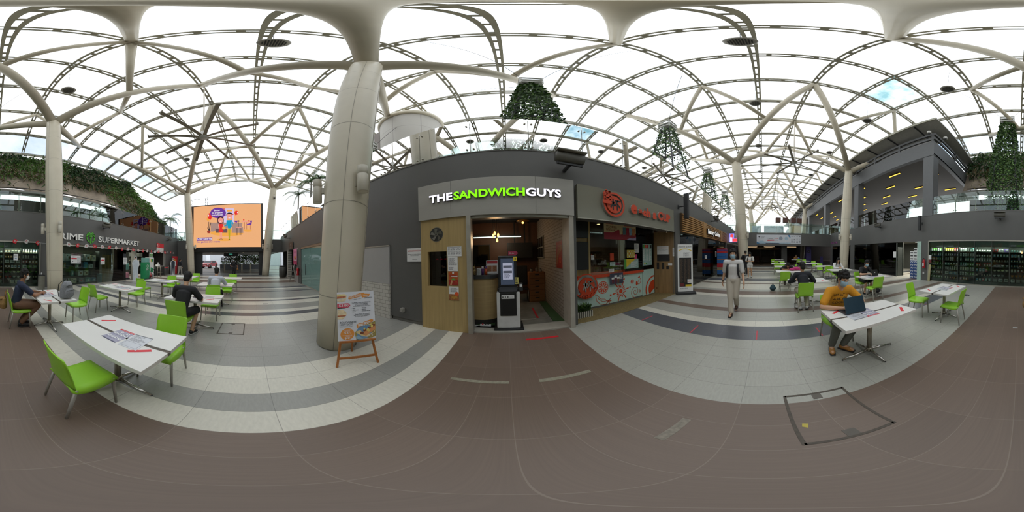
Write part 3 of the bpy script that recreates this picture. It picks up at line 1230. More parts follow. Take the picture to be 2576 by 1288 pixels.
# ------------------------------------------------------------------ LED screen at the left end
t = thing('led_screen', 'huge LED screen showing a cartoon couple on orange, framed in dark metal', 'screen', (LX + 0.3, 0, 0))
LF = frame((0, 0, 0), (0, 1, 0), (0, 0, 1))
b = MB(LF)
DKB = M('dark bronze frame', '4a3f38', 0.5)
b.prism([(-6.55, 2.95), (-6.3, 2.95), (-6.3, 7.66), (-6.55, 7.66)], -0.25, 0.03, DKB)
b.prism([(1.03, 2.95), (1.25, 2.95), (1.25, 7.76), (1.03, 7.76)], -0.25, 0.03, DKB)
b.prism([(-6.55, 7.65), (1.25, 7.65), (1.25, 7.75), (-6.55, 7.75)], -0.25, 0.03, DKB)
b.prism([(-6.55, 2.47), (1.25, 2.47), (1.25, 2.95), (-6.55, 2.95)], -0.25, 0.06, BLACK)
b.prism([(-6.3, 2.95), (1.03, 2.95), (1.03, 7.65), (-6.3, 7.65)], -0.25, -0.01, BLACK)
b.build('cabinet', t)
b = MB(LF)
e1, e2 = EM('led orange', 'eeb07c'), EM('led light orange', 'f0a94f')
ep, ew, er, ek, eb = EM('led purple', '6b3c9c'), EM('led white', 'f4eef0'), EM('led red', 'e2352f'), EM('led black', '2a2530'), EM('led blue', '1c9cc0')
es, ey, eg, elil, ebr, emar = EM('led skin', 'ef9d8c'), EM('led olive', 'b9a829'), EM('led sofa', 'a98a80'), EM('led lilac', 'd6c6e6'), EM('led dark sofa', '6b5358'), EM('led maroon', '9c3a30')


def LP(px, py):
    u = -6.3 + (px - 65) / 1615 * 7.33
    sk = 160 - 75 * (px - 65) / 1615
    return (u, 7.65 - (py - sk) / (1145 - 35 * (px - 65) / 1615 - sk) * 4.7)


def lpoly(pts, k, mat):
    b.add([LP(*p) + (0.004 + k * 0.003,) for p in pts], [list(range(len(pts)))], mat)


def lell(cx, cy, rx, ry, k, mat):
    lpoly([(cx + rx * math.cos(i * 2 * PI / 28), cy + ry * math.sin(i * 2 * PI / 28)) for i in range(28)], k, mat)


b.rect(-6.3, 1.03, 2.95, 7.65, 0.002, e1)
lell(880, 800, 390, 75, 0, e2)
lell(820, 960, 170, 30, 1, e2)
lell(1370, 740, 100, 25, 1, e2)
lpoly([(815, 215), (1050, 215), (1050, 560), (815, 560)], 1, elil)
lpoly([(885, 250), (1015, 245), (1015, 290), (885, 295)], 2, e2)
lpoly([(890, 455), (1020, 455), (1020, 500), (890, 500)], 2, e2)
lpoly([(500, 560), (1250, 565), (1235, 665), (1265, 665), (1270, 800), (1000, 800), (1000, 670), (560, 770), (500, 770)], 2, eg)
lpoly([(600, 700), (900, 705), (900, 800), (620, 800), (620, 730)], 3, ebr)
for px in (1105, 1125, 1190, 1215):
    lpoly([(px - 5, 670), (px + 5, 670), (px + 5, 850), (px - 5, 850)], 3, ek)
lpoly([(1095, 655), (1225, 655), (1225, 680), (1095, 680)], 4, es)
lpoly([(1152, 530), (1162, 530), (1162, 655), (1152, 655)], 4, ek)
lpoly([(1130, 535), (1140, 505), (1172, 505), (1182, 535)], 4, ebr)
lpoly([(1230, 520), (1400, 525), (1400, 545), (1230, 540)], 3, es)
for px in (1298, 1350, 1405, 1440):
    lpoly([(px - 4, 545), (px + 4, 545), (px + 4, 715), (px - 4, 715)], 3, emar)
lpoly([(1345, 590), (1440, 560), (1475, 500), (1420, 505), (1465, 515), (1455, 600), (1350, 608)], 4, ep)
lpoly([(1060, 515), (1140, 510), (1125, 560), (1075, 550)], 3, ep)
lell(1280, 490, 16, 16, 4, er)
lell(1400, 512, 18, 18, 4, er)
lpoly([(405, 745), (498, 745), (485, 810), (420, 810)], 3, emar)
for q in ((415, 675, 455, 745), (450, 540, 458, 745), (500, 555, 465, 745)):
    lpoly([(q[0] - 6, q[1]), (q[0] + 6, q[1]), (q[2] + 8, q[3]), (q[2] - 8, q[3])], 4, ek)
lell(435, 470, 42, 48, 2, e2)
lell(475, 400, 55, 75, 3, er)
lpoly([(440, 440), (520, 440), (498, 495)], 3, er)
lell(447, 385, 8, 25, 4, ew)
lell(1110, 320, 44, 50, 3, er)
lpoly([(1075, 345), (1140, 350), (1082, 382)], 3, er)
lell(1135, 315, 9, 16, 4, ew)
lpoly([(800, 195), (850, 240), (815, 240)], 3, er)
lpoly([(1010, 380), (1060, 355), (1020, 350)], 3, er)
lell(675, 325, 190, 130, 5, ep)
lpoly([(790, 250), (840, 300), (862, 392), (760, 380)], 5, ep)
for s, px, py in (('Better', 655, 280), ('to prepare', 655, 335), ('more food!', 655, 392)):
    q = LP(px, py)
    b.text(s, q[0], q[1], 0.026, 0.27, ew, 'CENTER', bold=0.004)
# woman
lell(735, 500, 78, 92, 6, ek)
lpoly([(665, 520), (810, 520), (810, 580), (740, 590), (670, 580)], 6, ek)
lell(738, 505, 62, 72, 7, es)
lpoly([(670, 470), (740, 440), (810, 470), (780, 430), (700, 420)], 8, ek)
lell(735, 545, 20, 6, 8, ew)
lpoly([(690, 590), (800, 590), (790, 680), (810, 790), (690, 790), (700, 680)], 7, er)
lpoly([(690, 595), (705, 600), (715, 715), (700, 715), (680, 640)], 8, es)
lpoly([(795, 595), (825, 640), (790, 690), (780, 670), (800, 640)], 8, es)
lell(815, 690, 40, 32, 9, e2)
for q in (730, 765):
    lpoly([(q - 11, 790), (q + 9, 790), (q + 6, 955), (q - 6, 955)], 7, es)
lpoly([(700, 965), (740, 930), (735, 950)], 8, ek)
lpoly([(760, 930), (800, 965), (765, 950)], 8, ek)
# man
lpoly([(880, 400), (890, 340), (1010, 335), (1020, 400), (1000, 460), (950, 490), (900, 460)], 6, es)
lpoly([(870, 395), (880, 340), (930, 315), (1000, 325), (1030, 350), (1010, 385), (985, 350), (900, 360)], 7, ek)
lell(945, 450, 26, 8, 8, ew)
lpoly([(880, 505), (1010, 500), (1000, 560), (975, 695), (915, 695), (890, 580)], 6, eb)
lpoly([(880, 510), (905, 520), (890, 640), (830, 645), (830, 630), (870, 610)], 7, eb)
lpoly([(1000, 505), (1042, 570), (1000, 660), (980, 670), (1015, 570)], 7, eb)
lpoly([(915, 695), (975, 695), (958, 955), (930, 955)], 6, ey)
lpoly([(905, 968), (945, 945), (972, 968)], 7, ek)
lpoly([(150, 915), (540, 905), (535, 980), (150, 985)], 5, ep)
q = LP(165, 968)
b.text('Over-catering', q[0], q[1] + 0.03, 0.026, 0.31, ew, width=1.66, bold=0.004)
q = LP(165, 1040)
b.text('for parties and events', q[0], q[1] + 0.03, 0.026, 0.29, ep, width=2.55, bold=0.002)
b.build('display', t)

# ------------------------------------------------------------------ banner at the right end
t = thing('banner', 'long white event banner with blue corners on the dark end wall', 'banner', (RX, 0, 0))
b = MB(frame((-0.02, 0, 0), (0, -1, 0), (0, 0, 1)))
BW = M('banner white', 'c9cbd0', 0.6, var=0.02)
BB, BL, BN = M('banner blue', '3f7ba8', 0.6), M('banner light blue', 'a3bccb', 0.6), M('banner navy', '3a3d55', 0.6)
b.prism([(-0.78, 2.66), (4.52, 2.66), (4.52, 3.70), (-0.78, 3.70)], 0, 0.012, BW)
b.build('sheet', t)
b = MB(frame((-0.02, 0, 0), (0, -1, 0), (0, 0, 1)))
Q = lambda px, py: (-0.78 + (px - 250) / 2050 * 5.3, 3.70 - (py - 175) / 425 * 1.04)
zz = 0.016
lp2 = lambda pts, mat, k=0: b.add([Q(*p) + (zz + k * .002,) for p in pts], [list(range(len(pts)))], mat)
lp2([(252, 598), (400, 470), (540, 465), (640, 540), (700, 598)], BL)
lp2([(252, 598), (252, 530), (310, 545), (400, 598)], BB, 1)
lp2([(640, 540), (1250, 560), (1800, 545), (1800, 590), (660, 598)], BL)
lp2([(660, 575), (1250, 575), (1300, 598), (660, 598)], BN, 1)
lp2([(1680, 180), (1760, 180), (1800, 290), (1760, 310), (1710, 260)], BB)
b.disc(*Q(1350, 350), zz, 0.22, M('banner grey', '8f95a0', 0.6))
b.disc(*Q(1600, 350), zz, 0.2, BL)
q = Q(755, 380)
b.text('CAREER', q[0], q[1], zz, 0.13, INK, width=0.58)
q = Q(1070, 380)
b.text('FAIR', q[0], q[1], zz, 0.15, RED, width=0.42)
lp2([(730, 415), (1055, 410), (1050, 460), (740, 475)], RED)
lp2([(1080, 430), (1230, 430), (1230, 450), (1080, 450)], GREYINK)
lp2([(320, 255), (410, 255), (410, 285), (360, 300), (330, 280)], INK)
lp2([(340, 318), (395, 318), (385, 338), (350, 338)], INK)
q0, q1 = Q(440, 360), Q(640, 262)
b.lines(q0[0], q1[0], q0[1], q1[1], 4, zz, GREYINK)
for i in range(4):
    for j in range(5):
        q = Q(1865 + i * 122, 245 + j * 75)
        b.rect(q[0] - 0.09, q[0] + 0.09, q[1] - 0.025, q[1] + 0.025, zz, GREYINK if (i + j) % 3 else INK)
b.build('print', t)

# ================================================================== sandwich shop
WOODP = M('pale oak laminate', 'a8905f', 0.45, var=0.1, scale=3, stretch=(9, 9, 0.5))
WOODH = M('pale oak counter', 'b39a6c', 0.45, var=0.08, scale=3, stretch=(0.6, 0.6, 14))
STONE = M('grey marble panel', 'a09d95', 0.45, var=0.05, scale=1.4, stretch=(1, 1, 4))
CONCF = M('stained concrete floor', '6f6e66', 0.6, var=0.25, scale=3)
BRICKW = tiles('white painted brick', '9c9288', 0.26, 0.085, '6c645c', 0.008, (0, 0), None, 0.6, 0.05, 0.5, 'yz')
TURF = M('green artificial turf', '2f4a24', 0.9, var=0.3, scale=90)
BRWALL = M('brown rear wall', '5e4030', 0.7, var=0.06)
PAPER = M('paper sheet', 'dcdcda', 0.6, var=0.02)
PHONE = M('photo food brown', '9a6238', 0.5, var=0.35, scale=30)
YELLOW = M('yellow print', 'e0c32e', 0.5)
GREENP = M('green print', '4c9a3a', 0.5)
PINK = M('pink print', 'd8407a', 0.5)

b = MB()
b.box(-3.2, 1.45, 3.5, 6.8, -0.01, 0.012, CONCF)
b.box(-0.72, 1.26, 3.14, 3.5, -0.01, 0.03, M('pale threshold', '9a968b', 0.6))
struct(b.build('floor_sandwich_shop'))
b = MB()
b.box(-3.2, 1.45, 6.7, 6.8, 0, 3.1, BRWALL)
struct(b.build('wall_sandwich_rear'))
b = MB()
b.box(1.26, 1.36, 3.5, 6.8, 0, 3.1, BRICKW)
struct(b.build('wall_sandwich_right'))
b = MB()
b.box(-3.3, -3.2, 3.5, 6.8, 0, 3.1, BRWALL)
struct(b.build('wall_sandwich_left'))
b = MB()
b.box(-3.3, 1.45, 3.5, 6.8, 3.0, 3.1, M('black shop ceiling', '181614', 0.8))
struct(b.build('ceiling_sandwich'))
b = MB()
b.box(-0.78, -0.69, 3.06, 3.24, 0, 2.43, ALU)
b.box(1.24, 1.34, 3.08, 3.5, 0, 2.43, M('pale door jamb', 'a39d92', 0.5))
b.box(-0.69, 1.24, 3.12, 3.24, 2.38, 2.43, ALU)
struct(b.build('door_1'))

t = thing('shop_sign', 'grey marble shop sign with lit white and green lettering over the sandwich shop', 'shop sign', (0, 0, 0))
b = MB()
b.box(-1.83, -1.085, 3.06, WY - 0.002, 2.43, 3.25, STONE)
b.box(-1.08, 0.565, 3.06, WY - 0.002, 2.43, 3.25, STONE)
b.box(0.57, 1.35, 3.06, WY - 0.002, 2.43, 3.25, STONE)
b.build('fascia_box', t)
LW, LG = EM('lit white letter', 'f4f2ff', 1.25), EM('lit green letter', '8af01c', 1.2)
SIDE = M('letter side metal', '5a5a5a', 0.4)
for (s, x0, x1, m0, nm) in (('THE', -1.54, -1.03, LW, 'white letters'), ('SANDWICH', -1.005, 0.355, LG, 'green letters'), ('GUYS', 0.375, 1.06, LW, 'white letters')):
    b = MB(facing_shop(0, 3.06, 0))
    b.text(s, x0, 2.79, 0.02, 0.235, SIDE, width=x1 - x0, ext=0.02, bold=0.008)
    b.text(s, x0, 2.79, 0.042, 0.235, m0, width=x1 - x0, bold=0.008)
    o = b.build('lettering', t)
    o['label'] = nm

# oak panel with a serving window and a round extractor fan
t = thing('wall_panel', 'pale oak panel with round fan and dark window left of the sandwich shop entrance', 'wall panel', (0, 0, 0))
b = MB()
for (x0, x1, z0, z1) in ((-1.81, -1.65, 0, 2.43), (-1.21, -0.785, 0, 2.43), (-1.65, -1.21, 0, 1.0), (-1.65, -1.21, 1.74, 2.43)):
    b.box(x0, x1, 3.1, 3.2, z0, z1, WOODP)
b.build('board', t)
b = MB()
b.box(-1.65, -1.21, 3.19, 3.2, 1.0, 1.74, glass('dark service window', (0.25, 0.25, 0.24), 1.4))
b.build('window_pane', t)
b = MB(facing_shop(-1.43, 3.1, 2.1))
b.ring(0, 0, 0.004, 0.145, 0.155, SATIN)
b.disc(0, 0, 0.002, 0.147, M('fan cavity', '2c2b28', 0.6))
b.build('fan_ring', t)
b = MB(facing_shop(-1.43, 3.1, 2.1))
FB = M('fan blade steel', '75736a', 0.35, metal=0.6)
for k in range(5):
    a = k * 2 * PI / 5 + 0.3
    b.add([(0.03 * math.cos(a), 0.03 * math.sin(a), 0.006), (0.13 * math.cos(a - .25), 0.13 * math.sin(a - .25), 0.004), (0.135 * math.cos(a + .3), 0.135 * math.sin(a + .3), 0.016), (0.04 * math.cos(a + .9), 0.04 * math.sin(a + .9), 0.012)], [(0, 1, 2, 3)], FB)
b.ring(0, 0, 0.018, 0.018, 0.04, FB)
b.disc(0, 0, 0.017, 0.02, BLACK)
b.build('fan_blade', t)
# coffee machine seen through the service window
t = thing('coffee_machine', 'dark coffee machine with red lights inside the oak panel window', 'coffee machine', (-1.43, 3.55, 0.95))
b = MB()
b.bbox(-.25, .25, -.2, .25, 0, .72, BLACK, .02)
b.build('body', t)
b = MB(facing_shop(0, -.205, 0))
for x in (-.1, 0, .1):
    b.rect(x - .025, x + .025, .62, .635, 0.002, EM('red indicator', 'e01040', 2.5))
b.build('indicator', t)
b = MB()
b.cyl((0.02, -.28, .3), (0.02, -.2, .42), .02, SATIN)
b.build('steam_wand', t)
tag(MB().box(-1.78, -1.08, 3.25, 3.9, 0.012, .94, DKGREY).build('back_counter'), 'dark counter carrying the coffee machine behind the oak panel', 'counter')


def sheet(name, label, cat, x, z, w, h, y, draw, mat=None, group=None, turn=facing_shop):
    """a printed sheet fixed flat on a wall"""
    t = thing(name, label, cat, (x, y, z), 0, group)
    b = MB(turn(0, 0, 0))
    b.prism([(-w / 2, -h / 2), (w / 2, -h / 2), (w / 2, h / 2), (-w / 2, h / 2)], 0, 0.004, mat or PAPER)
    b.build('sheet', t)
    if draw:
        b = MB(turn(0, 0, 0))
        draw(b, w, h)
        b.build('print', t)
    return t


def d_safe(b, w, h):
    b.text('SAFE-DISTANCING', 0, h * .24, .006, .05, RED, 'CENTER', width=w * .86)
    b.text('Maintain a 1-metre distance', 0, h * .02, .006, .03, INK, 'CENTER', width=w * .88)
    b.text('from one another', 0, -h * .09, .006, .03, INK, 'CENTER', width=w * .52)
    b.text('Thank you', 0, -h * .36, .006, .03, INK, 'CENTER', width=w * .32)


def d_icons(b, w, h):
    for r in (0.22, -.2):
        b.rect(-w * .46, w * .46, h * (r + .2), h * (r + .24), .006, GREYINK)
        for i in range(5):
            b.ring(-w * .38 + i * w * .19, h * (r + .06), .006, .012, .018, GREYINK, 12)
            b.lines(-w * .45 + i * w * .19, -w * .31 + i * w * .19, h * (r - .1), h * (r - .02), 2, .006, GREYINK)


def d_text(b, w, h):
    b.lines(-w * .4, w * .4, -h * .1, h * .42, 8, .006, GREYINK)
    b.lines(-w * .4, w * .1, -h * .42, -h * .2, 3, .006, GREYINK)


def d_burger(b, w, h):
    b.rect(-w / 2, w / 2, -h / 2, h / 2, .005, M('orange poster', 'b2511f', 0.5, var=.1))
    b.rect(-w / 2, w / 2, -h / 2, -h * .1, .006, M('red poster', '96271c', 0.5, var=.1))
    b.disc(0, h * .4, .007, w * .1, PAPER)
    b.rect(-w * .2, w * .45, h * .13, h * .2, .007, PAPER)
    b.rect(-w * .4, w * .35, h * .22, h * .27, .007, M('red poster'))
    b.disc(w * .05, -h * .08, .008, w * .25, PHONE, ry=h * .1)
    b.disc(w * .0, -h * .06, .009, w * .17, GREENP, ry=h * .05)
    b.stroke([(-w * .25, -h * .45), (-w * .1, -h * .1)], w * .16, .007, M('poster hand', 'c9926c', .5))
    b.ring(w * .3, -h * .28, .008, .02, .024, ORANGE, 14)


def d_food(b, w, h):
    b.lines(-w * .4, w * .4, h * .1, h * .4, 5, .006, GREYINK, align='C')
    b.rect(-w / 2, w / 2, -h / 2, -h * .05, .006, PHONE)
    b.disc(w * .3, -h * .02, .008, w * .2, ORANGE)
    b.disc(w * .05, -h * .28, .008, w * .32, M('fries yellow', 'b98a3c', .5, var=.4, scale=60), ry=h * .12)


sheet('notice', 'white safe distancing notice on the dark wall left of the oak panel', 'notice', -2.0, 1.685, .42, .31, 3.13, d_safe)
sheet('notice', 'white sheet of small icons at the top of the oak panel', 'notice', -1.04, 1.73, .3, .2, 3.095, d_icons)
sheet('notice', 'narrow white text sheet below the icon sheet on the oak panel', 'notice', -1.08, 1.48, .21, .29, 3.095, d_text)
sheet('poster', 'orange burger poster on the oak panel', 'poster', -1.075, 1.185, .2, .28, 3.095, d_burger)
sheet('poster', 'lowest poster on the oak panel, with noodles photo', 'poster', -1.07, .875, .21, .29, 3.095, d_food)

# curved reception counter
t = thing('counter', 'curved pale oak counter with dark top just inside the sandwich shop', 'counter', (-0.6, 3.95, 0))
b = MB()
pts = [(-0.9, -.42)] + [(0.02 + .4 * math.sin(a), -.02 - .4 * math.cos(a)) for a in [i * PI / 2 / 10 for i in range(11)]] + [(.42, 1.6), (-.9, 1.6)]
b.prism(pts, .15, 1.12, WOODH)
b.build('body', t)
b = MB()
b.prism([(x * .97 - .01, y * .95) for x, y in pts], 0.0, .15, M('dark kick board', '3a3835', .5))
b.build('plinth', t)
b = MB()
b.prism([(x * 1.05, y * 1.06) for x, y in pts], 1.12, 1.2, M('dark counter top', '3d3f40', .3))
b.build('top', t)
ctz = 1.2
t = thing('tent_card', 'white framed menu card with red header propped on the curved counter', 'menu card', (-0.36, 3.74, ctz + .004))
b = MB(Matrix.Rotation(-.25, 4, 'X'))
b.box(-.14, .14, 0, .015, 0, .33, WHITE)
b.box(-.125, .125, -.003, 0, .25, .315, RED)
b.box(-.11, -.01, -.003, 0, .06, .2, PHONE)
b.box(.01, .11, -.003, 0, .06, .2, PHONE)
b.build('card', t)
b = MB()
b.box(-.12, .12, 0, .16, 0, .01, BLACK)
b.build('foot', t)
for (nm, lab, x, mt, mt2) in (('spray_can', 'purple spray can on the curved counter', -.565, M('purple can', '57306e', .3), PAPER), ('spray_can', 'orange spray can on the curved counter beside the menu card', -.49, M('orange can', 'c4501c', .3), M('purple can'))):
    t = thing(nm, lab, 'spray can', (x, 3.66, ctz))
    MB().cyl((0, 0, 0), (0, 0, .14), .032, mt).build('can', t)
    MB().lathe([(.032, .14), (.024, .155), (.024, .19), (.0, .19)], mt2, n=12).build('cap', t)
t = thing('box', 'small white box between the figurine and the cans on the counter', 'box', (-.645, 3.69, ctz))
b = MB().box(-.05, .05, -.04, .04, 0, .15, PAPER)
b.build('carton', t)
b = MB(facing_shop(0, -.041, 0))
b.lines(-.04, .04, .02, .13, 7, .001, GREYINK)
b.build('print', t)
t = thing('figurine', 'little golden animal figurine at the left end of the counter', 'figurine', (-.765, 3.64, ctz))
GOLD = M('gold figurine', '8f7a4a', .35, metal=.5)
b = MB()
b.ball((0, 0, .07), (.05, .045, .075), GOLD)
b.ball((0, -.02, .165), (.038, .038, .04), GOLD)
for sg in (-1, 1):
    b.ball((sg * .028, -.01, .21), (.012, .01, .022), GOLD, 8, 6)
    b.cyl((sg * .045, -.03, .1), (sg * .05, -.07, .08), .013, GOLD, 8)
    b.ball((sg * .03, -.04, .012), (.025, .035, .015), GOLD, 8, 6)
b.build('figure', t)

# self-order kiosk
t = thing('order_kiosk', 'white self ordering kiosk with tilted black touch screen in the shop doorway', 'kiosk', (0.0, 3.42, 0.032))
KW = M('kiosk white', 'c9c9c6', .4)
b = MB()
b.bbox(-.3, .3, -.22, .26, 0, .035, BLACK, .012)
b.build('base_plate', t)
b = MB()
b.bbox(-.235, .235, -.16, .2, .035, .84, KW, .015)
b.build('cabinet', t)
b = MB()
b.bbox(-.165, .165, -.175, -.15, .33, .835, BLACK, .01)
b.build('front_door', t)
b = MB(facing_shop(0, -.178, 0))
b.rect(-.135, .12, .71, .79, 0.003, PAPER)
for i in range(3):
    b.rect(-.12 + i * .05, -.095 + i * .05, .735, .76, .005, INK)
b.text('payment', .03, .74, .005, .025, INK, width=.07)
b.build('label_strip', t)
b = MB()
b.bbox(-.22, .22, -.1, .14, .84, .92, BLACK, .015)
b.obox((0, -.1, .9), (.18, 0, 0), (0, .07, .05), (0, -.006, .008), DKGREY)
b.build('neck', t)
tilt = Matrix.Translation((0, -.02, .93)) @ Matrix.Rotation(-.12, 4, 'X')
b = MB(tilt)
b.bbox(-.2, .19, -.05, .06, 0, .66, M('kiosk bezel', '1c1d1f', .3), .02)
b.build('screen_housing', t)
b = MB(tilt @ facing_shop(0, -.052, 0))
b.rect(-.145, .135, .05, .6, .002, EM('kiosk screen blue', '4c5668', .55))
b.rect(-.1, .1, .16, .5, .004, EM('kiosk page', 'a9acc0', .8))
for (y0, y1) in ((.4, .45), (.29, .34)):
    b.rect(-.09, .09, y0, y1, .006, EM('kiosk picture', '5c606c', .6))
b.lines(-.07, .07, .18, .27, 5, .006, EM('kiosk picture'))
b.build('touch_screen', t)
b = MB(tilt @ facing_shop(0, -.055, 0))
b.rect(.12, .2, .54, .63, .004, YELLOW)
b.rect(.15, .18, .57, .6, .006, INK)
b.rect(.15, .22, .06, .2, .004, M('pale yellow tag', 'c9be6a', .5))
b.lines(.155, .21, .08, .18, 4, .006, INK)
b.build('sticker', t)
b = MB(tilt @ facing_shop(0, 0, 0))
b.prism([(.02, .67), (.19, .67), (.23, .715), (.19, .76), (.02, .76)], 0, .006, M('crimson arrow', 'a82a4c', .5))
b.text('Order', .045, .7, .008, .045, PAPER, width=.11)
b.build('arrow_topper', t)
b = MB()
b.bbox(.22, .3, -.14, -.04, .86, 1.02, DKGREY, .01)
b.box(.235, .285, -.145, -.14, .95, 1.0, PAPER)
b.build('card_reader', t)
t = thing('power_strip', 'white power strip on the turf at the foot of the curved counter', 'power strip', (-.5, 3.46, .03))
MB().bbox(-.12, .12, -.03, .03, 0, .035, PAPER, .006).build('body', t)
b = MB()
b.tube([(-.12, 0, .015), (-.2, -.05, .012), (-.26, -.02, .012), (-.3, .0, .012)], .006, PAPER, 6)
b.build('cable', t)
b = MB()
for x in (-.06, .0, .06):
    b.box(x - .015, x + .015, -.02, .02, .035, .05, RED if x < -.05 else DKGREY)
b.build('plug', t)
tag(MB().box(-.69, -.1, 3.36, 3.85, .012, .03, TURF).build('turf_mat'), 'green turf mat under the curved counter', 'mat')
b = MB()
b.prism([(1.02, 5.3), (1.25, 5.3), (1.25, 3.45), (1.0, 3.6)], .012, .035, TURF)
tag(b.build('turf_strip'), 'strip of green turf along the white brick wall of the shop', 'mat')
# drawers, pictures, lamps inside
t = thing('drawer_chest', 'orange brown chest of drawers against the white brick wall', 'drawers', (.98, 5.65, .012))
CH = M('orange pine', '8d5a2a', .5, var=.12, scale=3, stretch=(1, 1, 8))
MB().box(-.27, .27, -.25, .25, 0, 1.02, CH).build('carcass', t)
for i in range(5):
    d = MB().bbox(-.25, .25, -.27, -.25, .03 + i * .2, .21 + i * .2, CH, .006).build('drawer', t)
    MB().box(-.07, .07, -.275, -.27, .13 + i * .2, .16 + i * .2, BLACK).build('grip', d)
for i, (x, y, s) in enumerate(((-.15, 0, .1), (.05, .05, .14), (.16, -.08, .09))):
    tt = thing('jar', ('smallest jar, on the left of the chest of drawers', 'tall middle jar on the chest of drawers', 'jar at the right front of the chest of drawers')[i], 'jar', (.98 + x, 5.65 + y, 1.032))
    MB().lathe([(.045, 0), (.05, .02), (.05, s * .8), (.035, s)], M('grey glaze', '6c6964', .3), n=12).build('pot', tt)
    MB().lathe([(.04, s), (.03, s + .02), (.0, s + .03)], DKGREY, n=12).build('lid', tt)
t = thing('television', 'black television hung from the ceiling at the rear of the sandwich shop', 'television', (.5, 6.35, 1.52))
MB().bbox(-.5, .5, 0, .06, 0, .6, BLACK, .01).build('panel', t)
for x in (-.2, .2):
    MB().box(x - .03, x + .03, .06, .1, .3, 1.48, BLACK).build('bracket', t)
t = thing('mirror', 'dull grey mirror on the brown rear wall of the sandwich shop', 'mirror', (-1.1, 6.69, 1.65))
MB().box(-.4, .4, -.02, 0, -.45, .45, DKGREY).build('frame', t)
MB().box(-.37, .37, -.025, -.02, -.42, .42, M('mirror glass', '8a9298', .05, metal=1)).build('glass', t)
right_wall = lambda x, y, z: frame((x, y, z), (0, -1, 0), (0, 0, 1))


def d_tallposter(b, w, h):
    b.rect(-w / 2, w / 2, -h / 2, h / 2, .005, M('red poster'))
    b.text('GOOD FOOD', 0, h * .38, .007, .07, ORANGE, 'CENTER', width=w * .8)
    for i in range(5):
        b.stroke([(-w * .4, -h * .45 + i * .06), (-w * .1, h * .0 + i * .05), (w * .4, h * .2 + i * .02)], .025, .007, PHONE)
    b.ring(w * .15, -h * .2, .008, .05, .07, ORANGE)


sheet('poster', 'tall red poster on the white brick wall inside the sandwich shop', 'poster', 1.25, 1.62, .48, .66, 3.78, d_tallposter, turn=right_wall)
t = thing('window_frame', 'black framed mirror panes on the brick wall deep inside the shop', 'mirror', (1.25, 6.0, 1.9))
b = MB(right_wall(0, 0, 0))
b.prism([(-.55, -.4), (.55, -.4), (.55, .4), (-.55, .4)], 0, .03, M('pale frame', '8c8c84', .4))
b.build('frame', t)
for i in range(3):
    for j in range(2):
        MB(right_wall(0, 0, 0)).rect(-.5 + i * .35, -.2 + i * .35, -.36 + j * .38, -.02 + j * .38, .034, M('dark pane', '22211f', .1)).build('pane', t)
for (x0, x1, lab) in ((-1.3, -.42, 'left fluorescent tube on the shop ceiling'), (-.36, .55, 'right fluorescent tube on the shop ceiling')):
    t = thing('tube_light', lab, 'ceiling light', (0, 6.3, 2.36))
    MB().box(x0, x1, -.03, .03, .02, .06, DKGREY).build('batten', t)
    MB().cyl((x0, 0, 0), (x1, 0, 0), .018, EM('tube glow', 'e8fff0', 2.2), 8).build('tube', t)
WARM = EM('warm bulb', 'ffb04a', 7.0)
for i, (x, y, z) in enumerate(((-.4, 5.4, 2.38), (-.28, 5.3, 2.3), (-.44, 5.25, 2.28), (-.33, 5.5, 2.15))):
    t = thing('pendant_lamp', ('highest', 'right', 'left', 'lowest')[i] + ' bulb of the warm pendant cluster in the sandwich shop', 'pendant lamp', (x, y, z))
    MB().cyl((0, 0, .06), (0, 0, 3.0 - z), .006, BLACK, 5).build('cord', t)
    MB().lathe([(.0, -.06), (.03, -.05), (.034, 0), (.022, .05), (.015, .06)], WARM, n=10).build('bulb', t)
t = thing('pendant_lamp', 'single warm pendant with wide brass shade near the shop ceiling', 'pendant lamp', (.52, 5.2, 2.68))
MB().cyl((0, 0, .1), (0, 0, .32), .006, BLACK, 5).build('cord', t)
MB().lathe([(.03, .12), (.2, .07), (.21, .05), (.03, .1)], M('brass shade', 'b07a2a', .3, metal=.8), n=18).build('lamp_shade', t)
MB().ball((0, 0, .0), .035, WARM, 10, 8).build('bulb', t)
for (x, y, e, c) in ((-.35, 5.2, 14, (1, .62, .3)), (-.2, 6.1, 5, (.85, 1, .92))):
    li = bpy.data.lights.new('shop_lamp', 'POINT')
    li.energy = e
    li.color = c
    li.shadow_soft_size = .15
    lo = bpy.data.objects.new('shop_lamp', li)
    lo.location = (x, y, 2.1 if y < 6 else 2.2)
    COL.objects.link(lo)
tag(MB().box(.68, .73, 3.9, 4.75, .012, .016, M('red floor tape', 'b3222c', .5)).build('floor_tape'), 'red tape line on the concrete floor inside the sandwich shop', 'floor tape')
tag(MB().box(.3, .66, 3.84, 3.87, .012, .016, M('white floor tape', 'b9b4a8', .5)).build('floor_tape'), 'worn white tape strip on the floor inside the sandwich shop', 'floor tape')
t = thing('stool', 'dark chair frame standing in the gloom behind the kiosk', 'chair', (.5, 5.6, .012))
MB().bbox(-.2, .2, -.2, .2, .44, .48, BLACK, .01).build('seat', t)
for sx in (-1, 1):
    for sy in (-1, 1):
        MB().cyl((sx * .18, sy * .18, 0), (sx * .18, sy * .18, .44), .014, SATIN, 6).build('leg', t)
MB().bbox(-.2, .2, .17, .2, .55, 1.25, BLACK, .02).build('backrest', t)

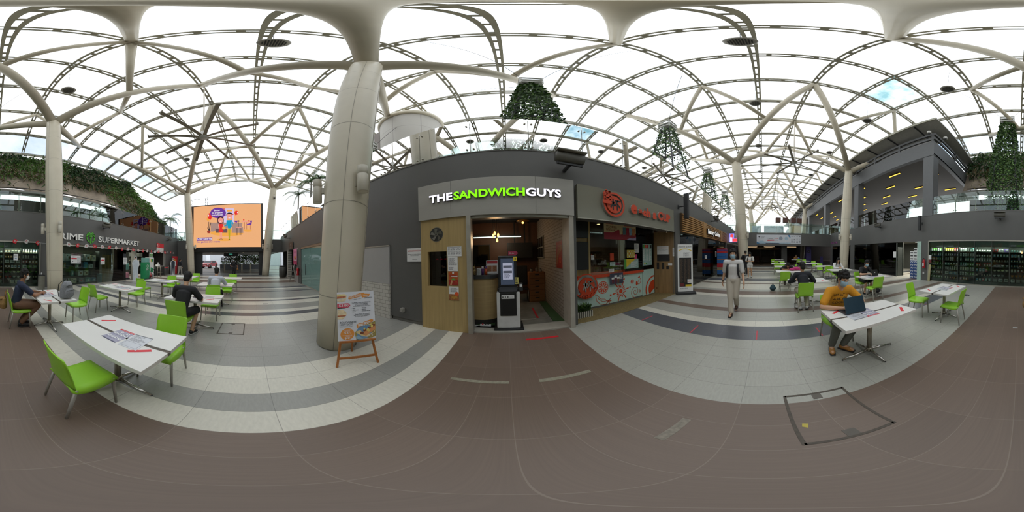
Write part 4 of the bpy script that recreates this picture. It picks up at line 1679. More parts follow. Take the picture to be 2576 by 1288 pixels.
# ================================================================== bubble tea shop
OLIVE = M('olive grey signboard', '7d7b6c', .25, var=.04, scale=2, spec=.6)
MINT = M('mint counter front', 'b4cdc3', .4, var=.02)
CUPO = M('shop orange', 'c8421c', .4, var=.04)
t = thing('shop_sign', 'olive sign with orange cup emblem over the bubble tea counter', 'shop sign', (0, 0, 0))
MB().box(1.45, 5.1, 3.1, WY - .002, 2.41, 3.2, OLIVE).box(1.45, 5.1, 3.09, 3.12, 2.39, 2.41, ALU).build('signboard', t)
SF = facing_shop(0, 3.1, 0)
GS = M('grey letter side', '8b8b86', .4)
b = MB(SF)
cx, cy = 2.38, 2.82
for k in (.02, .06):
    b.ring(cx, cy, k, .265, .315, CUPO if k > .05 else GS, 40)
for i in range(40):
    a0, a1 = i * PI / 20, (i + 1) * PI / 20
    for r in (.265, .315):
        b.add([(cx + r * math.cos(a), cy + r * math.sin(a), z) for a, z in ((a0, .0), (a1, .0), (a1, .06), (a0, .06))], [(0, 1, 2, 3)], GS)
b.prism([(cx + .22 * math.cos(i * PI / 18), cy + .22 * math.sin(i * PI / 18)) for i in range(36)], 0, .05, CUPO)
b.build('emblem_disc', t)


def strokes(b, x, y, s, segs, w, z, mat, th=.02):
    for p in segs:
        b.stroke([(x + u * s, y + v * s) for u, v in p], w, z, mat, th)


BEI = [[(-.45, .2), (-.05, .2)], [(-.25, .5), (-.25, -.5)], [(-.25, .15), (-.48, -.3)], [(-.25, .12), (-.05, -.15)], [(.0, .38), (.5, .38)], [(.27, .38), (-.02, -.1)], [(.22, .1), (.22, -.5)], [(.28, .05), (.5, -.22)]]
GE = [[(-.1, .5), (-.4, .12)], [(-.2, .38), (.3, .38), (-.4, -.02)], [(-.15, .2), (.45, -.05)], [(-.3, -.12), (.3, -.12), (.3, -.45), (-.3, -.45), (-.3, -.12)]]
b = MB(SF)
strokes(b, cx + .03, cy, .27, BEI, .034, .05, BLACK, .006)
b.build('emblem_character', t)
b = MB(SF)
strokes(b, cx - .22, cy + .2, .24, GE, .04, .06, CUPO, .03)
b.prism([(cx - .34, cy - .02), (cx - .12, cy - .02), (cx - .1, cy + .02), (cx - .12, cy + .06), (cx - .34, cy + .06)], .06, .09, CUPO)
b.build('emblem_character', t)
b = MB(SF)
for (s, x, y, size, r) in (('e', 2.9, 2.71, .46, -.06), ('a', 3.2, 2.71, .26, .04), ('c', 3.37, 2.70, .27, -.03), ('h', 3.53, 2.69, .32, .03), ('a', 3.8, 2.68, .36, -.05), ('C', 4.07, 2.69, .34, .03), ('U', 4.33, 2.69, .33, -.03), ('P', 4.57, 2.69, .33, .03)):
    b.text(s, x, y, .03, size, GS, ext=.03, bold=.022, rot=r)
    b.text(s, x, y, .063, size, CUPO, bold=.022, rot=r)
b.build('lettering', t)
GRAV = M('brown pebble wash', '7a6a42', .8, var=.45, scale=70, bump=.4)
struct(MB().box(1.45, 5.36, 3.24, 4.02, -.01, .008, GRAV).build('floor_pebble'))
b = MB()
b.box(1.45, 5.4, 7.2, 7.3, 0, 3.1, ROOMB)
b.box(1.37, 1.45, 3.5, 7.3, 0, 3.1, WOODP)
b.box(5.36, 5.46, 4.1, 7.3, 0, 3.1, ROOMB)
struct(b.build('wall_tea_room'))
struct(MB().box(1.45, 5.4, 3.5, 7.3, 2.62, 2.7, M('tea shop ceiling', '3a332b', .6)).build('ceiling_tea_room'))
t = thing('counter', 'mint green bubble tea counter with orange fruit drawings and orange top', 'counter', (0, 4.0, 0))
MB().box(1.8, 4.34, 0, .5, .07, .93, MINT).build('front_panel', t)
MB().box(1.8, 4.34, .02, .5, .008, .07, M('grey plinth', '6f6d66', .6)).build('plinth', t)
MB().bbox(1.8, 4.36, -.06, .55, .93, 1.02, CUPO, .008).build('top', t)
b = MB(facing_shop(0, -.001, 0))
x0, y0 = 2.64, .61
b.disc(x0, y0, .002, .19, CUPO)
b.disc(x0, y0, .003, .165, MINT)
for k in range(9):
    a = k * 2 * PI / 9
    b.add([(x0 + .015 * math.cos(a), y0 + .015 * math.sin(a), .004)] + [(x0 + .15 * math.cos(a + q), y0 + .15 * math.sin(a + q), .004) for q in (-.28, -.1, .1, .28)], [(0, 1, 2, 3, 4)], CUPO)
x0, y0 = 3.32, .4
b.disc(x0, y0, .004, .075, CUPO)
for k in range(18):
    a = k * PI / 9 + .17
    l = .33 if k % 3 == 0 else (.17 if k % 3 == 1 else .21)
    if y0 + l * math.sin(a) < .08:
        l = (.1 - y0) / math.sin(a)
    c, s = math.cos(a), math.sin(a)
    b.add([(x0 + .1 * c - .008 * s, y0 + .1 * s + .008 * c, .003), (x0 + .1 * c + .008 * s, y0 + .1 * s - .008 * c, .003), (x0 + l * c + .024 * s, y0 + l * s - .024 * c, .003), (x0 + (l + .02) * c, y0 + (l + .02) * s, .003), (x0 + l * c - .024 * s, y0 + l * s + .024 * c, .003)], [(0, 1, 2, 3, 4)], CUPO)
    if k % 3 == 0 and y0 + .42 * s > .1 and y0 + .42 * s < .9:
        b.disc(x0 + .41 * c, y0 + .41 * s, .003, .033, CUPO, 14)
b.disc(3.83, .65, .003, .075, CUPO)
for k in range(7):
    a = k * 2 * PI / 7
    b.stroke([(3.83 + .02 * math.cos(a), .65 + .02 * math.sin(a)), (3.83 + .06 * math.cos(a), .65 + .06 * math.sin(a))], .008, .005, MINT)
b.ring(4.14, .64, .003, .11, .13, CUPO, 24, -2.6, 1.9)
b.add([(4.12, .77, .004), (4.2, .73, .004), (4.22, .83, .004)], [(0, 1, 2)], CUPO)
b.stroke([(4.18, .7), (4.12, .63), (4.17, .56)], .016, .004, CUPO)
b.disc(4.05, .56, .004, .05, CUPO, ry=.08)
pts = [(3.97 + (.02 + .011 * i) * math.cos(i * .6), .27 + (.02 + .011 * i) * math.sin(i * .6)) for i in range(19)]
b.stroke(pts, .016, .003, CUPO)
st = [(4.2 + (.055 if k % 2 == 0 else .028) * math.cos(k * PI / 5 + 1.57), .25 + (.055 if k % 2 == 0 else .028) * math.sin(k * PI / 5 + 1.57)) for k in range(11)]
b.stroke(st, .012, .003, CUPO)
ch = [(2.38, .42), (2.42, .22), (2.55, .1), (2.72, .07), (2.82, .13), (2.7, .24), (2.55, .27), (2.44, .4), (2.38, .42)]
b.stroke(ch, .014, .003, CUPO)
b.stroke([(2.46, .3), (2.62, .17), (2.84, .17)], .014, .003, CUPO)
b.stroke([(2.76, .1), (2.9, .22), (2.82, .16), (2.94, .15), (2.82, .13), (2.88, .07)], .016, .003, CUPO)
b.build('drawing', t)
t = thing('side_panel', 'mint panel with a big orange quarter circle right of the tea counter', 'panel', (0, 4.0, 0))
MB().box(4.36, 5.04, 0, .06, .03, 1.0, MINT).build('board', t)
b = MB(facing_shop(0, -.001, 0))
b.disc(5.04, .22, .002, .36, CUPO, a0=PI / 2, a1=PI * 1.18)
b.ring(5.04, .22, .002, .47, .53, CUPO, 24, PI / 2, PI * 1.11)
b.build('drawing', t)
b = MB()
b.box(2.22, 3.3, 4.0, 4.012, 1.02, 2.62, SHOPGL)
b.box(3.31, 4.2, 4.0, 4.012, 1.02, 2.62, SHOPGL)
b.box(4.21, 5.04, 4.0, 4.012, 1.02, 2.62, SHOPGL)
b.box(2.16, 2.22, 3.97, 4.05, 1.02, 2.62, WOODP)
struct(b.build('window_tea_shop'))
# round emblem on the left of the counter
t = thing('emblem', 'round orange cup emblem standing in front of the tea counter by the planter', 'emblem', (2.06, 3.93, .72))
b = MB(facing_shop(0, 0, 0))
b.prism([(.36 * math.cos(i * PI / 24), .36 * math.sin(i * PI / 24)) for i in range(48)], -.02, .0, CUPO)
b.ring(0, 0, .003, .26, .325, M('mirror silver', 'a5a6a4', .12, metal=1), 48)
b.prism([(.245 * math.cos(i * PI / 24), .245 * math.sin(i * PI / 24)) for i in range(48)], 0, .02, CUPO)
b.build('disc', t)
b = MB(facing_shop(0, 0, 0))
strokes(b, .03, .02, .3, BEI, .04, .02, M('mirror silver'), .015)
b.build('character', t)
b = MB(facing_shop(0, 0, 0))
for k, ch_ in enumerate('EachACup'):
    a = -2.2 + k * .28
    b.text(ch_, .33 * math.cos(a), .33 * math.sin(a), .02, .12, CUPO, 'CENTER', ext=.01, bold=.01, rot=a + PI / 2)
b.build('lettering', t)
# screens, banners and cards in and on the glass
for (z0, z1, lab) in ((2.06, 2.58, 'upper black monitor at the left of the tea shop window'), (1.2, 1.95, 'lower black monitor at the left of the tea shop window')):
    t = thing('monitor', lab, 'monitor', (1.86, 3.9, z0))
    MB().bbox(-.27, .27, 0, .05, 0, z1 - z0, BLACK, .01).build('panel', t)
    MB().box(-.05, .05, .05, .12, .2, .3, DKGREY).build('bracket', t)
struct(MB().box(1.45, 2.17, 4.02, 4.1, 1.02, 2.62, WOODP).build('wall_tea_left'))


def d_promo(b, w, h):
    CR = M('cream print', 'cfb98e', .5)
    b.rect(-w / 2, w / 2, -h / 2, h / 2, .005, CR)
    CRI = M('crimson print', '9c1c30', .5)
    pts = [(-w * .5, -h * .5), (w * .5, -h * .5), (w * .5, -h * .05), (w * .2, -h * .02), (-w * .1, h * .1), (-w * .25, -h * .1), (-w * .5, -h * .12)]
    b.add([(x, y, .006) for x, y in pts], [list(range(len(pts)))], CRI)
    for i, m in enumerate((M('cream print'), M('teal print', '5a7c84', .5), CRI, M('sky print', '8fb3cc', .5), M('tan print', 'c07a4a', .5))):
        x = -w * .05 + i * w * .105
        b.add([(x, -h * .2, .008), (x + w * .09, -h * .17, .008), (x + w * .1, h * .28, .008), (x - w * .01, h * .26, .008)], [(0, 1, 2, 3)], m)
    b.lines(-w * .44, -w * .1, h * .0, h * .3, 4, .007, M('brown ink', '7a5a3a', .6))
    b.lines(-w * .44, -w * .2, h * .36, h * .46, 2, .007, RED)
    b.lines(w * .1, w * .4, h * .34, h * .46, 2, .007, RED)
    b.add([(w * .15, -h * .5, .009), (w * .5, -h * .5, .009), (w * .5, -h * .28, .009), (w * .4, -h * .38, .009), (w * .28, -h * .36, .009)], [(0, 1, 2, 3, 4)], M('lilac print', 'b0a2c4', .5))


sheet('hanging_banner', 'red and cream promotion banner hung across the tea shop glass', 'banner', 3.35, 2.32, 1.32, .53, 3.97, d_promo)


def d_drinks(b, w, h):
    b.rect(-w / 2, w / 2, -h / 2, h / 2, .005, M('slate print', '3c4050', .5))
    for i, m in enumerate((M('berry drink', '5c2230', .4), M('berry drink'), M('brown drink', '6a4028', .4))):
        x = -w * .35 + i * w * .2
        hh = h * (.55 if i != 1 else .72)
        b.add([(x, -h * .42, .007), (x + w * .13, -h * .42, .007), (x + w * .17, -h * .42 + hh, .007), (x - w * .03, -h * .42 + hh, .007)], [(0, 1, 2, 3)], PAPER)
        b.add([(x, -h * .42, .008), (x + w * .13, -h * .42, .008), (x + w * .16, -h * .42 + hh * .7, .008), (x - w * .02, -h * .42 + hh * .7, .008)], [(0, 1, 2, 3)], m)
    b.lines(w * .2, w * .46, -h * .1, h * .3, 5, .007, PAPER)


sheet('poster', 'slate poster of three iced drinks taped over the tea counter edge', 'poster', 3.1, .85, .52, .34, 3.925, d_drinks)
GLZ_Y = 3.985


def d_grid(b, w, h):
    b.rect(-w / 2, w / 2, -h / 2, h / 2, .005, M('pale yellow print', 'c6b64e', .5))
    for i in range(6):
        for j in range(3):
            b.disc(-w * .4 + i * w * .16, -h * .3 + j * h * .3, .006, .018, PAPER if (i + j) % 2 else ORANGE, 10)


def d_leaflet(b, w, h):
    b.rect(-w / 2, w / 2, -h / 2, h / 2, .005, M('aqua print', '9ab6b0', .5))
    b.add([(-w * .4, h * .5, .006), (w * .3, h * .5, .006), (-w * .4, -h * .4, .006)], [(0, 1, 2)], YELLOW)
    b.rect(-w / 2, -w * .36, -h / 2, h / 2, .007, GREENP)
    b.lines(-w * .05, w * .45, -h * .4, h * .2, 6, .007, PAPER)


def d_menu(b, w, h):
    b.rect(-w / 2, w / 2, -h / 2, h / 2, .005, M('aqua print'))
    for i in range(5):
        b.rect(-w * .48 + i * w * .195, -w * .31 + i * w * .195, h * .3, h * .46, .007, (GREENP, ORANGE, RED, M('aqua print'), INK)[i])
    for i in range(3):
        b.lines(-w * .45 + i * w * .32, -w * .2 + i * w * .32, -h * .3, h * .26, 12, .006, PAPER)
    b.disc(-w * .3, -h * .4, .007, .035, YELLOW)
    b.disc(-w * .14, -h * .42, .007, .03, GREENP)


sheet('sticker', 'yellow sheet of small drink icons on the tea shop glass', 'sticker', 3.78, 1.6, .38, .26, GLZ_Y, d_grid)
sheet('sticker', 'aqua and yellow leaflet below the icon sheet on the tea shop glass', 'sticker', 3.8, 1.27, .66, .32, GLZ_Y, d_leaflet)
sheet('notice', 'white paper notice high on the tea shop glass', 'notice', 4.05, 1.8, .21, .32, GLZ_Y, d_text)
sheet('sticker', 'round pink sticker on the tea shop glass', 'sticker', 4.0, 1.5, .12, .16, GLZ_Y, None, PINK)
sheet('menu_board', 'aqua tea menu with coloured header on the right pane', 'menu', 4.62, 1.56, .52, .8, GLZ_Y, d_menu)
sheet('sticker', 'orange card low on the left pane of the tea shop', 'sticker', 2.98, 1.52, .14, .22, GLZ_Y, None, CUPO)
sheet('sticker', 'pale aqua card below the orange card on the tea shop glass', 'sticker', 3.0, 1.3, .2, .12, GLZ_Y, d_text, MINT)
sheet('sticker', 'small white price card at the foot of the tea shop glass', 'sticker', 2.95, 1.1, .2, .1, GLZ_Y, d_text)
sheet('sticker', 'white square card at the left edge of the tea shop glass', 'sticker', 2.3, 1.52, .1, .13, GLZ_Y, d_text)
# angled timber end wall with slots
AX = Vector((.34, -.7, 0)).normalized()
WA = frame((5.04, 3.98, 0), AX, (0, 0, 1))
TIMB = M('streaky timber boards', '8a6d46', .5, var=.22, scale=2, stretch=(5, 5, .4))
t = thing('timber_wall', 'streaky timber end wall with three slots beside the tea shop glass', 'wall panel', (0, 0, 0))
MB(WA).prism([(0, .0), (.76, .0), (.76, 2.42), (0, 2.42)], -.06, 0, TIMB).build('boards', t)
b = MB(WA)
for x, w, h in ((.14, .1, .27), (.34, .1, .26), (.52, .1, .12)):
    b.rect(x - w / 2, x + w / 2, .98, .98 + h, .002, BLACK)
b.build('slot', t)
b = MB(WA)
b.prism([(.76, 0), (.82, 0), (.82, 2.42), (.76, 2.42)], -.06, .02, WOODP)
b.build('edge_post', t)
b = MB(WA)
b.rect(.05, .11, .18, .26, .004, M('brass plate', '6b4a2a', .5))
b.build('socket', t)


def on_wa(name, label, cat, x, z, w, h, draw, mat=None, dz=.003):
    t = thing(name, label, cat, tuple(WA @ Vector((x, z, dz))))
    m4 = WA.copy()
    m4.translation = (0, 0, 0)
    b = MB(m4)
    b.prism([(-w / 2, -h / 2), (w / 2, -h / 2), (w / 2, h / 2), (-w / 2, h / 2)], 0, .004, mat or PAPER)
    b.build('sheet', t)
    if draw:
        b = MB(m4)
        draw(b, w, h)
        b.build('print', t)


on_wa('notice', 'white safe distancing sheet on the streaky timber wall', 'notice', .34, 1.72, .45, .32, d_safe)
on_wa('monitor', 'small black screen under the sheet on the timber wall', 'monitor', .36, 1.42, .5, .28, None, BLACK)
on_wa('notice', 'small white label beside the slots of the timber wall', 'notice', .62, 1.17, .16, .08, None)
on_wa('notice', 'narrow white notice on the pale edge post of the timber wall', 'notice', .79, 1.65, .13, .33, d_text, None, .022)
# planter
t = thing('planter', 'small white picket planter with green plants at the foot of the tea counter', 'planter', (1.76, 3.6, .008))
b = MB()
b.box(-.22, .22, -.09, .09, .01, .15, DKGREY)
for i in range(9):
    b.box(-.23 + i * .054, -.195 + i * .054, -.105, -.09, 0, .17, M('weathered white', 'a9a598', .7))
b.box(.22, .235, -.09, .09, 0, .16, M('weathered white'))
b.build('box', t)
b = MB()
rs = random.Random(21)
for i in range(220):
    x = rs.uniform(-.2, .2)
    p = Vector((x, rs.uniform(-.07, .07), .15))
    d = Vector((rs.uniform(-.7, .7), rs.uniform(-.8, .6), rs.uniform(.5, 1.2))).normalized() * rs.uniform(.08, .26)
    s = Vector((-d.y, d.x, 0.01)).normalized() * rs.uniform(.015, .035)
    b.add([p, p + d * .6 + s, p + d, p + d * .6 - s], [(0, 1, 2, 3)], LEAF[rs.choice((0, 1, 1))])
b.build('foliage', t)
li = bpy.data.lights.new('tea_shop_lamp', 'AREA')
li.energy = 14
li.color = (1, .85, .65)
li.size = 1.5
lo = bpy.data.objects.new('tea_shop_lamp', li)
lo.location = (3.2, 5.6, 2.55)
COL.objects.link(lo)
for i, x in enumerate((2.1, 2.9, 3.7)):
    t = thing('downlight', 'warm recessed ceiling light behind the tea shop glass', 'ceiling light', (x, 4.6, 2.62), 0, 'recessed lights of the tea shop')
    MB().ring(0, 0, -.003, .05, .09, PAPER, 20).build('trim_ring', t)
    MB().disc(0, 0, -.002, .06, EM('warm downlight', 'ffd898', 4)).build('lens', t)
# shelving and machines inside the tea shop
t = thing('back_shelf', 'brown storage unit with bottles at the rear of the tea shop', 'shelf unit', (3.2, 6.9, 0))
MB().box(-1.4, 1.4, -.25, .25, 0, 1.0, BRWALL).build('cabinet', t)
for z in (1.35, 1.75):
    MB().box(-1.4, 1.4, 0, .25, z, z + .03, BRWALL).build('shelf', t)
for i in range(12):
    q = thing('syrup_bottle', 'syrup bottle on the rear shelf of the tea shop', 'bottle', (2.0 + i * .2, 7.03, 1.38), 0, 'syrup bottles in the tea shop')
    MB().lathe([(.035, 0), (.035, .15), (.014, .2), (.014, .24), (0, .24)], (PAPER, CUPO, M('brown drink'))[i % 3], n=10).build('glass', q)
    MB().lathe([(.016, .24), (.016, .27), (0, .27)], BLACK, n=8).build('cap', q)

# ================================================================== display stand
t = thing('display_stand', 'tall white skip-the-queue menu stand on a black base by the dark pillar', 'display stand', (5.62, 2.92, 0))
rt = Vector((.62, -.785, 0)).normalized()
DSF = frame((-.0, -.0, 0), rt, Vector((.05, .03, 1)))
b = MB(frame((0, 0, 0), rt, (0, 0, 1)))
b.prism([(-.38, .0), (.38, .0), (.38, .07), (-.38, .07)], -.22, .22, DKGREY)
b.build('base', t)
MB(DSF).prism([(-.3, .08), (.3, .08), (.3, 1.95), (-.3, 1.95)], -.02, .01, WHITE).build('panel', t)
MB(DSF).prism([(-.02, .05), (.02, .05), (.02, 1.2), (-.02, 1.2)], -.05, -.02, DKGREY).build('support', t)
b = MB(DSF)
b.text('Skip the queue!', 0, 1.83, .013, .1, INK, 'CENTER', width=.54)
b.stroke([(-.25, 1.7), (-.12, 1.755), (0, 1.77), (.12, 1.755), (.25, 1.7)], .03, .013, YELLOW)
b.lines(-.07, .26, 1.47, 1.63, 4, .013, GREYINK)
b.rect(-.24, .24, .28, 1.42, .013, M('menu black', '1f1d1a', .5))
for i in range(3):
    b.lines(-.21 + i * .15, -.09 + i * .15, .45, 1.38, 30, .015, M('menu ink', '5c4a3c', .6))
b.rect(-.2, -.05, .3, .42, .015, M('menu red', '6c2226', .6))
b.rect(.08, .24, .42, .57, .016, PAPER)
b.text('#01', .1, .46, .018, .07, ORANGE)
b.rect(-.0, .24, .28, .36, .016, YELLOW)
b.lines(-.2, .2, .17, .23, 2, .013, GREYINK)
b.build('print', t)

# ================================================================== bakery
SLAT = M('honey timber slats', 'a5773c', .45, var=.08, scale=3, stretch=(.4, 1, 9))
SLATD = M('shadow gap', '4e3a22', .7)
t = thing('shop_sign', 'honey timber slat sign with white lettering over the bakery', 'shop sign', (0, 0, 0))
b = MB()
b.box(5.72, 13.65, 3.12, WY - .002, 2.43, 3.25, SLATD)
b.build('backing', t)
b = MB()
for x0, x1 in ((5.74, 8.0), (8.45, 11.5), (12.0, 13.63)):
    for i in range(9):
        z = 2.45 + i * .09
        b.box(x0, x1, 3.07, 3.12, z, z + .055, SLAT)
b.build('slat', t)
b = MB()
for x0, x1 in ((8.0, 8.45), (11.5, 12.0)):
    b.box(x0, x1, 3.06, 3.12, 2.43, 3.25, SLAT)
b.build('post', t)
b = MB(facing_shop(0, 3.06, 0))
b.text('Bakery Cuisine', 8.45, 2.68, .05, .36, BLACK, width=2.5, ext=.045, bold=.012)
b.text('Bakery Cuisine', 8.45, 2.68, .1, .36, EM('bakery letter', 'f2f2ee', .9), width=2.5, bold=.012)
b.build('lettering', t)
b = MB()
for x0, x1 in ((5.72, 7.25), (7.26, 8.8), (8.81, 10.3), (10.31, 12.0), (12.01, 13.64)):
    b.box(x0, x1, 3.28, 3.292, 0.02, 2.43, SHOPGL)
b.box(5.72, 13.64, 3.26, 3.31, 0, .03, ALU)
struct(b.build('window_bakery'))
struct(MB().box(5.46, 14.0, 3.5, 8, 2.95, 3.0, M('bakery ceiling', '2b2a2a', .7)).build('ceiling_bakery'))
struct(MB().box(5.46, 14.0, 7.0, 7.1, 0, 3.0, M('bakery rear', '6a5138', .7)).build('wall_bakery_rear'))
SPOT = EM('spot bulb', 'fff6e0', 9)
for i, (x, y) in enumerate(((6.3, 4.2), (6.5, 5.0), (7.4, 4.4), (7.9, 5.2), (8.6, 4.3), (9.2, 5.0), (10.2, 4.4), (11.6, 4.6))):
    t = thing('spotlight', 'small bright spotlight under the dark bakery ceiling', 'spotlight', (x, y, 2.6), 0, 'bakery spotlights')
    MB().cyl((0, 0, .05), (0, 0, .35), .012, BLACK, 6).build('stem', t)
    MB().cyl((0, 0, .0), (0, 0, .08), .045, BLACK, 10).build('can', t)
    MB().ball((0, 0, -.01), .04, SPOT, 10, 8).build('bulb', t)
li = bpy.data.lights.new('bakery_lamp', 'AREA')
li.energy = 140
li.color = (1, .9, .75)
li.size = 3
lo = bpy.data.objects.new('bakery_lamp', li)
lo.location = (8.5, 5.0, 2.9)
COL.objects.link(lo)
for i, (x, lab) in enumerate(((6.4, 'slatted bread stand nearest the dark pillar inside the bakery'), (9.4, 'slatted bread stand further inside the bakery'))):
    t = thing('bread_stand', lab, 'bread stand', (x, 4.1, 0))
    b = MB()
    for k in range(8):
        b.box(-.65, .65, -.35, .35, .05 + k * .11, .12 + k * .11, SLAT)
    b.box(-.6, .6, -.3, .3, 0, .9, SLATD)
    b.build('slatted_base', t)
    MB().box(-.68, .68, -.38, .38, .92, .96, SLAT).build('top', t)
    for k in range(10):
        q = thing('bread_loaf', ('loaf of bread on the near slatted stand in the bakery', 'loaf of bread on the further slatted stand in the bakery')[i], 'bread', (x - .5 + (k % 5) * .25, 4.0 + (k // 5) * .25, .96), 0, ('loaves on the near stand', 'loaves on the further stand')[i])
        MB().ball((0, 0, .05), (.11, .07, .06), M('crust', 'b9772e', .6, var=.3, scale=14), 10, 7).build('crust', q)
t = thing('baker', 'dark refrigerated cabinet standing inside the bakery', 'cabinet', (8.1, 5.6, 0))
t.name = 'display_cabinet'
MB().bbox(-.6, .6, -.35, .35, 0, 2.0, BLACK, .02).build('body', t)
MB().box(-.5, .5, -.36, -.35, .8, 1.9, M('dark window band')).build('door', t)
sheet('notice', 'white paper on the bakery glass near its far end', 'notice', 10.9, 1.5, .28, .4, 3.27, d_text)
sheet('notice', 'small white sticker on the middle bakery pane', 'notice', 8.9, 1.35, .3, .2, 3.27, d_text)
# crates trolley outside the bakery
t = thing('crate_trolley', 'wheeled trolley under the stack of blue and red crates by the bakery glass', 'trolley', (10.75, 2.75, 0))
MB().box(-.35, .35, -.3, .3, .1, .15, BLACK).build('platform', t)
for sx in (-1, 1):
    for sy in (-1, 1):
        MB().cyl((sx * .28 - .02, sy * .24, .05), (sx * .28 + .02, sy * .24, .05), .05, BLACK, 10).build('wheel', t)
CB, CRD, CTN = M('blue crate', '2c64a4', .45), M('red crate', 'b02430', .45), M('tan crate', '9a8a6c', .5)
z = .15
for k, (h, c, nm) in enumerate(((.28, CB, 'lowest blue crate'), (.2, CTN, 'tan crate'), (.26, CRD, 'lower red crate'), (.24, CB, 'blue crate over the lower red crate'), (.04, M('orange rim', 'c07a3a', .5), 'thin orange tray'), (.2, CB, 'blue crate above the orange tray'), (.2, CB, 'blue crate below the upper red crate'), (.14, CRD, 'upper red crate'), (.09, M('purple crate', '5c3a7c', .5), 'purple crate'), (.08, CRD, 'topmost red crate'))):
    q = thing('crate', nm + ' in the stack by the bakery glass', 'crate', (10.75, 2.75, z))
    b = MB()
    b.bbox(-.34, .34, -.29, .29, 0, h - .006, c, .01)
    for i in range(max(1, int(h / .05))):
        for sx in (-1, 1):
            b.box(sx * .34 - .006, sx * .34 + .006, -.27, .27, .015 + i * .05, .03 + i * .05, c)
        b.box(-.32, .32, -.296, -.284, .015 + i * .05, .03 + i * .05, c)
    b.build('shell', q)
    z += h
# shops beyond the bakery: a small lit screen and canopy
t = thing('lit_sign', 'small glowing red and blue sign high beyond the bakery', 'sign', (15.2, 2.95, 2.55))
MB().box(-.05, .05, -.55, .25, 0, .9, BLACK).build('case', t)
b = MB(frame((-.052, -.15, 0), (0, -1, 0), (0, 0, 1)))
b.rect(-.38, .38, .03, .87, .001, EM('sign violet', '8a86e0', 1.3))
b.disc(-.15, .62, .003, .16, EM('sign red', 'e04848', 1.3))
b.rect(-.1, .36, .08, .36, .003, EM('sign red'))
b.rect(-.34, -.12, .08, .5, .003, EM('sign pale', 'd9d4ff', 1.3))
b.build('screen', t)
struct(MB().box(14.1, 18.7, 2.9, 3.6, 2.38, 2.46, ALU).build('trim_5'))
for i in range(4):
    t = thing('strip_light', 'pale ceiling strip light in the shop beyond the bakery', 'ceiling light', (15 + i * .9, 4.6, 2.6), 0, 'strip lights beyond the bakery')
    MB().box(-.3, .3, -.05, .05, 0, .04, EM('strip glow', 'fff2d8', 3)).build('tube', t)

# ================================================================== left part of the shop wall
TEALGL = glass('teal frosted glass', (.55, .72, .70), 1.2, .02, .72, '8fb5ae')
b = MB()
for x0, x1 in ((-10.2, -8.5), (-8.49, -6.9), (-6.89, -5.6)):
    b.box(x0, x1, 3.24, 3.252, .03, 2.3, TEALGL)
b.box(-10.2, -5.6, 3.22, 3.27, 0, .03, ALU)
b.box(-10.2, -5.6, 3.21, 3.3, 2.3, 2.42, M('brown header', '8a7560', .5))
struct(b.build('window_frosted'))
t = thing('door_pull', 'long dark pull handle on the teal frosted glass door', 'door handle', (-9.3, 3.2, 1.0))
MB().cyl((0, 0, -.32), (0, 0, .32), .015, BLACK, 8).build('bar', t)
MB().cyl((0, 0, -.2), (0, .04, -.2), .01, BLACK, 6).cyl((0, 0, .2), (0, .04, .2), .01, BLACK, 6).build('bracket', t)
WTILE = tiles('white subway tile', 'bdb9b0', .2, .1, '8c8880', .006, (0, 0), None, .25, .02, .5, 'xz')
b = MB()
b.box(-5.6, -2.76, 3.1, 3.2, 0, .95, WTILE)
struct(b.build('wall_tile_dado'))
b = MB()
b.box(-5.6, -2.76, 3.11, 3.2, .955, 1.93, M('white hoarding board', 'a4a29f', .5, var=.02))
b.box(-5.6, -2.75, 3.1, 3.2, 1.93, 1.96, ALU)
struct(b.build('wall_white_board'))
for (x, z, lab, s) in ((-2.35, .34, 'grey outdoor socket low on the dark wall near the white tiles', .09),):
    t = thing('wall_socket', lab, 'socket', (x, 3.12, z))
    MB().bbox(-s / 2, s / 2, -.07, .03, -s * .6, s * .6, M('socket grey', '8f8c84', .5), .015).build('box', t)
    MB().box(-s * .4, s * .4, -.085, -.07, -s * .4, s * .1, M('socket grey')).build('cover', t)
# dim shop with pink poster, white tile pier
b = MB()
b.box(-14.15, -13.8, 3.16, 3.5, 0, 2.42, WTILE)
struct(b.build('wall_tile_pier'))


def d_icecream(b, w, h):
    b.rect(-w / 2, w / 2, -h / 2, h / 2, .005, M('pink poster', 'd884a8', .5))
    b.rect(-w / 2, w / 2, -h / 2, -h * .25, .006, M('hot pink', 'b83060', .5))
    b.text('Acai', 0, h * .22, .008, .25, M('hot pink'), 'CENTER', width=w * .6)
    b.disc(0, -h * .1, .008, w * .3, PAPER, ry=h * .16)
    b.disc(0, -h * .06, .009, w * .26, RED, ry=h * .12)
    b.disc(w * .05, -h * .02, .01, w * .14, YELLOW, ry=h * .05)
    b.disc(-w * .02, -h * .16, .01, w * .2, PHONE, ry=h * .06)


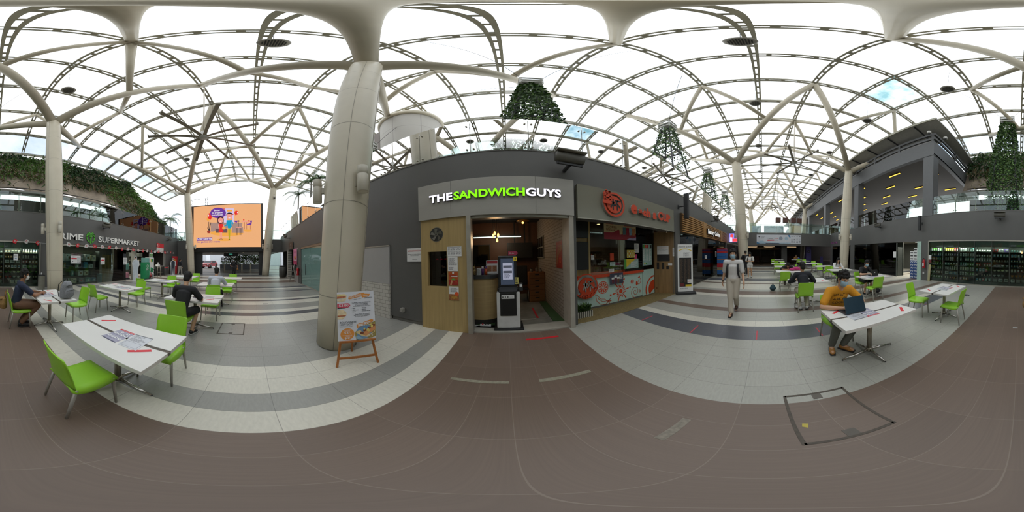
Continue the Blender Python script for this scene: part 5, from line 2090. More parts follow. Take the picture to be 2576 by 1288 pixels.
sheet('poster', 'tall pink dessert poster at the end of the white tiled shop front', 'poster', -11.35, 1.82, .95, 1.15, 3.13, d_icecream)
struct(MB().box(-11.9, -10.85, 3.2, 3.4, 0, 2.42, M('white hoarding board')).build('wall_poster_pier'))
t = thing('easel_sign', 'white menu board on a small easel in front of the pink poster', 'easel', (-11.5, 2.85, 0))
b = MB(frame((0, 0, 0), (.9, -.4, 0), (.1, .22, 1)))
b.prism([(-.35, .75), (.35, .75), (.35, 1.35), (-.35, 1.35)], 0, .02, PAPER)
b.build('board', t)
b = MB(frame((0, 0, 0), (.9, -.4, 0), (.1, .22, 1)))
b.disc(.15, 1.15, .024, .08, GREYINK, ry=.1)
b.lines(-.28, .05, .82, 1.3, 7, .024, GREYINK)
b.build('print', t)
for p in ((-.3, -.0), (.3, -.2), (.05, .3)):
    MB().cyl((p[0], p[1], 0), (p[0] * .2, p[1] * .2 + .1, 1.2), .012, SATIN, 6).build('leg', t)


def extinguisher(x, y, z, label, sgn):
    t = thing('fire_extinguisher', label, 'fire extinguisher', (x, y, z))
    RX_ = M('extinguisher red', 'b3222a', .3)
    MB().lathe([(.0, 0), (.075, .0), (.085, .03), (.085, .42), (.06, .49), (.025, .52), (0, .52)], RX_, n=16).build('cylinder', t)
    MB().box(-.02, .02, -.02, .02, .52, .58, BLACK).obox((0, sgn * .05, .6), (.012, 0, 0), (0, .06, .012), (0, 0, .008), BLACK).build('valve', t)
    MB().tube([(.02, 0, .55), (.1, 0, .5), (.12, 0, .3), (.11, 0, .12)], .011, BLACK, 6).build('hose', t)
    MB().add([(-.05, sgn * .087, .12), (.05, sgn * .087, .12), (.05, sgn * .087, .3), (-.05, sgn * .087, .3)], [(0, 1, 2, 3)], PAPER).build('label_plate', t)
    MB().box(-.03, .03, -.1 * sgn - .01, -.1 * sgn + .01, .3, .45, DKGREY).build('bracket', t)


extinguisher(-10.55, 3.09, .55, 'red fire extinguisher on the pier beside the teal frosted glass', -1)
t = thing('litter_bin', 'dark grey litter bin beside the white tiled pier', 'litter bin', (-14.7, 2.85, 0))
b = MB()
b.lathe([(.27, 0), (.3, .02), (.3, .95), (.27, .98)], M('bin grey', '55544f', .5), n=18)
for k in range(18):
    a = k * 2 * PI / 18
    b.cyl((.305 * math.cos(a), .305 * math.sin(a), .05), (.305 * math.cos(a), .305 * math.sin(a), .9), .012, DKGREY, 5)
b.build('body', t)
MB().lathe([(.31, .98), (.31, 1.04), (.15, 1.08), (0, 1.08)], DKGREY, n=18).build('lid', t)
t = thing('hanging_sign', 'small brown sign plate projecting over the white tiled shop', 'sign', (-12.6, 3.14, 2.72))
MB().box(-.6, .6, -.03, .0, -.28, .28, M('brown plate', '4c3a30', .5)).build('plate', t)
b = MB(facing_shop(0, -.031, 0))
b.ring(0, .05, .002, .07, .09, PAPER, 20)
b.lines(-.3, .3, -.2, -.1, 2, .002, GREYINK)
b.build('print', t)

# ================================================================== glass display shelves opposite (goods one by one)
SHELFM = M('dark shelf metal', '4a4f4a', .45, metal=.3)
b = MB()
for i in range(8):
    x1 = 5.17 - i * .935
    b.box(x1 - .93, x1, SY + .02, SY + .032, .06, 2.38, SHOPGL)
for i in range(9):
    x1 = 5.17 - i * .935
    b.box(x1 - .012, x1 + .012, SY + .0, SY + .045, 0, 2.38, SHELFM)
b.box(-2.3, 5.17, SY - .02, SY + .05, 0, .06, ALU)
struct(b.build('window_display'))
struct(MB().box(-2.3, 5.19, SY - .05, SY - .03, 2.07, 2.38, M('dim header film', '5d665f', .4)).build('trim_6'))
struct(MB().box(-2.3, 5.19, SY - .75, SY - .7, 0, 2.4, M('display back panel', '4e524a', .6)).build('wall_display_back'))
GC = {'green': M('goods green', '4f8a34', .4), 'yellow': M('goods yellow', 'd8c02c', .4), 'white': M('goods white', 'd6d6d0', .4), 'red': M('goods red', 'c03a38', .4), 'blue': M('goods blue', '5a8fb0', .4),
      'orange': M('goods orange', 'd08a34', .4), 'grey': M('goods grey', '8f9490', .4), 'pink': M('goods pink', 'c98a9a', .4), 'teal': M('goods teal', '6fa59c', .4), 'purple': M('goods purple', '6a5290', .4), 'cream': M('goods cream', 'd8cfae', .4), 'brown': M('goods brown', '8a6a44', .5)}
GOODS = {}


def goods_mesh(kind, col):
    """one mesh datablock per kind and colour; the copies share it"""
    if (kind, col) in GOODS:
        return GOODS[(kind, col)]
    b = MB()
    m = GC[col]
    if kind == 'packet':
        b.obox((0, 0, .09), (.045, 0, 0), (0, .014, .004), (0, -.004, .085), m)
        b.obox((0, .016, .08), (.03, 0, 0), (0, .002, 0), (0, -.002, .035), GC['white'] if col != 'white' else GC['grey'])
        b.obox((0, 0, .183), (.035, 0, 0), (0, .003, 0), (0, 0, .008), m)
    elif kind == 'bottle':
        b.lathe([(0, 0), (.036, 0), (.038, .02), (.038, .12), (.016, .155), (.014, .17)], m, n=10)
        b.lathe([(.018, .17), (.018, .195), (0, .195)], GC['white'] if col != 'white' else GC['blue'], n=8)
        b.lathe([(.0395, .04), (.0395, .1)], GC['cream'], n=10)
    elif kind == 'bowl':
        b.lathe([(.03, 0), (.035, .01), (.07, .05), (.085, .095), (.08, .095), (.065, .05), (0, .02)], m, n=14)
    elif kind == 'carton':
        b.bbox(-.055, .055, -.045, .045, 0, .15, m, .004)
        b.obox((0, .0465, .085), (.04, 0, 0), (0, .001, 0), (0, 0, .04), GC['white'] if col != 'white' else GC['blue'])
    elif kind == 'tin':
        b.lathe([(0, 0), (.04, 0), (.04, .11), (.037, .115), (0, .115)], m, n=12)
        b.lathe([(.041, .03), (.041, .085)], GC['cream'], n=12)
    elif kind == 'cup':
        b.lathe([(.03, 0), (.038, .1), (.034, .1), (.028, .01), (0, .01)], m, n=12)
        b.tube([(.035, 0, .08), (.06, 0, .07), (.058, 0, .04), (.034, 0, .025)], .006, m, 6)
    elif kind == 'box':
        b.bbox(-.11, .11, -.06, .06, 0, .16, m, .004)
        b.obox((-.02, .0615, .09), (.07, 0, 0), (0, .001, 0), (0, 0, .045), GC['grey'])
    o = b.build(kind)
    GOODS[(kind, col)] = o.data
    bpy.data.objects.remove(o)
    return GOODS[(kind, col)]


def good(kind, col, x, y, z, where, cat=None):
    o = bpy.data.objects.new(kind, goods_mesh(kind, col))
    COL.objects.link(o)
    o.location = (x, y, z + .0005)
    lab = '%s %s on the %s' % (col, kind, where)
    tag(o, lab, cat or kind, lab.replace('%s %s' % (col, kind), '%s %ss' % (col, kind)))
    return o


ORD = ['lowest', 'second lowest', 'third lowest', 'middle', 'third highest', 'second highest', 'top']
BAYN = ['display bay beside the extinguisher pillar', 'second display bay from the extinguisher', 'third display bay from the extinguisher', 'fourth display bay from the extinguisher',
        'fifth display bay from the extinguisher', 'sixth display bay from the extinguisher', 'seventh display bay from the extinguisher', 'display bay nearest the litter bin column']
BAY = [
    [('carton', ('green', 'green')), ('carton', ('brown', 'green')), ('packet', ('grey', 'yellow')), ('packet', ('green',)), ('packet', ('green', 'orange')), ('packet', ('teal', 'green')), ('packet', ('green', 'white', 'green', 'grey'))],
    [('tin', ('orange', 'red', 'cream')), ('box', ('blue', 'white')), ('packet', ('cream', 'grey')), ('carton', ('brown', 'teal')), ('packet', ('white', 'white', 'grey')), ('packet', ('purple', 'grey')), ('packet', ('red', 'yellow', 'yellow', 'yellow'))],
    [('carton', ('cream', 'orange', 'pink')), ('packet', ('green', 'white')), ('packet', ('white', 'cream')), ('packet', ('green', 'teal')), ('packet', ('teal', 'grey')), ('packet', ('grey', 'white')), ('packet', ('teal', 'grey', 'white'))],
    [('carton', ('teal', 'red', 'grey', 'white')), ('tin', ('grey', 'pink')), ('carton', ('red', 'white', 'white', 'blue')), ('packet', ('red', 'red')), ('packet', ('grey',)), ('cup', ('white',)), ('cup', ('white',))],
    [('box', ('white', 'grey')), ('bowl', ('grey', 'white')), ('bowl', ('cream',)), ('bowl', ('white', 'grey')), ('cup', ('grey', 'cream')), ('carton', ('teal', 'blue')), ('box', ('purple', 'white', 'red'))],
    [('box', ('grey', 'white')), ('bowl', ('orange',)), ('carton', ('red', 'cream')), ('tin', ('red', 'blue')), ('tin', ('white', 'blue')), ('carton', ('teal', 'white')), ('cup', ('white', 'teal'))],
    [('box', ('cream', 'grey')), ('bowl', ('white', 'red')), ('bowl', ('cream', 'green')), ('carton', ('white', 'brown')), ('box', ('white',)), ('tin', ('brown', 'orange')), ('carton', ('cream', 'brown'))],
    [('box', ('grey', 'cream')), ('tin', ('grey', 'white')), ('cup', ('green', 'cream')), ('box', ('green', 'white')), ('carton', ('orange', 'red')), ('bottle', ('grey', 'white')), ('bottle', ('white', 'cream', 'pink'))]]
rs = random.Random(11)
for i in range(8):
    x1 = 5.17 - i * .935
    t = thing('shelf_unit', 'metal shelf unit filling the ' + BAYN[i], 'shelf unit', (x1 - .4675, SY - .35, 0))
    b = MB()
    for sx in (-.45, .45):
        b.box(sx - .012, sx + .012, -.28, .3, 0, 2.1, SHELFM)
    b.box(-.45, .45, -.29, -.28, 0, 2.1, M('display back panel'))
    b.build('frame', t)
    MB().box(-.44, .44, -.28, .3, .02, .2, M('grey kick panel', '4f5653', .5)).build('plinth', t)
    for k in range(7):
        z = .22 + k * .262
        MB().box(-.44, .44, -.28, .26, z, z + .018, SHELFM).build('shelf', t)
        kind, cols = BAY[i][k]
        w = {'box': .25, 'bowl': .2, 'carton': .15}.get(kind, .125)
        n = max(3, int(.86 / w))
        for q in range(n):
            if rs.random() < .06:
                continue
            col = cols[min(len(cols) - 1, int(q * len(cols) / n))]
            good(kind, col, x1 - .4675 - .43 + (q + .5) * .86 / n, SY - .15 + rs.uniform(-.03, .02), z + .018, '%s shelf of the %s' % (ORD[k], BAYN[i]))
for i in range(3):
    li = bpy.data.lights.new('display_fill', 'AREA')  # added fill to brighten the shelf goods; no fixture belongs to it
    li.shape = 'RECTANGLE'
    li.size, li.size_y = 2.2, .1
    li.energy = 22
    li.color = (.95, 1, .92)
    lo = bpy.data.objects.new('display_fill', li)
    lo.location = (3.9 - i * 2.5, SY - .1, 2.05)
    lo.rotation_euler = (-.5, 0, 0)
    COL.objects.link(lo)
sheet('notice', 'white paper with blue arrow on the display glass behind the seated man', 'notice', -1.06, 1.6, .24, .32, SY + .05, lambda b, w, h: (b.lines(-w * .3, w * .3, h * .0, h * .35, 4, .006, GREYINK), b.rect(-w * .2, w * .2, -h * .25, -h * .15, .006, M('goods blue'))), turn=facing_super)

# ================================================================== supermarket front
GRN = M('leaf sign green', '4ea82a', .4)
t = thing('shop_sign', 'raised white PRIME SUPERMARKET lettering on the dark fascia', 'shop sign', (0, SY, 0))
for (s, x0, x1) in (('PRIME', -3.05, -4.97), ('SUPERMARKET', -6.1, -10.15)):
    b = MB(facing_super(0, 0, 0))
    b.text(s, -x0, 2.68, .03, .5, GREYINK, width=x0 - x1, ext=.03, bold=.012)
    b.text(s, -x0, 2.68, .062, .5, M('sign white', 'e6e4de', .4), width=x0 - x1, bold=.012)
    b.build('lettering', t)
t = thing('leaf_emblem', 'round green leaf emblem between the two words of the supermarket sign', 'emblem', (-5.53, SY, 2.9))
b = MB(facing_super(0, 0, 0))


def thick(b, pts, w, mat, th=.05):
    b.stroke(pts, w, .0, mat, th)


for sg in (-1, 1):
    thick(b, [(sg * .1, -.28), (sg * .23, -.17), (sg * .29, .02), (sg * .24, .2)], .075, GRN)
    thick(b, [(sg * .24, .2), (sg * .12, .12), (0, -.02)], .06, GRN)
    thick(b, [(sg * .2, .26), (sg * .1, .2), (0, .1)], .045, GRN)
    thick(b, [(sg * .14, .32), (0, .2)], .045, GRN)
thick(b, [(0, -.36), (0, .0)], .085, GRN)
b.build('leaf', t)
# store windows and what stands behind them
b = MB()
for x0, x1 in ((-4.4, -3.1), (-5.7, -4.41), (-6.75, -5.71), (-7.7, -6.76), (-8.7, -7.71)):
    b.box(x0, x1, SY - .02, SY - .008, .05, 2.3, SHOPGL)
b.box(-8.7, -3.1, SY - .05, SY + .01, 0, .05, ALU)
struct(b.build('window_store'))
struct(MB().box(-17, 19, -13.9, SY - .8, 2.75, 2.8, M('store ceiling', '8a877c', .7)).build('ceiling_store'))
for i, (x, y) in enumerate(((-3.6, -9.6), (-4.9, -9.6), (-6.2, -10.2), (-7.2, -9.4), (-4.2, -11), (-5.6, -11.4), (-8.6, -9.8), (6.6, -9.4), (7.3, -9.9), (6.7, -10.6), (7.6, -10.9), (9.6, -10.5), (11.5, -10.5))):
    t = thing('tube_light', 'white fluorescent tube on the supermarket ceiling', 'ceiling light', (x, y, 2.6), 0, 'tubes on the supermarket ceiling')
    MB().box(-.5, .5, -.06, .06, .03, .07, PAPER).build('batten', t)
    MB().box(-.48, .48, -.03, .03, 0, .03, EM('store tube', 'f2fff4', 3.2)).build('tube', t)
for (x0, x1, lab) in ((-6.2, -4.6, 'long warm light panel on the ceiling behind the store glass'), (-9.6, -8.8, 'short warm light panel over the store opening')):
    t = thing('light_panel', lab, 'ceiling light', (0, -9.0, 2.36))
    MB().box(x0, x1, -.12, .12, .02, .06, PAPER).build('housing', t)
    MB().box(x0 + .03, x1 - .03, -.1, .1, 0, .02, EM('warm panel', 'ffe2a0', 1.6)).build('diffuser', t)
for (x, e) in ((-5, 160), (-9, 110), (-13.2, 70), (7, 130), (11, 110)):
    li = bpy.data.lights.new('store_lamp', 'AREA')
    li.energy = e
    li.size = 2.5
    li.color = (1, .97, .88)
    lo = bpy.data.objects.new('store_lamp', li)
    lo.location = (x, -10.4, 2.55)
    COL.objects.link(lo)


def rack(name, label, x, y, w, levels, d=.4, h=None):
    t = thing(name, label, 'shelf unit', (x, y, 0))
    h = h or levels[-1] + .35
    b = MB()
    for sx in (-w / 2, w / 2):
        b.box(sx - .02, sx + .02, -d / 2, d / 2, 0, h, SHELFM)
    b.box(-w / 2, w / 2, -d / 2, -d / 2 + .02, 0, h, M('display back panel'))
    b.build('frame', t)
    for z in levels:
        MB().box(-w / 2, w / 2, -d / 2, d / 2, z - .025, z, SHELFM).build('shelf', t)
    return t


rack('shelf_unit', 'store shelving of boxed goods right behind the supermarket glass', -4.9, -8.85, 3.0, (.12, .55, 1.0, 1.45), .5, 2.1)


def box_item(x, y, z, w, d, h, face, label, pic='grey', mat='white'):
    t = thing('boxed_appliance', label, 'box', (x, y, z + .0005))
    MB().bbox(-w / 2, w / 2, -d / 2, d / 2, 0, h, GC[mat], .006).build('carton', t)
    b = MB(facing_super(0, d / 2 + .001, 0))
    b.disc(w * .08, h * .45, .001, w * .22, GC[pic], ry=h * .22)
    b.lines(-w * .42, -w * .1, h * .65, h * .9, 2, .001, INK)
    b.build('print', t)
    return t


for a in ((-3.72, 1.45, .36, .42, 'box with a white pan picture, nearest the column on the top store shelf', 'teal', 'white'), (-4.2, 1.45, .34, .4, 'second box from the column on the top store shelf', 'brown', 'white'),
          (-4.6, 1.45, .3, .42, 'third box from the column on the top store shelf', 'grey', 'pink'), (-5.05, 1.45, .36, .4, 'fourth box from the column, dark, on the top store shelf', 'white', 'grey'),
          (-5.5, 1.45, .34, .42, 'fifth box from the column on the top store shelf', 'brown', 'white'), (-5.95, 1.45, .36, .36, 'last box on the top store shelf beside the brown boards', 'grey', 'cream'),
          (-5.35, 1.0, .3, .38, 'pale blue printed box in the middle of the store shelving', 'teal', 'blue'), (-5.75, 1.0, .34, .26, 'wide white box beside the pale blue box in the store shelving', 'grey', 'white'),
          (-4.75, 1.0, .25, .3, 'grey box on the second highest store shelf', 'white', 'grey'), (-3.9, 1.0, .2, .34, 'dark kettle box near the column on the second highest store shelf', 'grey', 'brown'),
          (-5.0, .55, .34, .3, 'left kettle box on the second lowest store shelf', 'brown', 'white'), (-5.4, .55, .34, .3, 'right kettle box on the second lowest store shelf', 'brown', 'cream'),
          (-4.45, .55, .16, .3, 'slim teal box on the second lowest store shelf', 'white', 'teal'), (-3.7, .55, .26, .33, 'grey box nearest the column on the second lowest store shelf', 'white', 'grey'),
          (-4.1, .12, .3, .28, 'pale box nearest the column on the lowest store shelf', 'teal', 'white'), (-4.55, .12, .36, .27, 'second pale box on the lowest store shelf', 'grey', 'cream'),
          (-5.05, .12, .32, .28, 'red spotted box on the lowest store shelf', 'red', 'grey'), (-5.55, .12, .36, .29, 'teal box on the lowest store shelf', 'white', 'teal'), (-6.0, .12, .3, .26, 'blue box at the far end of the lowest store shelf', 'white', 'blue')):
    box_item(a[0], -8.78, a[1], a[2], .3, a[3], None, a[4], a[5], a[6])
CBD = M('brown cardboard sheets', '86683c', .7, var=.08, scale=2, stretch=(1, 1, 5))
for i in range(4):
    o = MB().box(-.27, .27, -.02, .02, 0, 1.86, CBD).box(-.28, .28, -.025, .025, .9, .93, CBD).build('cardboard_sheet', loc=(-6.9 - i * .565, SY - .2, .02))
    tag(o, ('tall brown board behind the glass, nearest the shelving', 'second tall brown board behind the store glass', 'third tall brown board behind the store glass', 'last tall brown board before the store opening')[i], 'board')
t = thing('wire_rack', 'small pale blue wire rack on the floor beside the brown boards', 'rack', (-6.45, SY - .25, 0))
b = MB()
for i in range(8):
    b.box(-.15 + i * .042, -.14 + i * .042, -.08, .08, .02, .62, M('pale blue wire', '8fb0b4', .4))
for z in (.02, .3, .6):
    b.box(-.16, .16, -.09, .09, z, z + .015, M('pale blue wire'))
b.build('wires', t)


def d_sale(b, w, h):
    b.rect(-w * .45, w * .1, h * .02, h * .2, .006, RED)
    b.lines(-w * .4, w * .0, h * .25, h * .42, 2, .006, GREYINK)
    b.lines(w * .15, w * .45, -h * .4, h * .4, 6, .006, GREYINK)
    b.stroke([(-w * .4, -h * .35), (-w * .25, -h * .2)], .03, .006, INK)


def d_sale2(b, w, h):
    b.disc(0, h * .1, .006, w * .4, RED, ry=h * .13)
    b.lines(-w * .35, w * .35, -h * .42, -h * .15, 3, .006, GREYINK)


sheet('notice', 'wide white sale notice with red box on the store glass beside the column', 'notice', -4.52, 1.53, .66, .45, SY + .015, d_sale, turn=facing_super)
sheet('notice', 'white notice with a red oval on the store glass before the brown boards', 'notice', -6.5, 1.45, .34, .44, SY + .015, d_sale2, turn=facing_super)
sheet('notice', 'plain white notice on the last store pane before the opening', 'notice', -8.6, 1.45, .4, .5, SY + .015, d_text, turn=facing_super)

# opening with standees, vending machine and bicycle
struct(MB().box(-9.95, -9.7, SY - .4, SY - .05, 0, 2.3, M('grey store pier', '77776f', .6)).build('wall_store_pier'))
t = thing('display_rack', 'rack of pale folded garments inside the store opening', 'rack', (-9.3, -9.2, 0))
MB().box(-.5, .5, -.2, .2, 0, .06, SHELFM).build('base', t)
b = MB()
for i in range(6):
    b.bbox(-.45 + i * .15, -.33 + i * .15, -.15, .15, .75, 1.25, GC['teal'], .02)
b.box(-.5, .5, -.02, .02, 1.3, 1.33, SHELFM)
for sx in (-.5, .5):
    b.box(sx - .015, sx + .015, -.02, .02, .06, 1.33, SHELFM)
b.build('garment', t)
MB().bbox(-.45, .45, -.18, .18, .1, .5, GC['pink'], .02).build('tray', t)
t = thing('poster_board', 'large grey poster with a bird shape inside the store opening', 'poster', (-9.3, -9.6, 1.2))
MB().box(-.5, .5, -.02, 0, -.1, .8, GC['grey']).build('board', t)
b = MB(facing_super(0, .002, .5))
b.add([(-.2, .1, 0), (0, -.08, 0), (.2, .1, 0), (.0, .02, 0)], [(0, 1, 2, 3)], BLACK)
b.build('print', t)


def standee(name, label, x, y, rz, h, body, pale, skin):
    t = thing(name, label, 'standee', (x, y, 0), rz)
    b = MB(frame((0, 0, 0), (1, 0, 0), (0, 0, 1)))
    sil = [(-.22, 0), (-.25, h * .55), (-.3, h * .72), (-.24, h * .82), (-.1, h * .86), (-.11, h * .98), (0, h * 1.02), (.11, h * .98), (.1, h * .86), (.28, h * .82), (.33, h * .66), (.22, h * .52), (.22, 0)]
    b.prism([(u, v) for u, v in sil], -.01, .01, pale)
    b.build('cutout', t)
    b = MB(frame((0, -.012, 0), (1, 0, 0), (0, 0, 1)))
    b.disc(0, h * .925, .0, .07, skin, ry=.1)
    b.disc(0, h * .965, .002, .085, INK, ry=.06)
    b.add([(-.2, .05, 0), (-.05, .05, 0), (0, h * .45, 0), (.05, .05, 0), (.18, .05, 0), (.2, h * .8, 0), (.05, h * .85, 0), (-.05, h * .85, 0), (-.2, h * .8, 0)], [list(range(9))], body)
    b.build('print', t)
    MB().box(-.2, .2, 0, .25, 0, .02, pale).build('foot', t)


WSTD = M('standee white', 'd2d4d4', .5)
standee('standee', 'cardboard standee of a figure in a long white gown outside the store opening', -9.15, -7.85, math.radians(160), 1.82, M('gown print', 'c2cad0', .5), WSTD, M('printed skin', 'c99e80', .5))
standee('standee', 'cardboard standee of a figure in dark uniform near the red banner', -14.9, -7.75, math.radians(140), 1.72, M('uniform print', '2c3340', .5), WSTD, M('printed skin'))
t = thing('reverse_vending_machine', 'green and white recycling machine with a green leaf panel', 'machine', (-10.95, -8.1, 0))
MG = M('machine green', '1f8a58', .4)
MB().bbox(-.6, .0, -.25, .25, .03, 1.75, PAPER, .015).build('white_cabinet', t)
MB().bbox(.02, .6, -.25, .25, .03, 1.35, MG, .015).build('green_cabinet', t)
MB().box(-.6, .6, -.22, .22, 0, .03, BLACK).build('base', t)
b = MB(facing_super(0, .252, 0))
b.prism([(.1, .55), (.5, .5), (.52, .85), (.12, .95)], 0, .003, MG)
b.prism([(.15, 1.4), (.5, 1.4), (.5, 1.65), (.15, 1.65)], 0, .003, MG)
b.rect(.12, .2, 1.38, 1.66, .004, YELLOW)
b.ring(-.3, 1.05, .003, .1, .13, PAPER)
b.lines(-.5, -.1, .7, .9, 3, .003, PAPER)
b.build('graphic', t)
b = MB()
b.bbox(.05, .58, -.2, .2, 1.36, 1.72, GC['teal'], .01)
b.build('display_head', t)
t = thing('bicycle', 'small red bicycle parked in front of the recycling machine', 'bicycle', (-10.35, -7.3, 0), math.radians(20))
BR_ = M('bicycle red', 'b8242a', .35)
for x in (-.33, .33):
    w = MB().tube([(x + .2 * math.cos(a), 0, .2 + .2 * math.sin(a)) for a in [k * PI / 8 for k in range(17)]], .022, BLACK, 6, cap=False).build('wheel', t)
    b = MB()
    for k in range(8):
        b.cyl((x, 0, .2), (x + .19 * math.cos(k * PI / 4), 0, .2 + .19 * math.sin(k * PI / 4)), .003, SATIN, 4)
    b.build('spoke', w)
b = MB()
for p, q in (((-.33, 0, .2), (-.1, 0, .5)), ((-.1, 0, .5), (0, 0, .2)), ((0, 0, .2), (-.33, 0, .2)), ((0, 0, .2), (.22, 0, .52)), ((-.1, 0, .46), (.22, 0, .52)), ((.2, 0, .6), (.33, 0, .2))):
    b.cyl(p, q, .02, BR_, 7)
b.build('frame', t)
MB().tube([(.0, -.25, .85), (.12, -.15, .82), (.18, 0, .68), (.12, .15, .82), (.0, .25, .85)], .014, BLACK, 6).build('handlebar', t)
MB().ball((-.12, 0, .54), (.11, .06, .03), BLACK, 10, 6).build('saddle', t)
MB().cyl((0, -.1, .2), (0, .1, .2), .02, SATIN, 7).build('pedal', t)


def d_stack(b, w, h):
    for i in range(5):
        b.rect(-w * .45, w * .45, h * (-.48 + i * .19), h * (-.32 + i * .19), .006, (M('goods blue'), PAPER, YELLOW, PAPER, GREENP)[i])
    b.lines(-w * .4, w * .4, -h * .45, h * .4, 14, .008, GREYINK)


for i, (x, w, z, h) in enumerate(((-11.75, .3, 1.25, 1.9), (-12.02, .2, 1.35, 1.7))):
    sheet('poster', ('tall poster of stacked colour panels beside the recycling machine', 'narrow poster of panels at the grocery shop corner')[i], 'poster', x, z, w, h, SY + .03 + i * .01, d_stack, turn=facing_super)
# grocery shop at the far left: rack, counter, barrier
t = rack('shelf_unit', 'low wooden bread racks behind the grocery shop barrier', -12.7, -9.0, 1.0, (.12, .4, .68), .5, .95)
for i in range(12):
    good('carton', ('cream', 'orange', 'brown')[i % 3], -13.1 + (i % 6) * .16, -8.95, (.12, .4)[i // 6], 'racks behind the grocery shop barrier')
rack('shelf_unit', 'dark high shelving at the back of the grocery shop', -13.2, -11.5, 2.2, (.4, .9, 1.4, 1.9), .4, 2.3)
for i in range(16):
    good('tin', ('red', 'cream', 'green', 'brown')[i % 4], -14.1 + (i % 8) * .25, -11.45, (.9, 1.4)[i // 8], 'dark shelving at the back of the grocery shop')
t = thing('checkout_counter', 'dark checkout counter with pale till in the grocery shop', 'counter', (-14.0, -8.9, 0))
MB().bbox(-.45, .45, -.3, .3, 0, .9, M('dark kick board'), .01).build('body', t)
MB().bbox(-.5, .5, -.35, .35, .9, .94, PAPER, .006).build('top', t)
t = thing('cash_register', 'pale till on the grocery checkout counter', 'till', (-13.8, -8.9, .941))
MB().bbox(-.18, .18, -.15, .15, 0, .15, PAPER, .01).build('base', t)
MB().obox((0, .05, .25), (.14, 0, 0), (0, .015, .02), (0, -.03, .1), PAPER).build('screen', t)
t = thing('barrier_rail', 'steel barrier rail with red tape before the grocery shop', 'barrier', (-13.2, -7.9, 0))
for x in (-1.0, -.3, .5, 1.0):
    q = MB().cyl((x, 0, .02), (x, 0, .95), .022, SATIN, 8).build('post', t)
    MB().cyl((x, 0, 0), (x, 0, .02), .13, SATIN, 14).build('base', q)
MB().box(-1.0, -.3, -.004, .004, .8, .87, RED).build('red_tape', t)
MB().cyl((-.3, 0, .9), (1.0, 0, .9), .015, SATIN, 7).build('rail', t)
MB().cyl((-.3, 0, .4), (1.0, 0, .4), .012, SATIN, 7).build('rail', t)
t = thing('pull_up_banner', 'red pull-up banner near the far left column', 'banner', (-15.6, -7.95, 0), math.radians(-15))
b = MB(facing_super(0, 0, 0))
b.prism([(-.42, .05), (.42, .05), (.5, 1.95), (-.34, 1.95)], 0, .01, M('banner red', 'b01f28', .5))
b.build('sheet', t)
b = MB(facing_super(0, 0, 0))
b.text('SALE', 0.05, 1.5, .013, .26, YELLOW, 'CENTER', width=.5)
b.lines(-.3, .35, .9, 1.4, 3, .013, PAPER)
b.build('print', t)
MB().box(-.45, .45, -.1, .1, 0, .05, SATIN).build('base', t)
# flag and bunting
t = thing('flag', 'red and white flag with crescent and stars hung on the dark fascia', 'flag', (-13.35, SY + .03, 2.75))
b = MB(facing_super(0, 0, 0))
b.prism([(-.62, 0), (.66, -.05), (.68, .38), (-.6, .42)], 0, .01, M('flag red', 'c8242f', .6))
b.prism([(-.65, -.42), (.6, -.46), (.66, -.05), (-.62, 0)], 0, .01, M('flag white', 'd2d0cc', .6))
b.build('cloth', t)
b = MB(facing_super(0, 0, 0))
b.disc(-.38, .2, .012, .13, M('flag white'))
b.disc(-.33, .2, .013, .115, M('flag red'))
for k in range(5):
    a = PI / 2 + k * 2 * PI / 5
    b.disc(-.24 + .075 * math.cos(a), .2 + .075 * math.sin(a), .014, .022, M('flag white'), 5)
b.build('emblem', t)
o = MB().tube([(-.9, SY + .07, 2.42), (-3, SY + .07, 2.37), (-7, SY + .07, 2.3), (-12, SY + .08, 2.3), (-16.3, SY + .1, 2.3)], .006, PAPER, 5).build('bunting_string')
tag(o, 'thin string of festive bunting along the supermarket front', 'string')
proto = {}
rs = random.Random(5)
for i in range(26):
    x = -1.0 - i * .6
    red = i % 2 == 0
    key = red
    if key not in proto:
        t = thing('bunting_fan', 'red paper fan of the bunting along the supermarket front' if red else 'white paper fan of the bunting along the supermarket front', 'bunting', (0, 0, 0), 0, 'red bunting fans' if red else 'white bunting fans')
        b = MB(facing_super(0, 0, 0))
        m = M('flag red') if red else M('flag white')
        b.add([(0, -.13, 0)] + [(.15 * math.cos(a), -.02 + .14 * math.sin(a), .012 * (k % 2)) for k, a in enumerate([PI * q / 8 for q in range(9)])], [(0, q, q + 1) for q in range(1, 9)], m)
        b.build('paper', t)
        b = MB(facing_super(0, 0, .0))
        b.ring(0, .02, .014, .03, .05, M('flag white') if red else M('flag red'), 14)
        b.build('print', t)
        proto[key] = t
    else:
        t = copy_tree(proto[key])
    t.location = (x, SY + .085, 2.40 + rs.uniform(-.02, .03) - min(.08, i * .006))
    t.rotation_euler = (0, rs.uniform(-.9, .9), rs.uniform(-.5, .5))

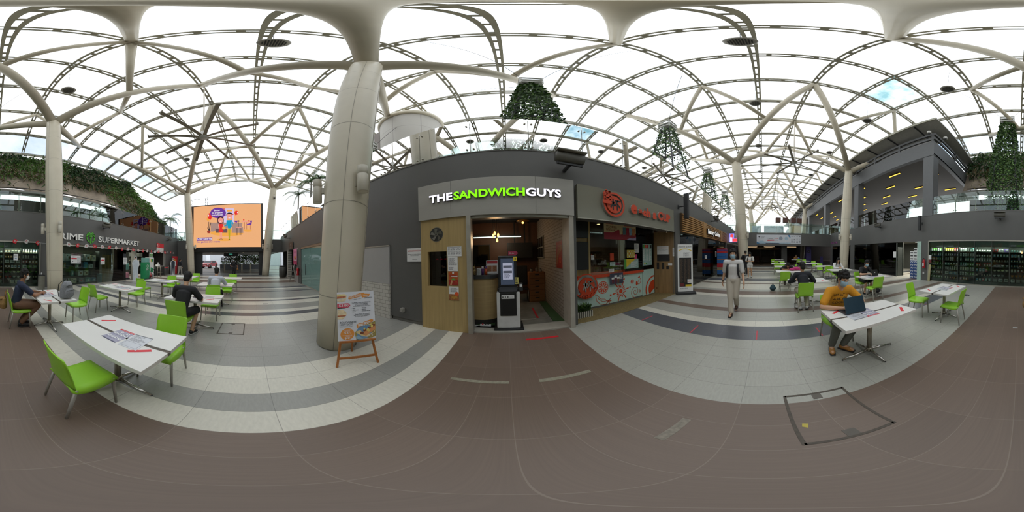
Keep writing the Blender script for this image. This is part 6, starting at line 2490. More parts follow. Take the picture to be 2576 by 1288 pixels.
# ================================================================== right part of the opposite wall
struct(MB().box(5.76, 6.06, SY - .1, SY + .03, 0, 2.42, M('pale mint jamb', 'a9c4b8', .3)).build('door_2'))
extinguisher(5.48, SY + .12, .78, 'red fire extinguisher on the dark pillar beside the mint door jamb', 1)
t = thing('wall_socket', 'pale socket low on the dark pillar under the extinguisher', 'socket', (5.55, SY + .002, .46))
MB().bbox(-.05, .05, 0, .06, -.06, .06, PAPER, .01).build('box', t)
MB().box(-.03, .03, .06, .065, -.03, .03, GREYINK).build('cover', t)
o = MB().obox((0, 0, .5), (.07, 0, 0), (0, .012, 0), (-.02, -.02, .5), M('pale plank', 'a8a078', .6)).build('plank', loc=(5.08, SY + .12, .005))
tag(o, 'pale wooden plank leaning in the corner of the display glass', 'plank')
t = thing('store_bag', 'white and maroon bag on the glass above the leaning plank', 'bag', (5.06, SY + .09, 1.1))
MB().bbox(-.1, .1, -.03, .04, .0, .2, M('maroon bag', '6a2a2a', .6), .02).build('pouch', t)
MB().bbox(-.09, .09, -.03, .05, .2, .48, PAPER, .03).build('flap', t)
zz = 0.0
for k in range(10):
    blue = k < 6
    h = .2
    for s, dx in ((0, 0), (1, -.3)):
        if s == 1 and k == 0:
            zz0 = 0
        if s == 0 and k == 9:
            continue
        q = thing('drink_carton', '%s drink carton, %s in the %s stack by the mint door jamb' % ('blue' if blue else 'white', ('lowest', 'second', 'third', 'fourth', 'fifth', 'sixth', 'seventh', 'eighth', 'ninth', 'tenth')[k] + ('' if k == 0 else ' from the floor'), 'left' if s == 0 else 'right'), 'carton', (6.62 + dx, SY - .35, k * .2 + .0005))
        MB().bbox(-.145, .145, -.2, .2, 0, .198, M('carton blue', '2e4a80', .5) if blue else PAPER, .004).build('carton', q)
        b = MB(facing_super(0, .202, 0))
        if blue:
            b.stroke([(-.1, .06), (-.02, .14), (.06, .05), (.12, .13)], .03, 0, PAPER)
        else:
            b.rect(-.12, .1, .06, .13, 0, INK)
        b.build('print', q)
b = MB()
for x0, x1 in ((7.9, 9.7), (9.72, 11.55), (11.57, 13.4)):
    b.box(x0, x1, SY - .02, SY - .008, .04, 2.4, SHOPGL)
b.box(7.86, 7.9, SY - .05, SY + .02, 0, 2.4, SHELFM)
b.box(7.9, 13.4, SY - .05, SY + .01, 0, .04, ALU)
struct(b.build('window_bookshelf'))
struct(MB().box(7.9, 13.45, SY - .8, SY - .75, 0, 2.5, M('display back panel')).build('wall_bookshelf_back'))
BN = ['store shelf bay next to the open doorway', 'second store shelf bay from the doorway', 'third store shelf bay from the doorway', 'fourth store shelf bay from the doorway', 'fifth store shelf bay from the doorway', 'store shelf bay farthest from the doorway']
BC = [('cream', 'brown', 'orange'), ('green', 'blue', 'white'), ('white', 'green', 'pink'), ('white', 'pink', 'grey'), ('pink', 'blue', 'purple'), ('blue', 'red', 'purple')]
O6 = ['lowest', 'second lowest', 'third lowest', 'third highest', 'second highest', 'top']
rs = random.Random(8)
for i in range(6):
    xc = 8.4 + i * .9
    rack('shelf_unit', 'dark metal unit of the ' + BN[i], xc, SY - .45, .88, (.25, .58, .9, 1.2, 1.5, 1.8), .5, 2.1)
    for k, z in enumerate((.25, .58, .9, 1.2, 1.5, 1.8)):
        for q in range(5):
            if rs.random() < .12:
                continue
            c = BC[i][(k + q // 2) % 3]
            kd = ('bottle', 'carton', 'packet')[(i + k) % 3]
            good(kd, c, xc - .34 + q * .17, SY - .26, z, '%s shelf, %s' % (O6[k], BN[i].replace('store shelf bay ', 'store bay ')))
sheet('notice', 'white paper on the store glass at the edge of the open doorway', 'notice', 8.05, 1.55, .28, .42, SY + .012, None, turn=facing_super)
# dim shop beyond, seen past the column
b = MB()
b.box(14.2, 16.3, SY - .02, SY - .008, .04, 2.35, SHOPGL)
b.box(16.32, 18.6, SY - .02, SY - .008, .04, 2.35, SHOPGL)
struct(b.build('window_far_shop'))
for i in range(4):
    t = thing('mannequin_rack', ('rack of pale garments nearest the column behind the far shop glass', 'second rack of garments behind the far shop glass', 'third rack of garments behind the far shop glass', 'rack of garments at the end of the far shop glass')[i], 'clothes rack', (14.9 + i * 1.1, SY - .9, 0))
    t.name = 'clothes_rack'
    b = MB()
    for k in range(7):
        c = rs.choice(('white', 'grey', 'teal', 'blue', 'cream'))
        b.obox((-.42 + k * .14, 0, 1.05), (.05, 0, 0), (0, .2, 0), (0, 0, .42), GC[c])
    b.build('garment', t)
    b = MB().cyl((-.5, 0, 1.55), (.5, 0, 1.55), .015, SATIN, 6)
    for sx in (-.5, .5):
        b.cyl((sx, 0, .02), (sx, 0, 1.55), .015, SATIN, 6)
        b.box(sx - .02, sx + .02, -.25, .25, 0, .02, SATIN)
    b.build('rail', t)
b = MB(facing_super(0, SY, 0))
b.text('SOCIAL', -19.0, 2.74, .02, .33, M('magenta letters', '8a4a80', .5), width=1.9, ext=.02)
tag(b.build('shop_lettering'), 'small magenta shop lettering on the dark fascia beside the far column', 'shop sign')

# ================================================================== food court under the far deck
t = thing('pillar_wrap', 'purple wrapped pillar in the dark food court', 'pillar', (21.0, -5.9, 0))
MB().box(-.35, .35, -.35, .35, 0, 2.4, M('purple wrap', '40386e', .6)).build('shaft', t)
b = MB(frame((-.352, 0, 0), (0, -1, 0), (0, 0, 1)))
b.ring(0, 1.75, 0, .1, .2, BLACK)
b.build('print', t)
t = thing('notice_totem', 'small purple totem in the food court near the far shop glass', 'totem', (20.4, -7.6, 0))
MB().bbox(-.1, .1, -.2, .2, 0, 1.1, M('purple wrap'), .02).build('body', t)
MB().box(-.15, .15, -.25, .25, 0, .03, BLACK).build('base', t)
struct(MB().box(20.5, 21.2, -3.0, -2.3, 0, 3.75, M('court pier', '4a4a48', .6)).build('wall_court_pier'))
for i, (x, y, rot) in enumerate(((21.5, .3, .15), (24.0, -1.6, -.1))):
    t = thing('parasol', ('cream parasol with yellow edge at the left of the food court', 'paler cream parasol deeper in the food court')[i], 'parasol', (x, y, 0))
    MB().lathe([(1.5, 2.0), (.8, 2.22), (.02, 2.42)], M('cream canvas', 'c2a878', .7), n=8, smooth=False).build('canopy', t)
    MB().cyl((0, 0, .04), (0, 0, 2.4), .025, SATIN, 8).build('pole', t)
    MB().cyl((0, 0, 0), (0, 0, .04), .25, DKGREY, 14).build('base', t)
for i, (y, c) in enumerate(((1.9, '4a2c24'), (-1.0, '3a3430'), (-4.6, '402a26'))):
    t = thing('food_stall', ('reddish brown food stall at the left of the court', 'dark food stall in the middle of the court', 'dark brown food stall behind the purple pillar')[i], 'stall', (27.5, y, 0))
    mt = M('stall %d' % i, c, .6)
    MB().box(-.5, .5, -1.2, 1.2, 0, 1.0, mt).build('counter', t)
    MB().box(-.6, .6, -1.3, 1.3, 2.3, 2.7, mt).build('sign_box', t)
    MB().box(.45, .5, -1.2, 1.2, 1.0, 2.3, BLACK).build('back', t)
    b = MB(frame((-.602, 0, 2.5), (0, -1, 0), (0, 0, 1)))
    b.rect(-.9, .9, -.1, .1, 0, EM('stall sign glow', 'd8b890', .5))
    b.build('sign_face', t)
for i, y in enumerate((2.2, .3, -1.5, -3.6, -5.2, -7.0)):
    for x in (20.6, 23.5):
        t = thing('downlight', 'small recessed light in the food court ceiling', 'ceiling light', (x, y, 3.74), 0, 'recessed lights of the food court')
        MB().ring(0, 0, -.012, .06, .1, PAPER, 16).build('trim_ring', t)
        MB().disc(0, 0, -.01, .07, EM('court downlight', 'ffe9c8', 3)).build('lens', t)
# upper deck beyond the banner: white screens and brown lamp shades
t = None
for i, y in enumerate((-2.35, -3.5, -4.8, -5.75)):
    t = thing('box_lamp', ('leftmost', 'second from left', 'third from left', 'rightmost')[i] + ' of the four dark brown box lamp shades above the banner', 'lamp', (26.0, y, 6.45))
    MB().bbox(-.4, .4, -.4, .4, 0, .75, M('brown shade', '4a2a1e', .6), .02).build('lamp_shade', t)
    MB().cyl((0, 0, .75), (0, 0, vz(y) - 6.5), .012, BLACK, 5).build('cord', t)
for i, (x, y, w, h, c) in enumerate(((24.5, 1.0, 1.4, 1.6, 'b4bcc4'), (25, -1.6, 3.0, 1.7, 'a8b2ba'), (25.4, -5.2, 1.6, 1.9, 'b59a6a'))):
    t = thing('partition', ('small pale partition on the far deck by the column', 'wide pale blue partition on the far deck above the banner', 'tan timber partition on the far deck below the lamp shades')[i], 'partition', (x, y, 4.012))
    MB().box(-.04, .04, -w / 2, w / 2, .05, h, M('partition %d' % i, c, .5)).build('panel', t)
    MB().box(-.15, .15, -w / 2, w / 2, 0, .05, DKGREY).build('foot', t)

# ================================================================== outside the entrance under the screen
struct(MB().box(-29, LX - .3, -9, 3.4, 2.5, 2.62, M('porch ceiling', '8a8880', .7)).build('ceiling_porch'))
struct(MB().box(-70, -31, -40, 40, -.2, -.02, M('asphalt', '77777a', .8)).build('ground_road'))
for i, (x, y) in enumerate(((-20, -5), (-20, -3), (-20, -1), (-23, -4), (-23, -2), (-23, 0))):
    t = thing('downlight', 'small recessed light in the porch ceiling outside the entrance', 'ceiling light', (x, y, 2.5), 0, 'recessed lights of the porch')
    MB().ring(0, 0, -.012, .06, .1, PAPER, 16).build('trim_ring', t)
    MB().disc(0, 0, -.01, .07, EM('court downlight')).build('lens', t)
t = thing('hanging_sign', 'dark sign box with a green patch hung in the entrance', 'sign', (-18.2, -2.3, 2.15))
MB().box(-.05, .05, -.8, .8, -.15, .22, BLACK).build('box', t)
MB().box(.05, .055, -.2, .2, .0, .15, EM('exit green', '3f8a78', .7)).build('face', t)
MB().cyl((0, -.6, .22), (0, -.6, .35), .01, BLACK, 5).cyl((0, .6, .22), (0, .6, .35), .01, BLACK, 5).build('rod', t)
t = thing('planter_wall', 'long grey planter wall with trimmed hedge outside the entrance', 'planter', (-25, -1.0, 0))
MB().box(-.8, .3, -3.8, 3.5, 0, .95, M('planter grey', '62666c', .6)).build('wall', t)
for (nm, z0, z1, mats, n) in (('hedge_fringe', .95, 1.3, (M('lime leaf', '7aa02c', .6, var=.2), LEAF[2]), 900), ('hedge_top', 1.25, 1.9, (M('bronze leaf', '4a3c28', .6, var=.3), LEAF[0]), 1300)):
    b = MB()
    for i in range(n):
        p = Vector((rs.uniform(-.5, .35), rs.uniform(-3.7, 3.4), rs.uniform(z0, z1)))
        d = Vector((rs.uniform(-.2, 1), rs.uniform(-1, 1), rs.uniform(-.5, 1))).normalized() * rs.uniform(.1, .25)
        s = d.cross(Vector((rs.uniform(-1, 1), rs.uniform(-1, 1), 1))).normalized() * .06
        b.add([p, p + d * .5 + s, p + d, p + d * .5 - s], [(0, 1, 2, 3)], rs.choice(mats))
    b.build(nm, t)
for i, (x, y, r) in enumerate(((-29, -2.6, 2.4), (-30, .6, 2.2))):
    t = thing('tree', ('dark round tree beyond the hedge outside the entrance, on the left', 'second dark tree beyond the hedge outside the entrance')[i], 'tree', (x, y, -.02))
    MB().cyl((0, 0, 0), (0, 0, 2.2), .16, M('palm trunk'), 10).build('trunk', t)
    b = MB()
    for k in range(2600):
        v = Vector((rs.gauss(0, 1), rs.gauss(0, 1), rs.gauss(0, 1))).normalized() * r * rs.uniform(.6, 1)
        p = Vector((0, 0, 3.0)) + Vector((v.x, v.y, v.z * .8))
        d = Vector((rs.uniform(-1, 1), rs.uniform(-1, 1), rs.uniform(-1, .4))).normalized() * rs.uniform(.15, .35)
        s = d.cross(Vector((rs.uniform(-1, 1), rs.uniform(-1, 1), 1))).normalized() * .08
        b.add([p, p + d * .5 + s, p + d, p + d * .5 - s], [(0, 1, 2, 3)], LEAF[rs.choice((0, 0, 1))])
    b.build('foliage', t)
t = thing('bollard_rail', 'row of steel posts with two rails across the entrance', 'railing', (-21.5, -1.8, 0))
for k in range(6):
    MB().bbox(-.04, .04, -2.9 + k * 1.15 - .09, -2.9 + k * 1.15 + .09, 0, 1.05, SATIN, .01).build('post', t)
for z in (.35, .98):
    MB().cyl((0, -2.9, z), (0, 2.85, z), .018, SATIN, 7).build('rail', t)


def car(x, y, rz, col, label):
    t = thing('car', label, 'car', (x, y, -.02), rz)
    side = [(-2.1, .35), (-2.15, .75), (-1.75, .95), (-1.1, 1.42), (.55, 1.45), (1.25, .98), (2.05, .85), (2.15, .5), (2.1, .3)]
    b = MB(Matrix.Rotation(PI / 2, 4, 'X'))
    b.prism(side, -.85, .85, M('car paint ' + col, col, .25))
    b.build('body', t)
    b = MB()
    for sy in (-.86, .86):
        b.add([(-1.0, sy, .98), (-.75, sy, 1.34), (.5, sy, 1.36), (1.0, sy, 1.0)], [(0, 1, 2, 3)], M('dark window band'))
    b.add([(.62, -.75, 1.43), (1.22, -.75, 1.0), (1.22, .75, 1.0), (.62, .75, 1.43)], [(0, 1, 2, 3)], M('dark window band'))
    b.build('window', t)
    for sx in (-1.35, 1.35):
        for sy in (-.8, .8):
            MB().cyl((sx, sy - .1, .33), (sx, sy + .1, .33), .33, BLACK, 16).build('wheel', t)
    b = MB()
    for sy in (-.6, .6):
        b.bbox(2.05, 2.17, sy - .15, sy + .15, .6, .75, PAPER, .02)
    b.build('headlight', t)
    MB().box(2.12, 2.18, -.25, .25, .42, .52, PAPER).build('number_plate', t)


car(-31.5, -8.2, math.radians(-10), '9c2028', 'red car parked outside beyond the steel posts')
car(-32.5, -11.0, math.radians(-10), '22252a', 'dark car parked outside, left of the red car')
struct(MB().box(-60, -45, -40, 30, -.2, 5.5, M('distant white building', 'c9ccd0', .7)).build('outside_building'))
t = thing('ramp_canopy', 'white sloping canopy of the car park outside', 'canopy', (-38, -11, 0))
for k in range(3):
    b = MB()
    b.beam((-1, -5 + k * 2.6, 4.6), (3.5, -3.4 + k * 2.6, .2), .9, .15, M('distant white building'))
    b.build('sloping_panel', t)
struct(MB().box(LX - .5, LX - .35, 1.75, 3.2, 0.0, 2.4, SHOPGL).build('door_4'))

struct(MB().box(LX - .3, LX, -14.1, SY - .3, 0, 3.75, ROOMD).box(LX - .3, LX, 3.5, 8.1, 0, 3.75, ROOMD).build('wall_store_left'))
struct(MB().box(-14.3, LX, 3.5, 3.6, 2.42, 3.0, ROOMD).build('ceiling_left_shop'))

# ================================================================== tables and chairs
LIME = M('lime green moulded plastic', '96cf36', .38, var=.03, scale=4)
TOPW = M('white laminate', 'dad8d2', .4, var=.015)
GAPM = M('dark metal joint', '5c5348', .4, metal=.4)
TAPE = M('red tape', 'd4323c', .5, var=.03)


def solid_grid(rows, th, mat, b, closed=False):
    """rows of points -> smooth sheet with thickness"""
    bm = bmesh.new()
    vv = [[bm.verts.new(p) for p in r] for r in rows]
    for i in range(len(rows) - 1):
        for j in range(len(rows[0]) - 1):
            bm.faces.new((vv[i][j], vv[i][j + 1], vv[i + 1][j + 1], vv[i + 1][j]))
    bmesh.ops.recalc_face_normals(bm, faces=bm.faces[:])
    bmesh.ops.solidify(bm, geom=bm.faces[:], thickness=th)
    bm.verts.index_update()
    b.add([v.co.copy() for v in bm.verts], [[v.index for v in f.verts] for f in bm.faces], mat, True)
    bm.free()


CHLEG = M('silver grey chair leg', 'a5a299', .35, metal=.35, var=.03)


def make_chair(label, group):
    t = thing('dining_chair', label, 'chair', (0, 0, 0), 0, group)

    def row(y, z, hw, edge, fwd=0.0, n=10):
        r = []
        for j in range(n + 1):
            u = -1 + 2 * j / n
            e = max(0, (abs(u) - .82) / .18)
            r.append((hw * u, y + fwd * u * u, z - edge * e ** 1.5))
        return r
    b = MB()
    rows = [row(.232, .385, .20, .005), row(.236, .425, .208, .01), row(.222, .448, .212, .03), row(.16, .453, .217, .055), row(.05, .445, .22, .06), row(-.07, .441, .22, .06), row(-.15, .447, .216, .05), row(-.19, .468, .212, .03)]
    solid_grid(rows, .011, LIME, b)
    b.build('seat', t)
    b = MB()
    rows = []
    for (y, z, hw, f) in ((-.186, .462, .212, .02), (-.206, .51, .207, .035), (-.222, .58, .203, .04), (-.238, .66, .206, .036), (-.254, .74, .21, .03), (-.268, .80, .208, .024), (-.274, .832, .2, .02), (-.276, .84, .185, .018)):
        rows.append([(hw * (-1 + .2 * j), y + f * (-1 + .2 * j) ** 2, z) for j in range(11)])
    solid_grid(rows, -.011, LIME, b)
    b.build('backrest', t)
    for sx in (-1, 1):
        MB().tube([(sx * .185, .19, .42), (sx * .198, .205, .2), (sx * .208, .215, .0)], [.018, .016, .012], CHLEG, 10).build('leg', t)
        MB().tube([(sx * .185, -.15, .43), (sx * .198, -.195, .2), (sx * .205, -.225, .0)], [.018, .016, .012], CHLEG, 10).build('leg', t)
    return t


CH0 = None


def chair(x, y, deg, label):
    global CH0
    if CH0 is None:
        CH0 = make_chair(label, 'lime green dining chairs')
        CH0.location, CH0.rotation_euler = (x, y, 0), (0, 0, math.radians(deg))
        return CH0
    return copy_tree(CH0, (x, y, 0), math.radians(deg), label, 'lime green dining chairs')


TB0 = None


def make_table(label):
    t = thing('cafe_table', label, 'table', (0, 0, 0), 0, 'white cafe tables')
    b = MB()
    for s in (-1, 1):
        x0, x1 = (-.375, -.022) if s < 0 else (.022, .375)
        b.bbox(x0, x1, -.6, .6, .708, .75, TOPW, .003)
    b.build('tabletop', t)
    MB().box(-.022, .022, -.601, .601, .706, .742, GAPM).build('joint_strip', t)
    MB().cyl((0, 0, .04), (0, 0, .7), .038, SATIN, 18).lathe([(.045, .055), (.05, .07), (.05, .11), (.04, .12)], SATIN, n=18).build('pedestal', t)
    MB().box(-.25, .25, -.03, .03, .692, .708, DKGREY).box(-.03, .03, -.4, .4, .692, .708, DKGREY).build('bracket', t)
    for (dx, dy, l) in ((1, 0, .34), (-1, 0, .34), (0, 1, .43), (0, -1, .43)):
        MB().tube([(dx * .02, dy * .02, .085), (dx * l * .5, dy * l * .5, .055), (dx * l, dy * l, .022)], [.026, .022, .013], CHROME, 10).ball((dx * l, dy * l, .011), (.014, .014, .011), BLACK, 8, 6).build('foot', t)
    return t


def table(x, y, label, rz=0.0):
    global TB0
    if TB0 is None:
        TB0 = make_table(label)
        TB0.location = (x, y, 0)
        return TB0
    return copy_tree(TB0, (x, y, 0), rz, label, 'white cafe tables')


TZ = .7505


def tape(x, y, deg, where, l=.19, w=.038):
    t = MB().box(-l / 2, l / 2, -w / 2, w / 2, 0, .0012, TAPE).build('tape_strip')
    t.location, t.rotation_euler = (x, y, TZ), (0, 0, math.radians(deg))
    tag(t, 'red tape strip ' + where, 'tape strip', 'red tape strips on the tables')


def notice_sheets(x, y, deg, where, detail=True, flip=1):
    """two laminated sheets lying side by side"""
    T = Matrix.Rotation(math.radians(deg), 4, 'Z')
    c, s = math.cos(math.radians(deg)), math.sin(math.radians(deg))
    for k, (nm, lab) in enumerate((('notice_sheet', 'lilac sheet with red header ' + where), ('notice_sheet', 'white text sheet ' + where))):
        u = (-.115 if k == 0 else .115) * flip
        t = thing(nm, lab, 'notice', (x + u * c, y + u * s, TZ + .0002 + k * .0006), math.radians(deg + (3 if k else -2)))
        b = MB()
        base = M('lilac sheet', 'a5a3b4', .35, var=.02) if k == 0 else M('laminated white', 'ccced2', .25, var=.02)
        b.prism([(-.105, -.15), (.105, -.15), (.105, .15), (-.105, .15)], 0, .0008, base)
        b.build('sheet', t)
        b = MB()
        if k == 0:
            b.rect(-.105, .105, .118, .15, .0012, RED)
            b.text('SAFE DISTANCING', 0, .126, .0015, .02, PAPER, 'CENTER', width=.16)
            b.rect(-.105, .105, -.15, -.132, .0012, M('dark lilac', '56566a', .4))
            if detail:
                for i, (px, py) in enumerate(((-.03, .085), (.055, .085), (-.075, .03), (-.025, .03), (.025, .03), (.075, .03), (-.075, -.06), (-.025, -.06), (.025, -.06), (.075, -.06))):
                    b.disc(px, py, .0013, .021, PAPER, 16)
                    b.disc(px, py + .004, .0016, .008, M('dark lilac'), 8)
                    b.rect(px - .018, px + .018, py - .036, py - .031, .0013, M('dark lilac'))
        else:
            b.rect(-.105, .105, .132, .15, .0012, M('grey band', '7a7c80', .4))
            b.text('SAFEENTRY', -.085, .1, .0013, .02, INK, width=.12)
            b.text('CHECK-IN', -.085, .075, .0013, .02, INK, width=.1)
            b.lines(-.085, .085, -.01, .06, 5, .0013, GREYINK)
            b.stroke([(-.085, -.03), (.085, -.03), (.085, -.13), (-.085, -.13), (-.085, -.03)], .003, .0013, M('dark lilac'))
        b.build('print', t)


# left block of tables
table(-1.2, -1.25, 'white table nearest the camera on the left, with two notices between two empty chairs')
table(-1.24, -3.5, 'white table with the grey backpack, where the man in navy sits')
table(-3.5, -3.62, 'white table beyond the grey backpack, in front of the store glass')
table(-3.5, -1.25, 'white table where the man in the black shirt sits')
table(-5.75, -3.5, 'white table between two pairs of chairs in front of the brown boards')
table(-7.75, -3.3, 'distant white table on the supermarket side towards the big screen')
table(-5.65, -1.22, 'white table where the man in the white shirt sits')
table(-7.7, -1.05, 'distant white table behind the man in the white shirt')
# right block
table(1.83, -1.42, 'white table where the man in the yellow shirt works on a laptop')
table(1.82, -3.72, 'white table with notices nearest the display glass, two empty chairs beside it')
table(4.85, -1.38, 'white table where the man in the dark jacket sits')
table(4.78, -3.88, 'white table where the man in black works on a laptop')
table(7.55, -1.2, 'white table with the pink bag')
table(7.5, -3.85, 'white table where the woman in white sits')
table(10.2, -1.3, 'white table just beyond the pink bag table')
table(9.95, -3.85, 'white table just beyond the woman in white')
table(12.7, -1.25, 'white table in the third rank beyond the pink bag, by the walkway')
table(12.7, -3.9, 'white table in the third rank towards the far shop glass')
table(16.0, -1.45, 'far white table by the walkway, second from the food court')
table(16.2, -4.1, 'far white table before the purple pillar, second from the food court')
table(19.6, -1.8, 'farthest white table by the walkway at the edge of the food court')
table(19.7, -4.1, 'farthest white table before the purple pillar')

for c in ((-.70, -1.17, 92, 'green chair nearest the camera, its back to the brown floor band'), (-1.66, -.98, -86, 'green chair on the far side of the nearest left table'),
          (-.56, -3.6, 90, 'green chair the man in navy sits on, tan bag on its back'), (-2.03, -3.66, -90, 'empty green chair beside the grey backpack'),
          (-2.95, -4.0, 88, 'empty green chair back to back with the chair by the grey backpack'), (-4.3, -3.62, -90, 'green chair half hidden behind the table in front of the store glass'),
          (-2.95, -1.36, 90, 'green chair under the man in the black shirt'), (-4.2, -1.06, -90, 'green chair across the table from the man in the black shirt'),
          (-5.15, -1.15, 90, 'green chair under the man in the white shirt'), (-6.22, -.95, -90, 'green chair across the table from the man in the white shirt'),
          (-5.3, -4.1, 92, 'green chair on the near side of the table before the brown boards'), (-6.4, -3.52, -88, 'green chair on the far side of the table before the brown boards'),
          (-7.15, -3.62, 90, 'green chair on the near side of the distant supermarket side table'), (-8.5, -3.05, -90, 'green chair on the far side of the distant supermarket side table'),
          (-7.2, -1.35, 90, 'green chair on the near side of the distant table behind the white shirt'), (-8.5, -.98, -90, 'green chair on the far side of the distant table behind the white shirt'),
          (2.5, -1.22, 92, 'green chair under the man in the yellow shirt'), (2.44, -3.45, 102, 'empty green chair on the far side of the table nearest the display glass'),
          (1.46, -3.47, -88, 'empty green chair on the near side of the table nearest the display glass'), (4.33, -3.54, -92, 'empty green chair in front of the man in black with a laptop'),
          (5.42, -3.75, 90, 'green chair under the man in black with a laptop'), (4.28, -1.1, -90, 'green chair under the man in the dark jacket'),
          (6.8, -.9, -90, 'empty green chair facing the pink bag'), (8.3, -1.2, 90, 'green chair under the person asleep behind the pink bag'),
          (6.9, -3.62, -90, 'green chair on the near side of the table of the woman in white'), (8.2, -3.95, 90, 'green chair under the woman in white'),
          (9.15, -3.8, -90, 'green chair on the near side of the table beyond the woman in white'), (10.85, -4.0, 90, 'green chair on the far side of the table beyond the woman in white'),
          (10.25, -1.85, 0, 'green chair at the end of the table just beyond the pink bag'), (11.7, -1.0, -90, 'green chair before the third rank table by the walkway'),
          (13.45, -1.6, 90, 'green chair behind the third rank table by the walkway'), (13.6, -4.4, 90, 'green chair behind the third rank table towards the far shop'),
          (15.2, -1.2, -90, 'green chair before the far walkway table'), (17.3, -4.5, 90, 'green chair behind the far table before the purple pillar'),
          (18.85, -1.1, -90, 'green chair before the farthest walkway table'), (18.9, -4.1, -90, 'green chair before the farthest table by the purple pillar')):
    chair(*c)

# things lying on the near tables
tape(-1.405, -1.66, 141, 'on the far corner of the nearest left table')
tape(-1.07, -.86, 133, 'on the near corner of the nearest left table', .2)
notice_sheets(-1.19, -1.12, 92, 'on the nearest left table', True)
tape(-1.035, -3.05, 128, 'by the edge of the grey backpack table')
tape(-1.395, -3.95, 121, 'beyond the hands of the man in navy')
notice_sheets(-1.2, -3.55, 92, 'beside the grey backpack', True)
tape(-3.3, -3.2, 135, 'on the near half of the table before the store glass')
tape(-3.72, -4.1, 135, 'on the far half of the table before the store glass')
notice_sheets(-3.45, -3.45, 90, 'on the table before the store glass', True)
tape(-3.375, -.87, 130, 'on the table of the man in the black shirt')
notice_sheets(-3.55, -1.05, 90, 'on the table of the man in the black shirt', True)
notice_sheets(-5.75, -3.4, 90, 'on the table before the brown boards', False)
notice_sheets(-7.75, -3.2, 90, 'on the distant supermarket side table', False)
tape(2.06, -1.0, 125, 'in front of the typing hands of the man in yellow', .18, .042)
tape(1.62, -1.86, 141, 'on the empty half of the yellow shirt table', .19, .045)
notice_sheets(1.83, -1.27, 92, 'under the yellow shirt laptop', True)
tape(2.04, -3.33, 140, 'on the near corner of the table by the display glass')
tape(1.61, -4.14, 133, 'on the far corner of the table by the display glass')
notice_sheets(1.82, -3.72, 90, 'on the table by the display glass', True)
tape(4.74, -1.83, 133, 'on the table of the man in the dark jacket')
tape(5.0, -3.4, 130, 'on the table of the man in black with a laptop')
tape(4.55, -4.32, 130, 'beyond the laptop of the man in black')
notice_sheets(4.72, -3.72, 90, 'under the black laptop', False)


def laptop(x, y, deg, label, lid, open_deg=112, logo=False):
    t = thing('laptop', label, 'laptop', (x, y, TZ + .0035), math.radians(deg))
    b = MB()
    b.bbox(-.17, .17, -.12, .12, 0, .016, M('laptop body', '2b2e33', .4), .004)
    b.build('base', t)
    b = MB()
    for r in range(5):
        for k in range(12):
            b.box(-.15 + k * .0255, -.129 + k * .0255, -.02 + r * .022, -.002 + r * .022, .016, .0175, BLACK)
    b.rect(-.05, .05, -.1, -.04, .0165, BLACK)
    b.build('keyboard', t)
    T = Matrix.Translation((0, .12, .012)) @ Matrix.Rotation(math.radians(open_deg - 180), 4, 'X')
    b = MB(T)
    b.bbox(-.17, .17, -.235, 0, 0, .008, lid, .003)
    b.build('lid', t)
    MB(T).rect(-.16, .16, -.225, -.015, -.0005, EM('laptop screen', '8a94a8', .5)).build('display', t)
    if logo:
        MB(T).disc(0, -.12, .0085, .018, PAPER, 14).build('lid_mark', t)
    return t


laptop(2.0, -1.215, 94, 'open dark teal laptop in front of the man in the yellow shirt', M('teal laptop lid', '1f3846', .3, metal=.3))
laptop(4.93, -3.95, 97, 'open black laptop in front of the man in black', M('black laptop lid', '22211f', .4), 108, True)

# ================================================================== fittings
LAMPC = M('cream lamp housing', 'bdb6a6', .4, var=.03)


def wall_lamp(cx, cy, z, a, rad, label):
    t = thing('wall_lamp', label, 'wall lamp', (cx + math.cos(a) * rad, cy + math.sin(a) * rad, z), a)
    MB().lathe([(.0, -.25), (.085, -.25), (.09, -.245), (.09, .08), (.086, .085), (.09, .09), (.09, .25), (.085, .255), (0, .255)], LAMPC, (.15, 0, 0), 18).build('housing', t)
    MB().disc(.15, 0, -.2505, .075, M('lamp glass', 'd9d4c4', .2), 18).build('lens', t)
    MB().box(0, .07, -.03, .03, -.06, .06, LAMPC).bbox(-.02, .015, -.06, .06, -.1, .1, LAMPC, .01).build('bracket', t)


for i, (cx, cy, nm) in enumerate(((-2.5, 1.68, 'the near column beside the easel'), (-2.69, -7.15, 'the column beside the supermarket sign'), (-16.57, -6.5, 'the column left of the big screen'),
                                  (-16.57, 1.66, 'the column right of the big screen'), (12.8, 1.66, 'the column by the walking couple'), (12.5, -6.82, 'the column by the far shop glass'))):
    for k, a in enumerate((236, 353, 114)):
        a2 = a if i in (0, 3, 4) else a - 20
        wall_lamp(cx, cy, 2.97, math.radians(a2), .405, 'cream cylinder lamp on %s, %s' % (nm, ('facing the screen end', 'facing the food court end', 'facing the shop fronts')[k] if i % 2 == 0 else ('on its first side', 'on its second side', 'on its third side')[k]))


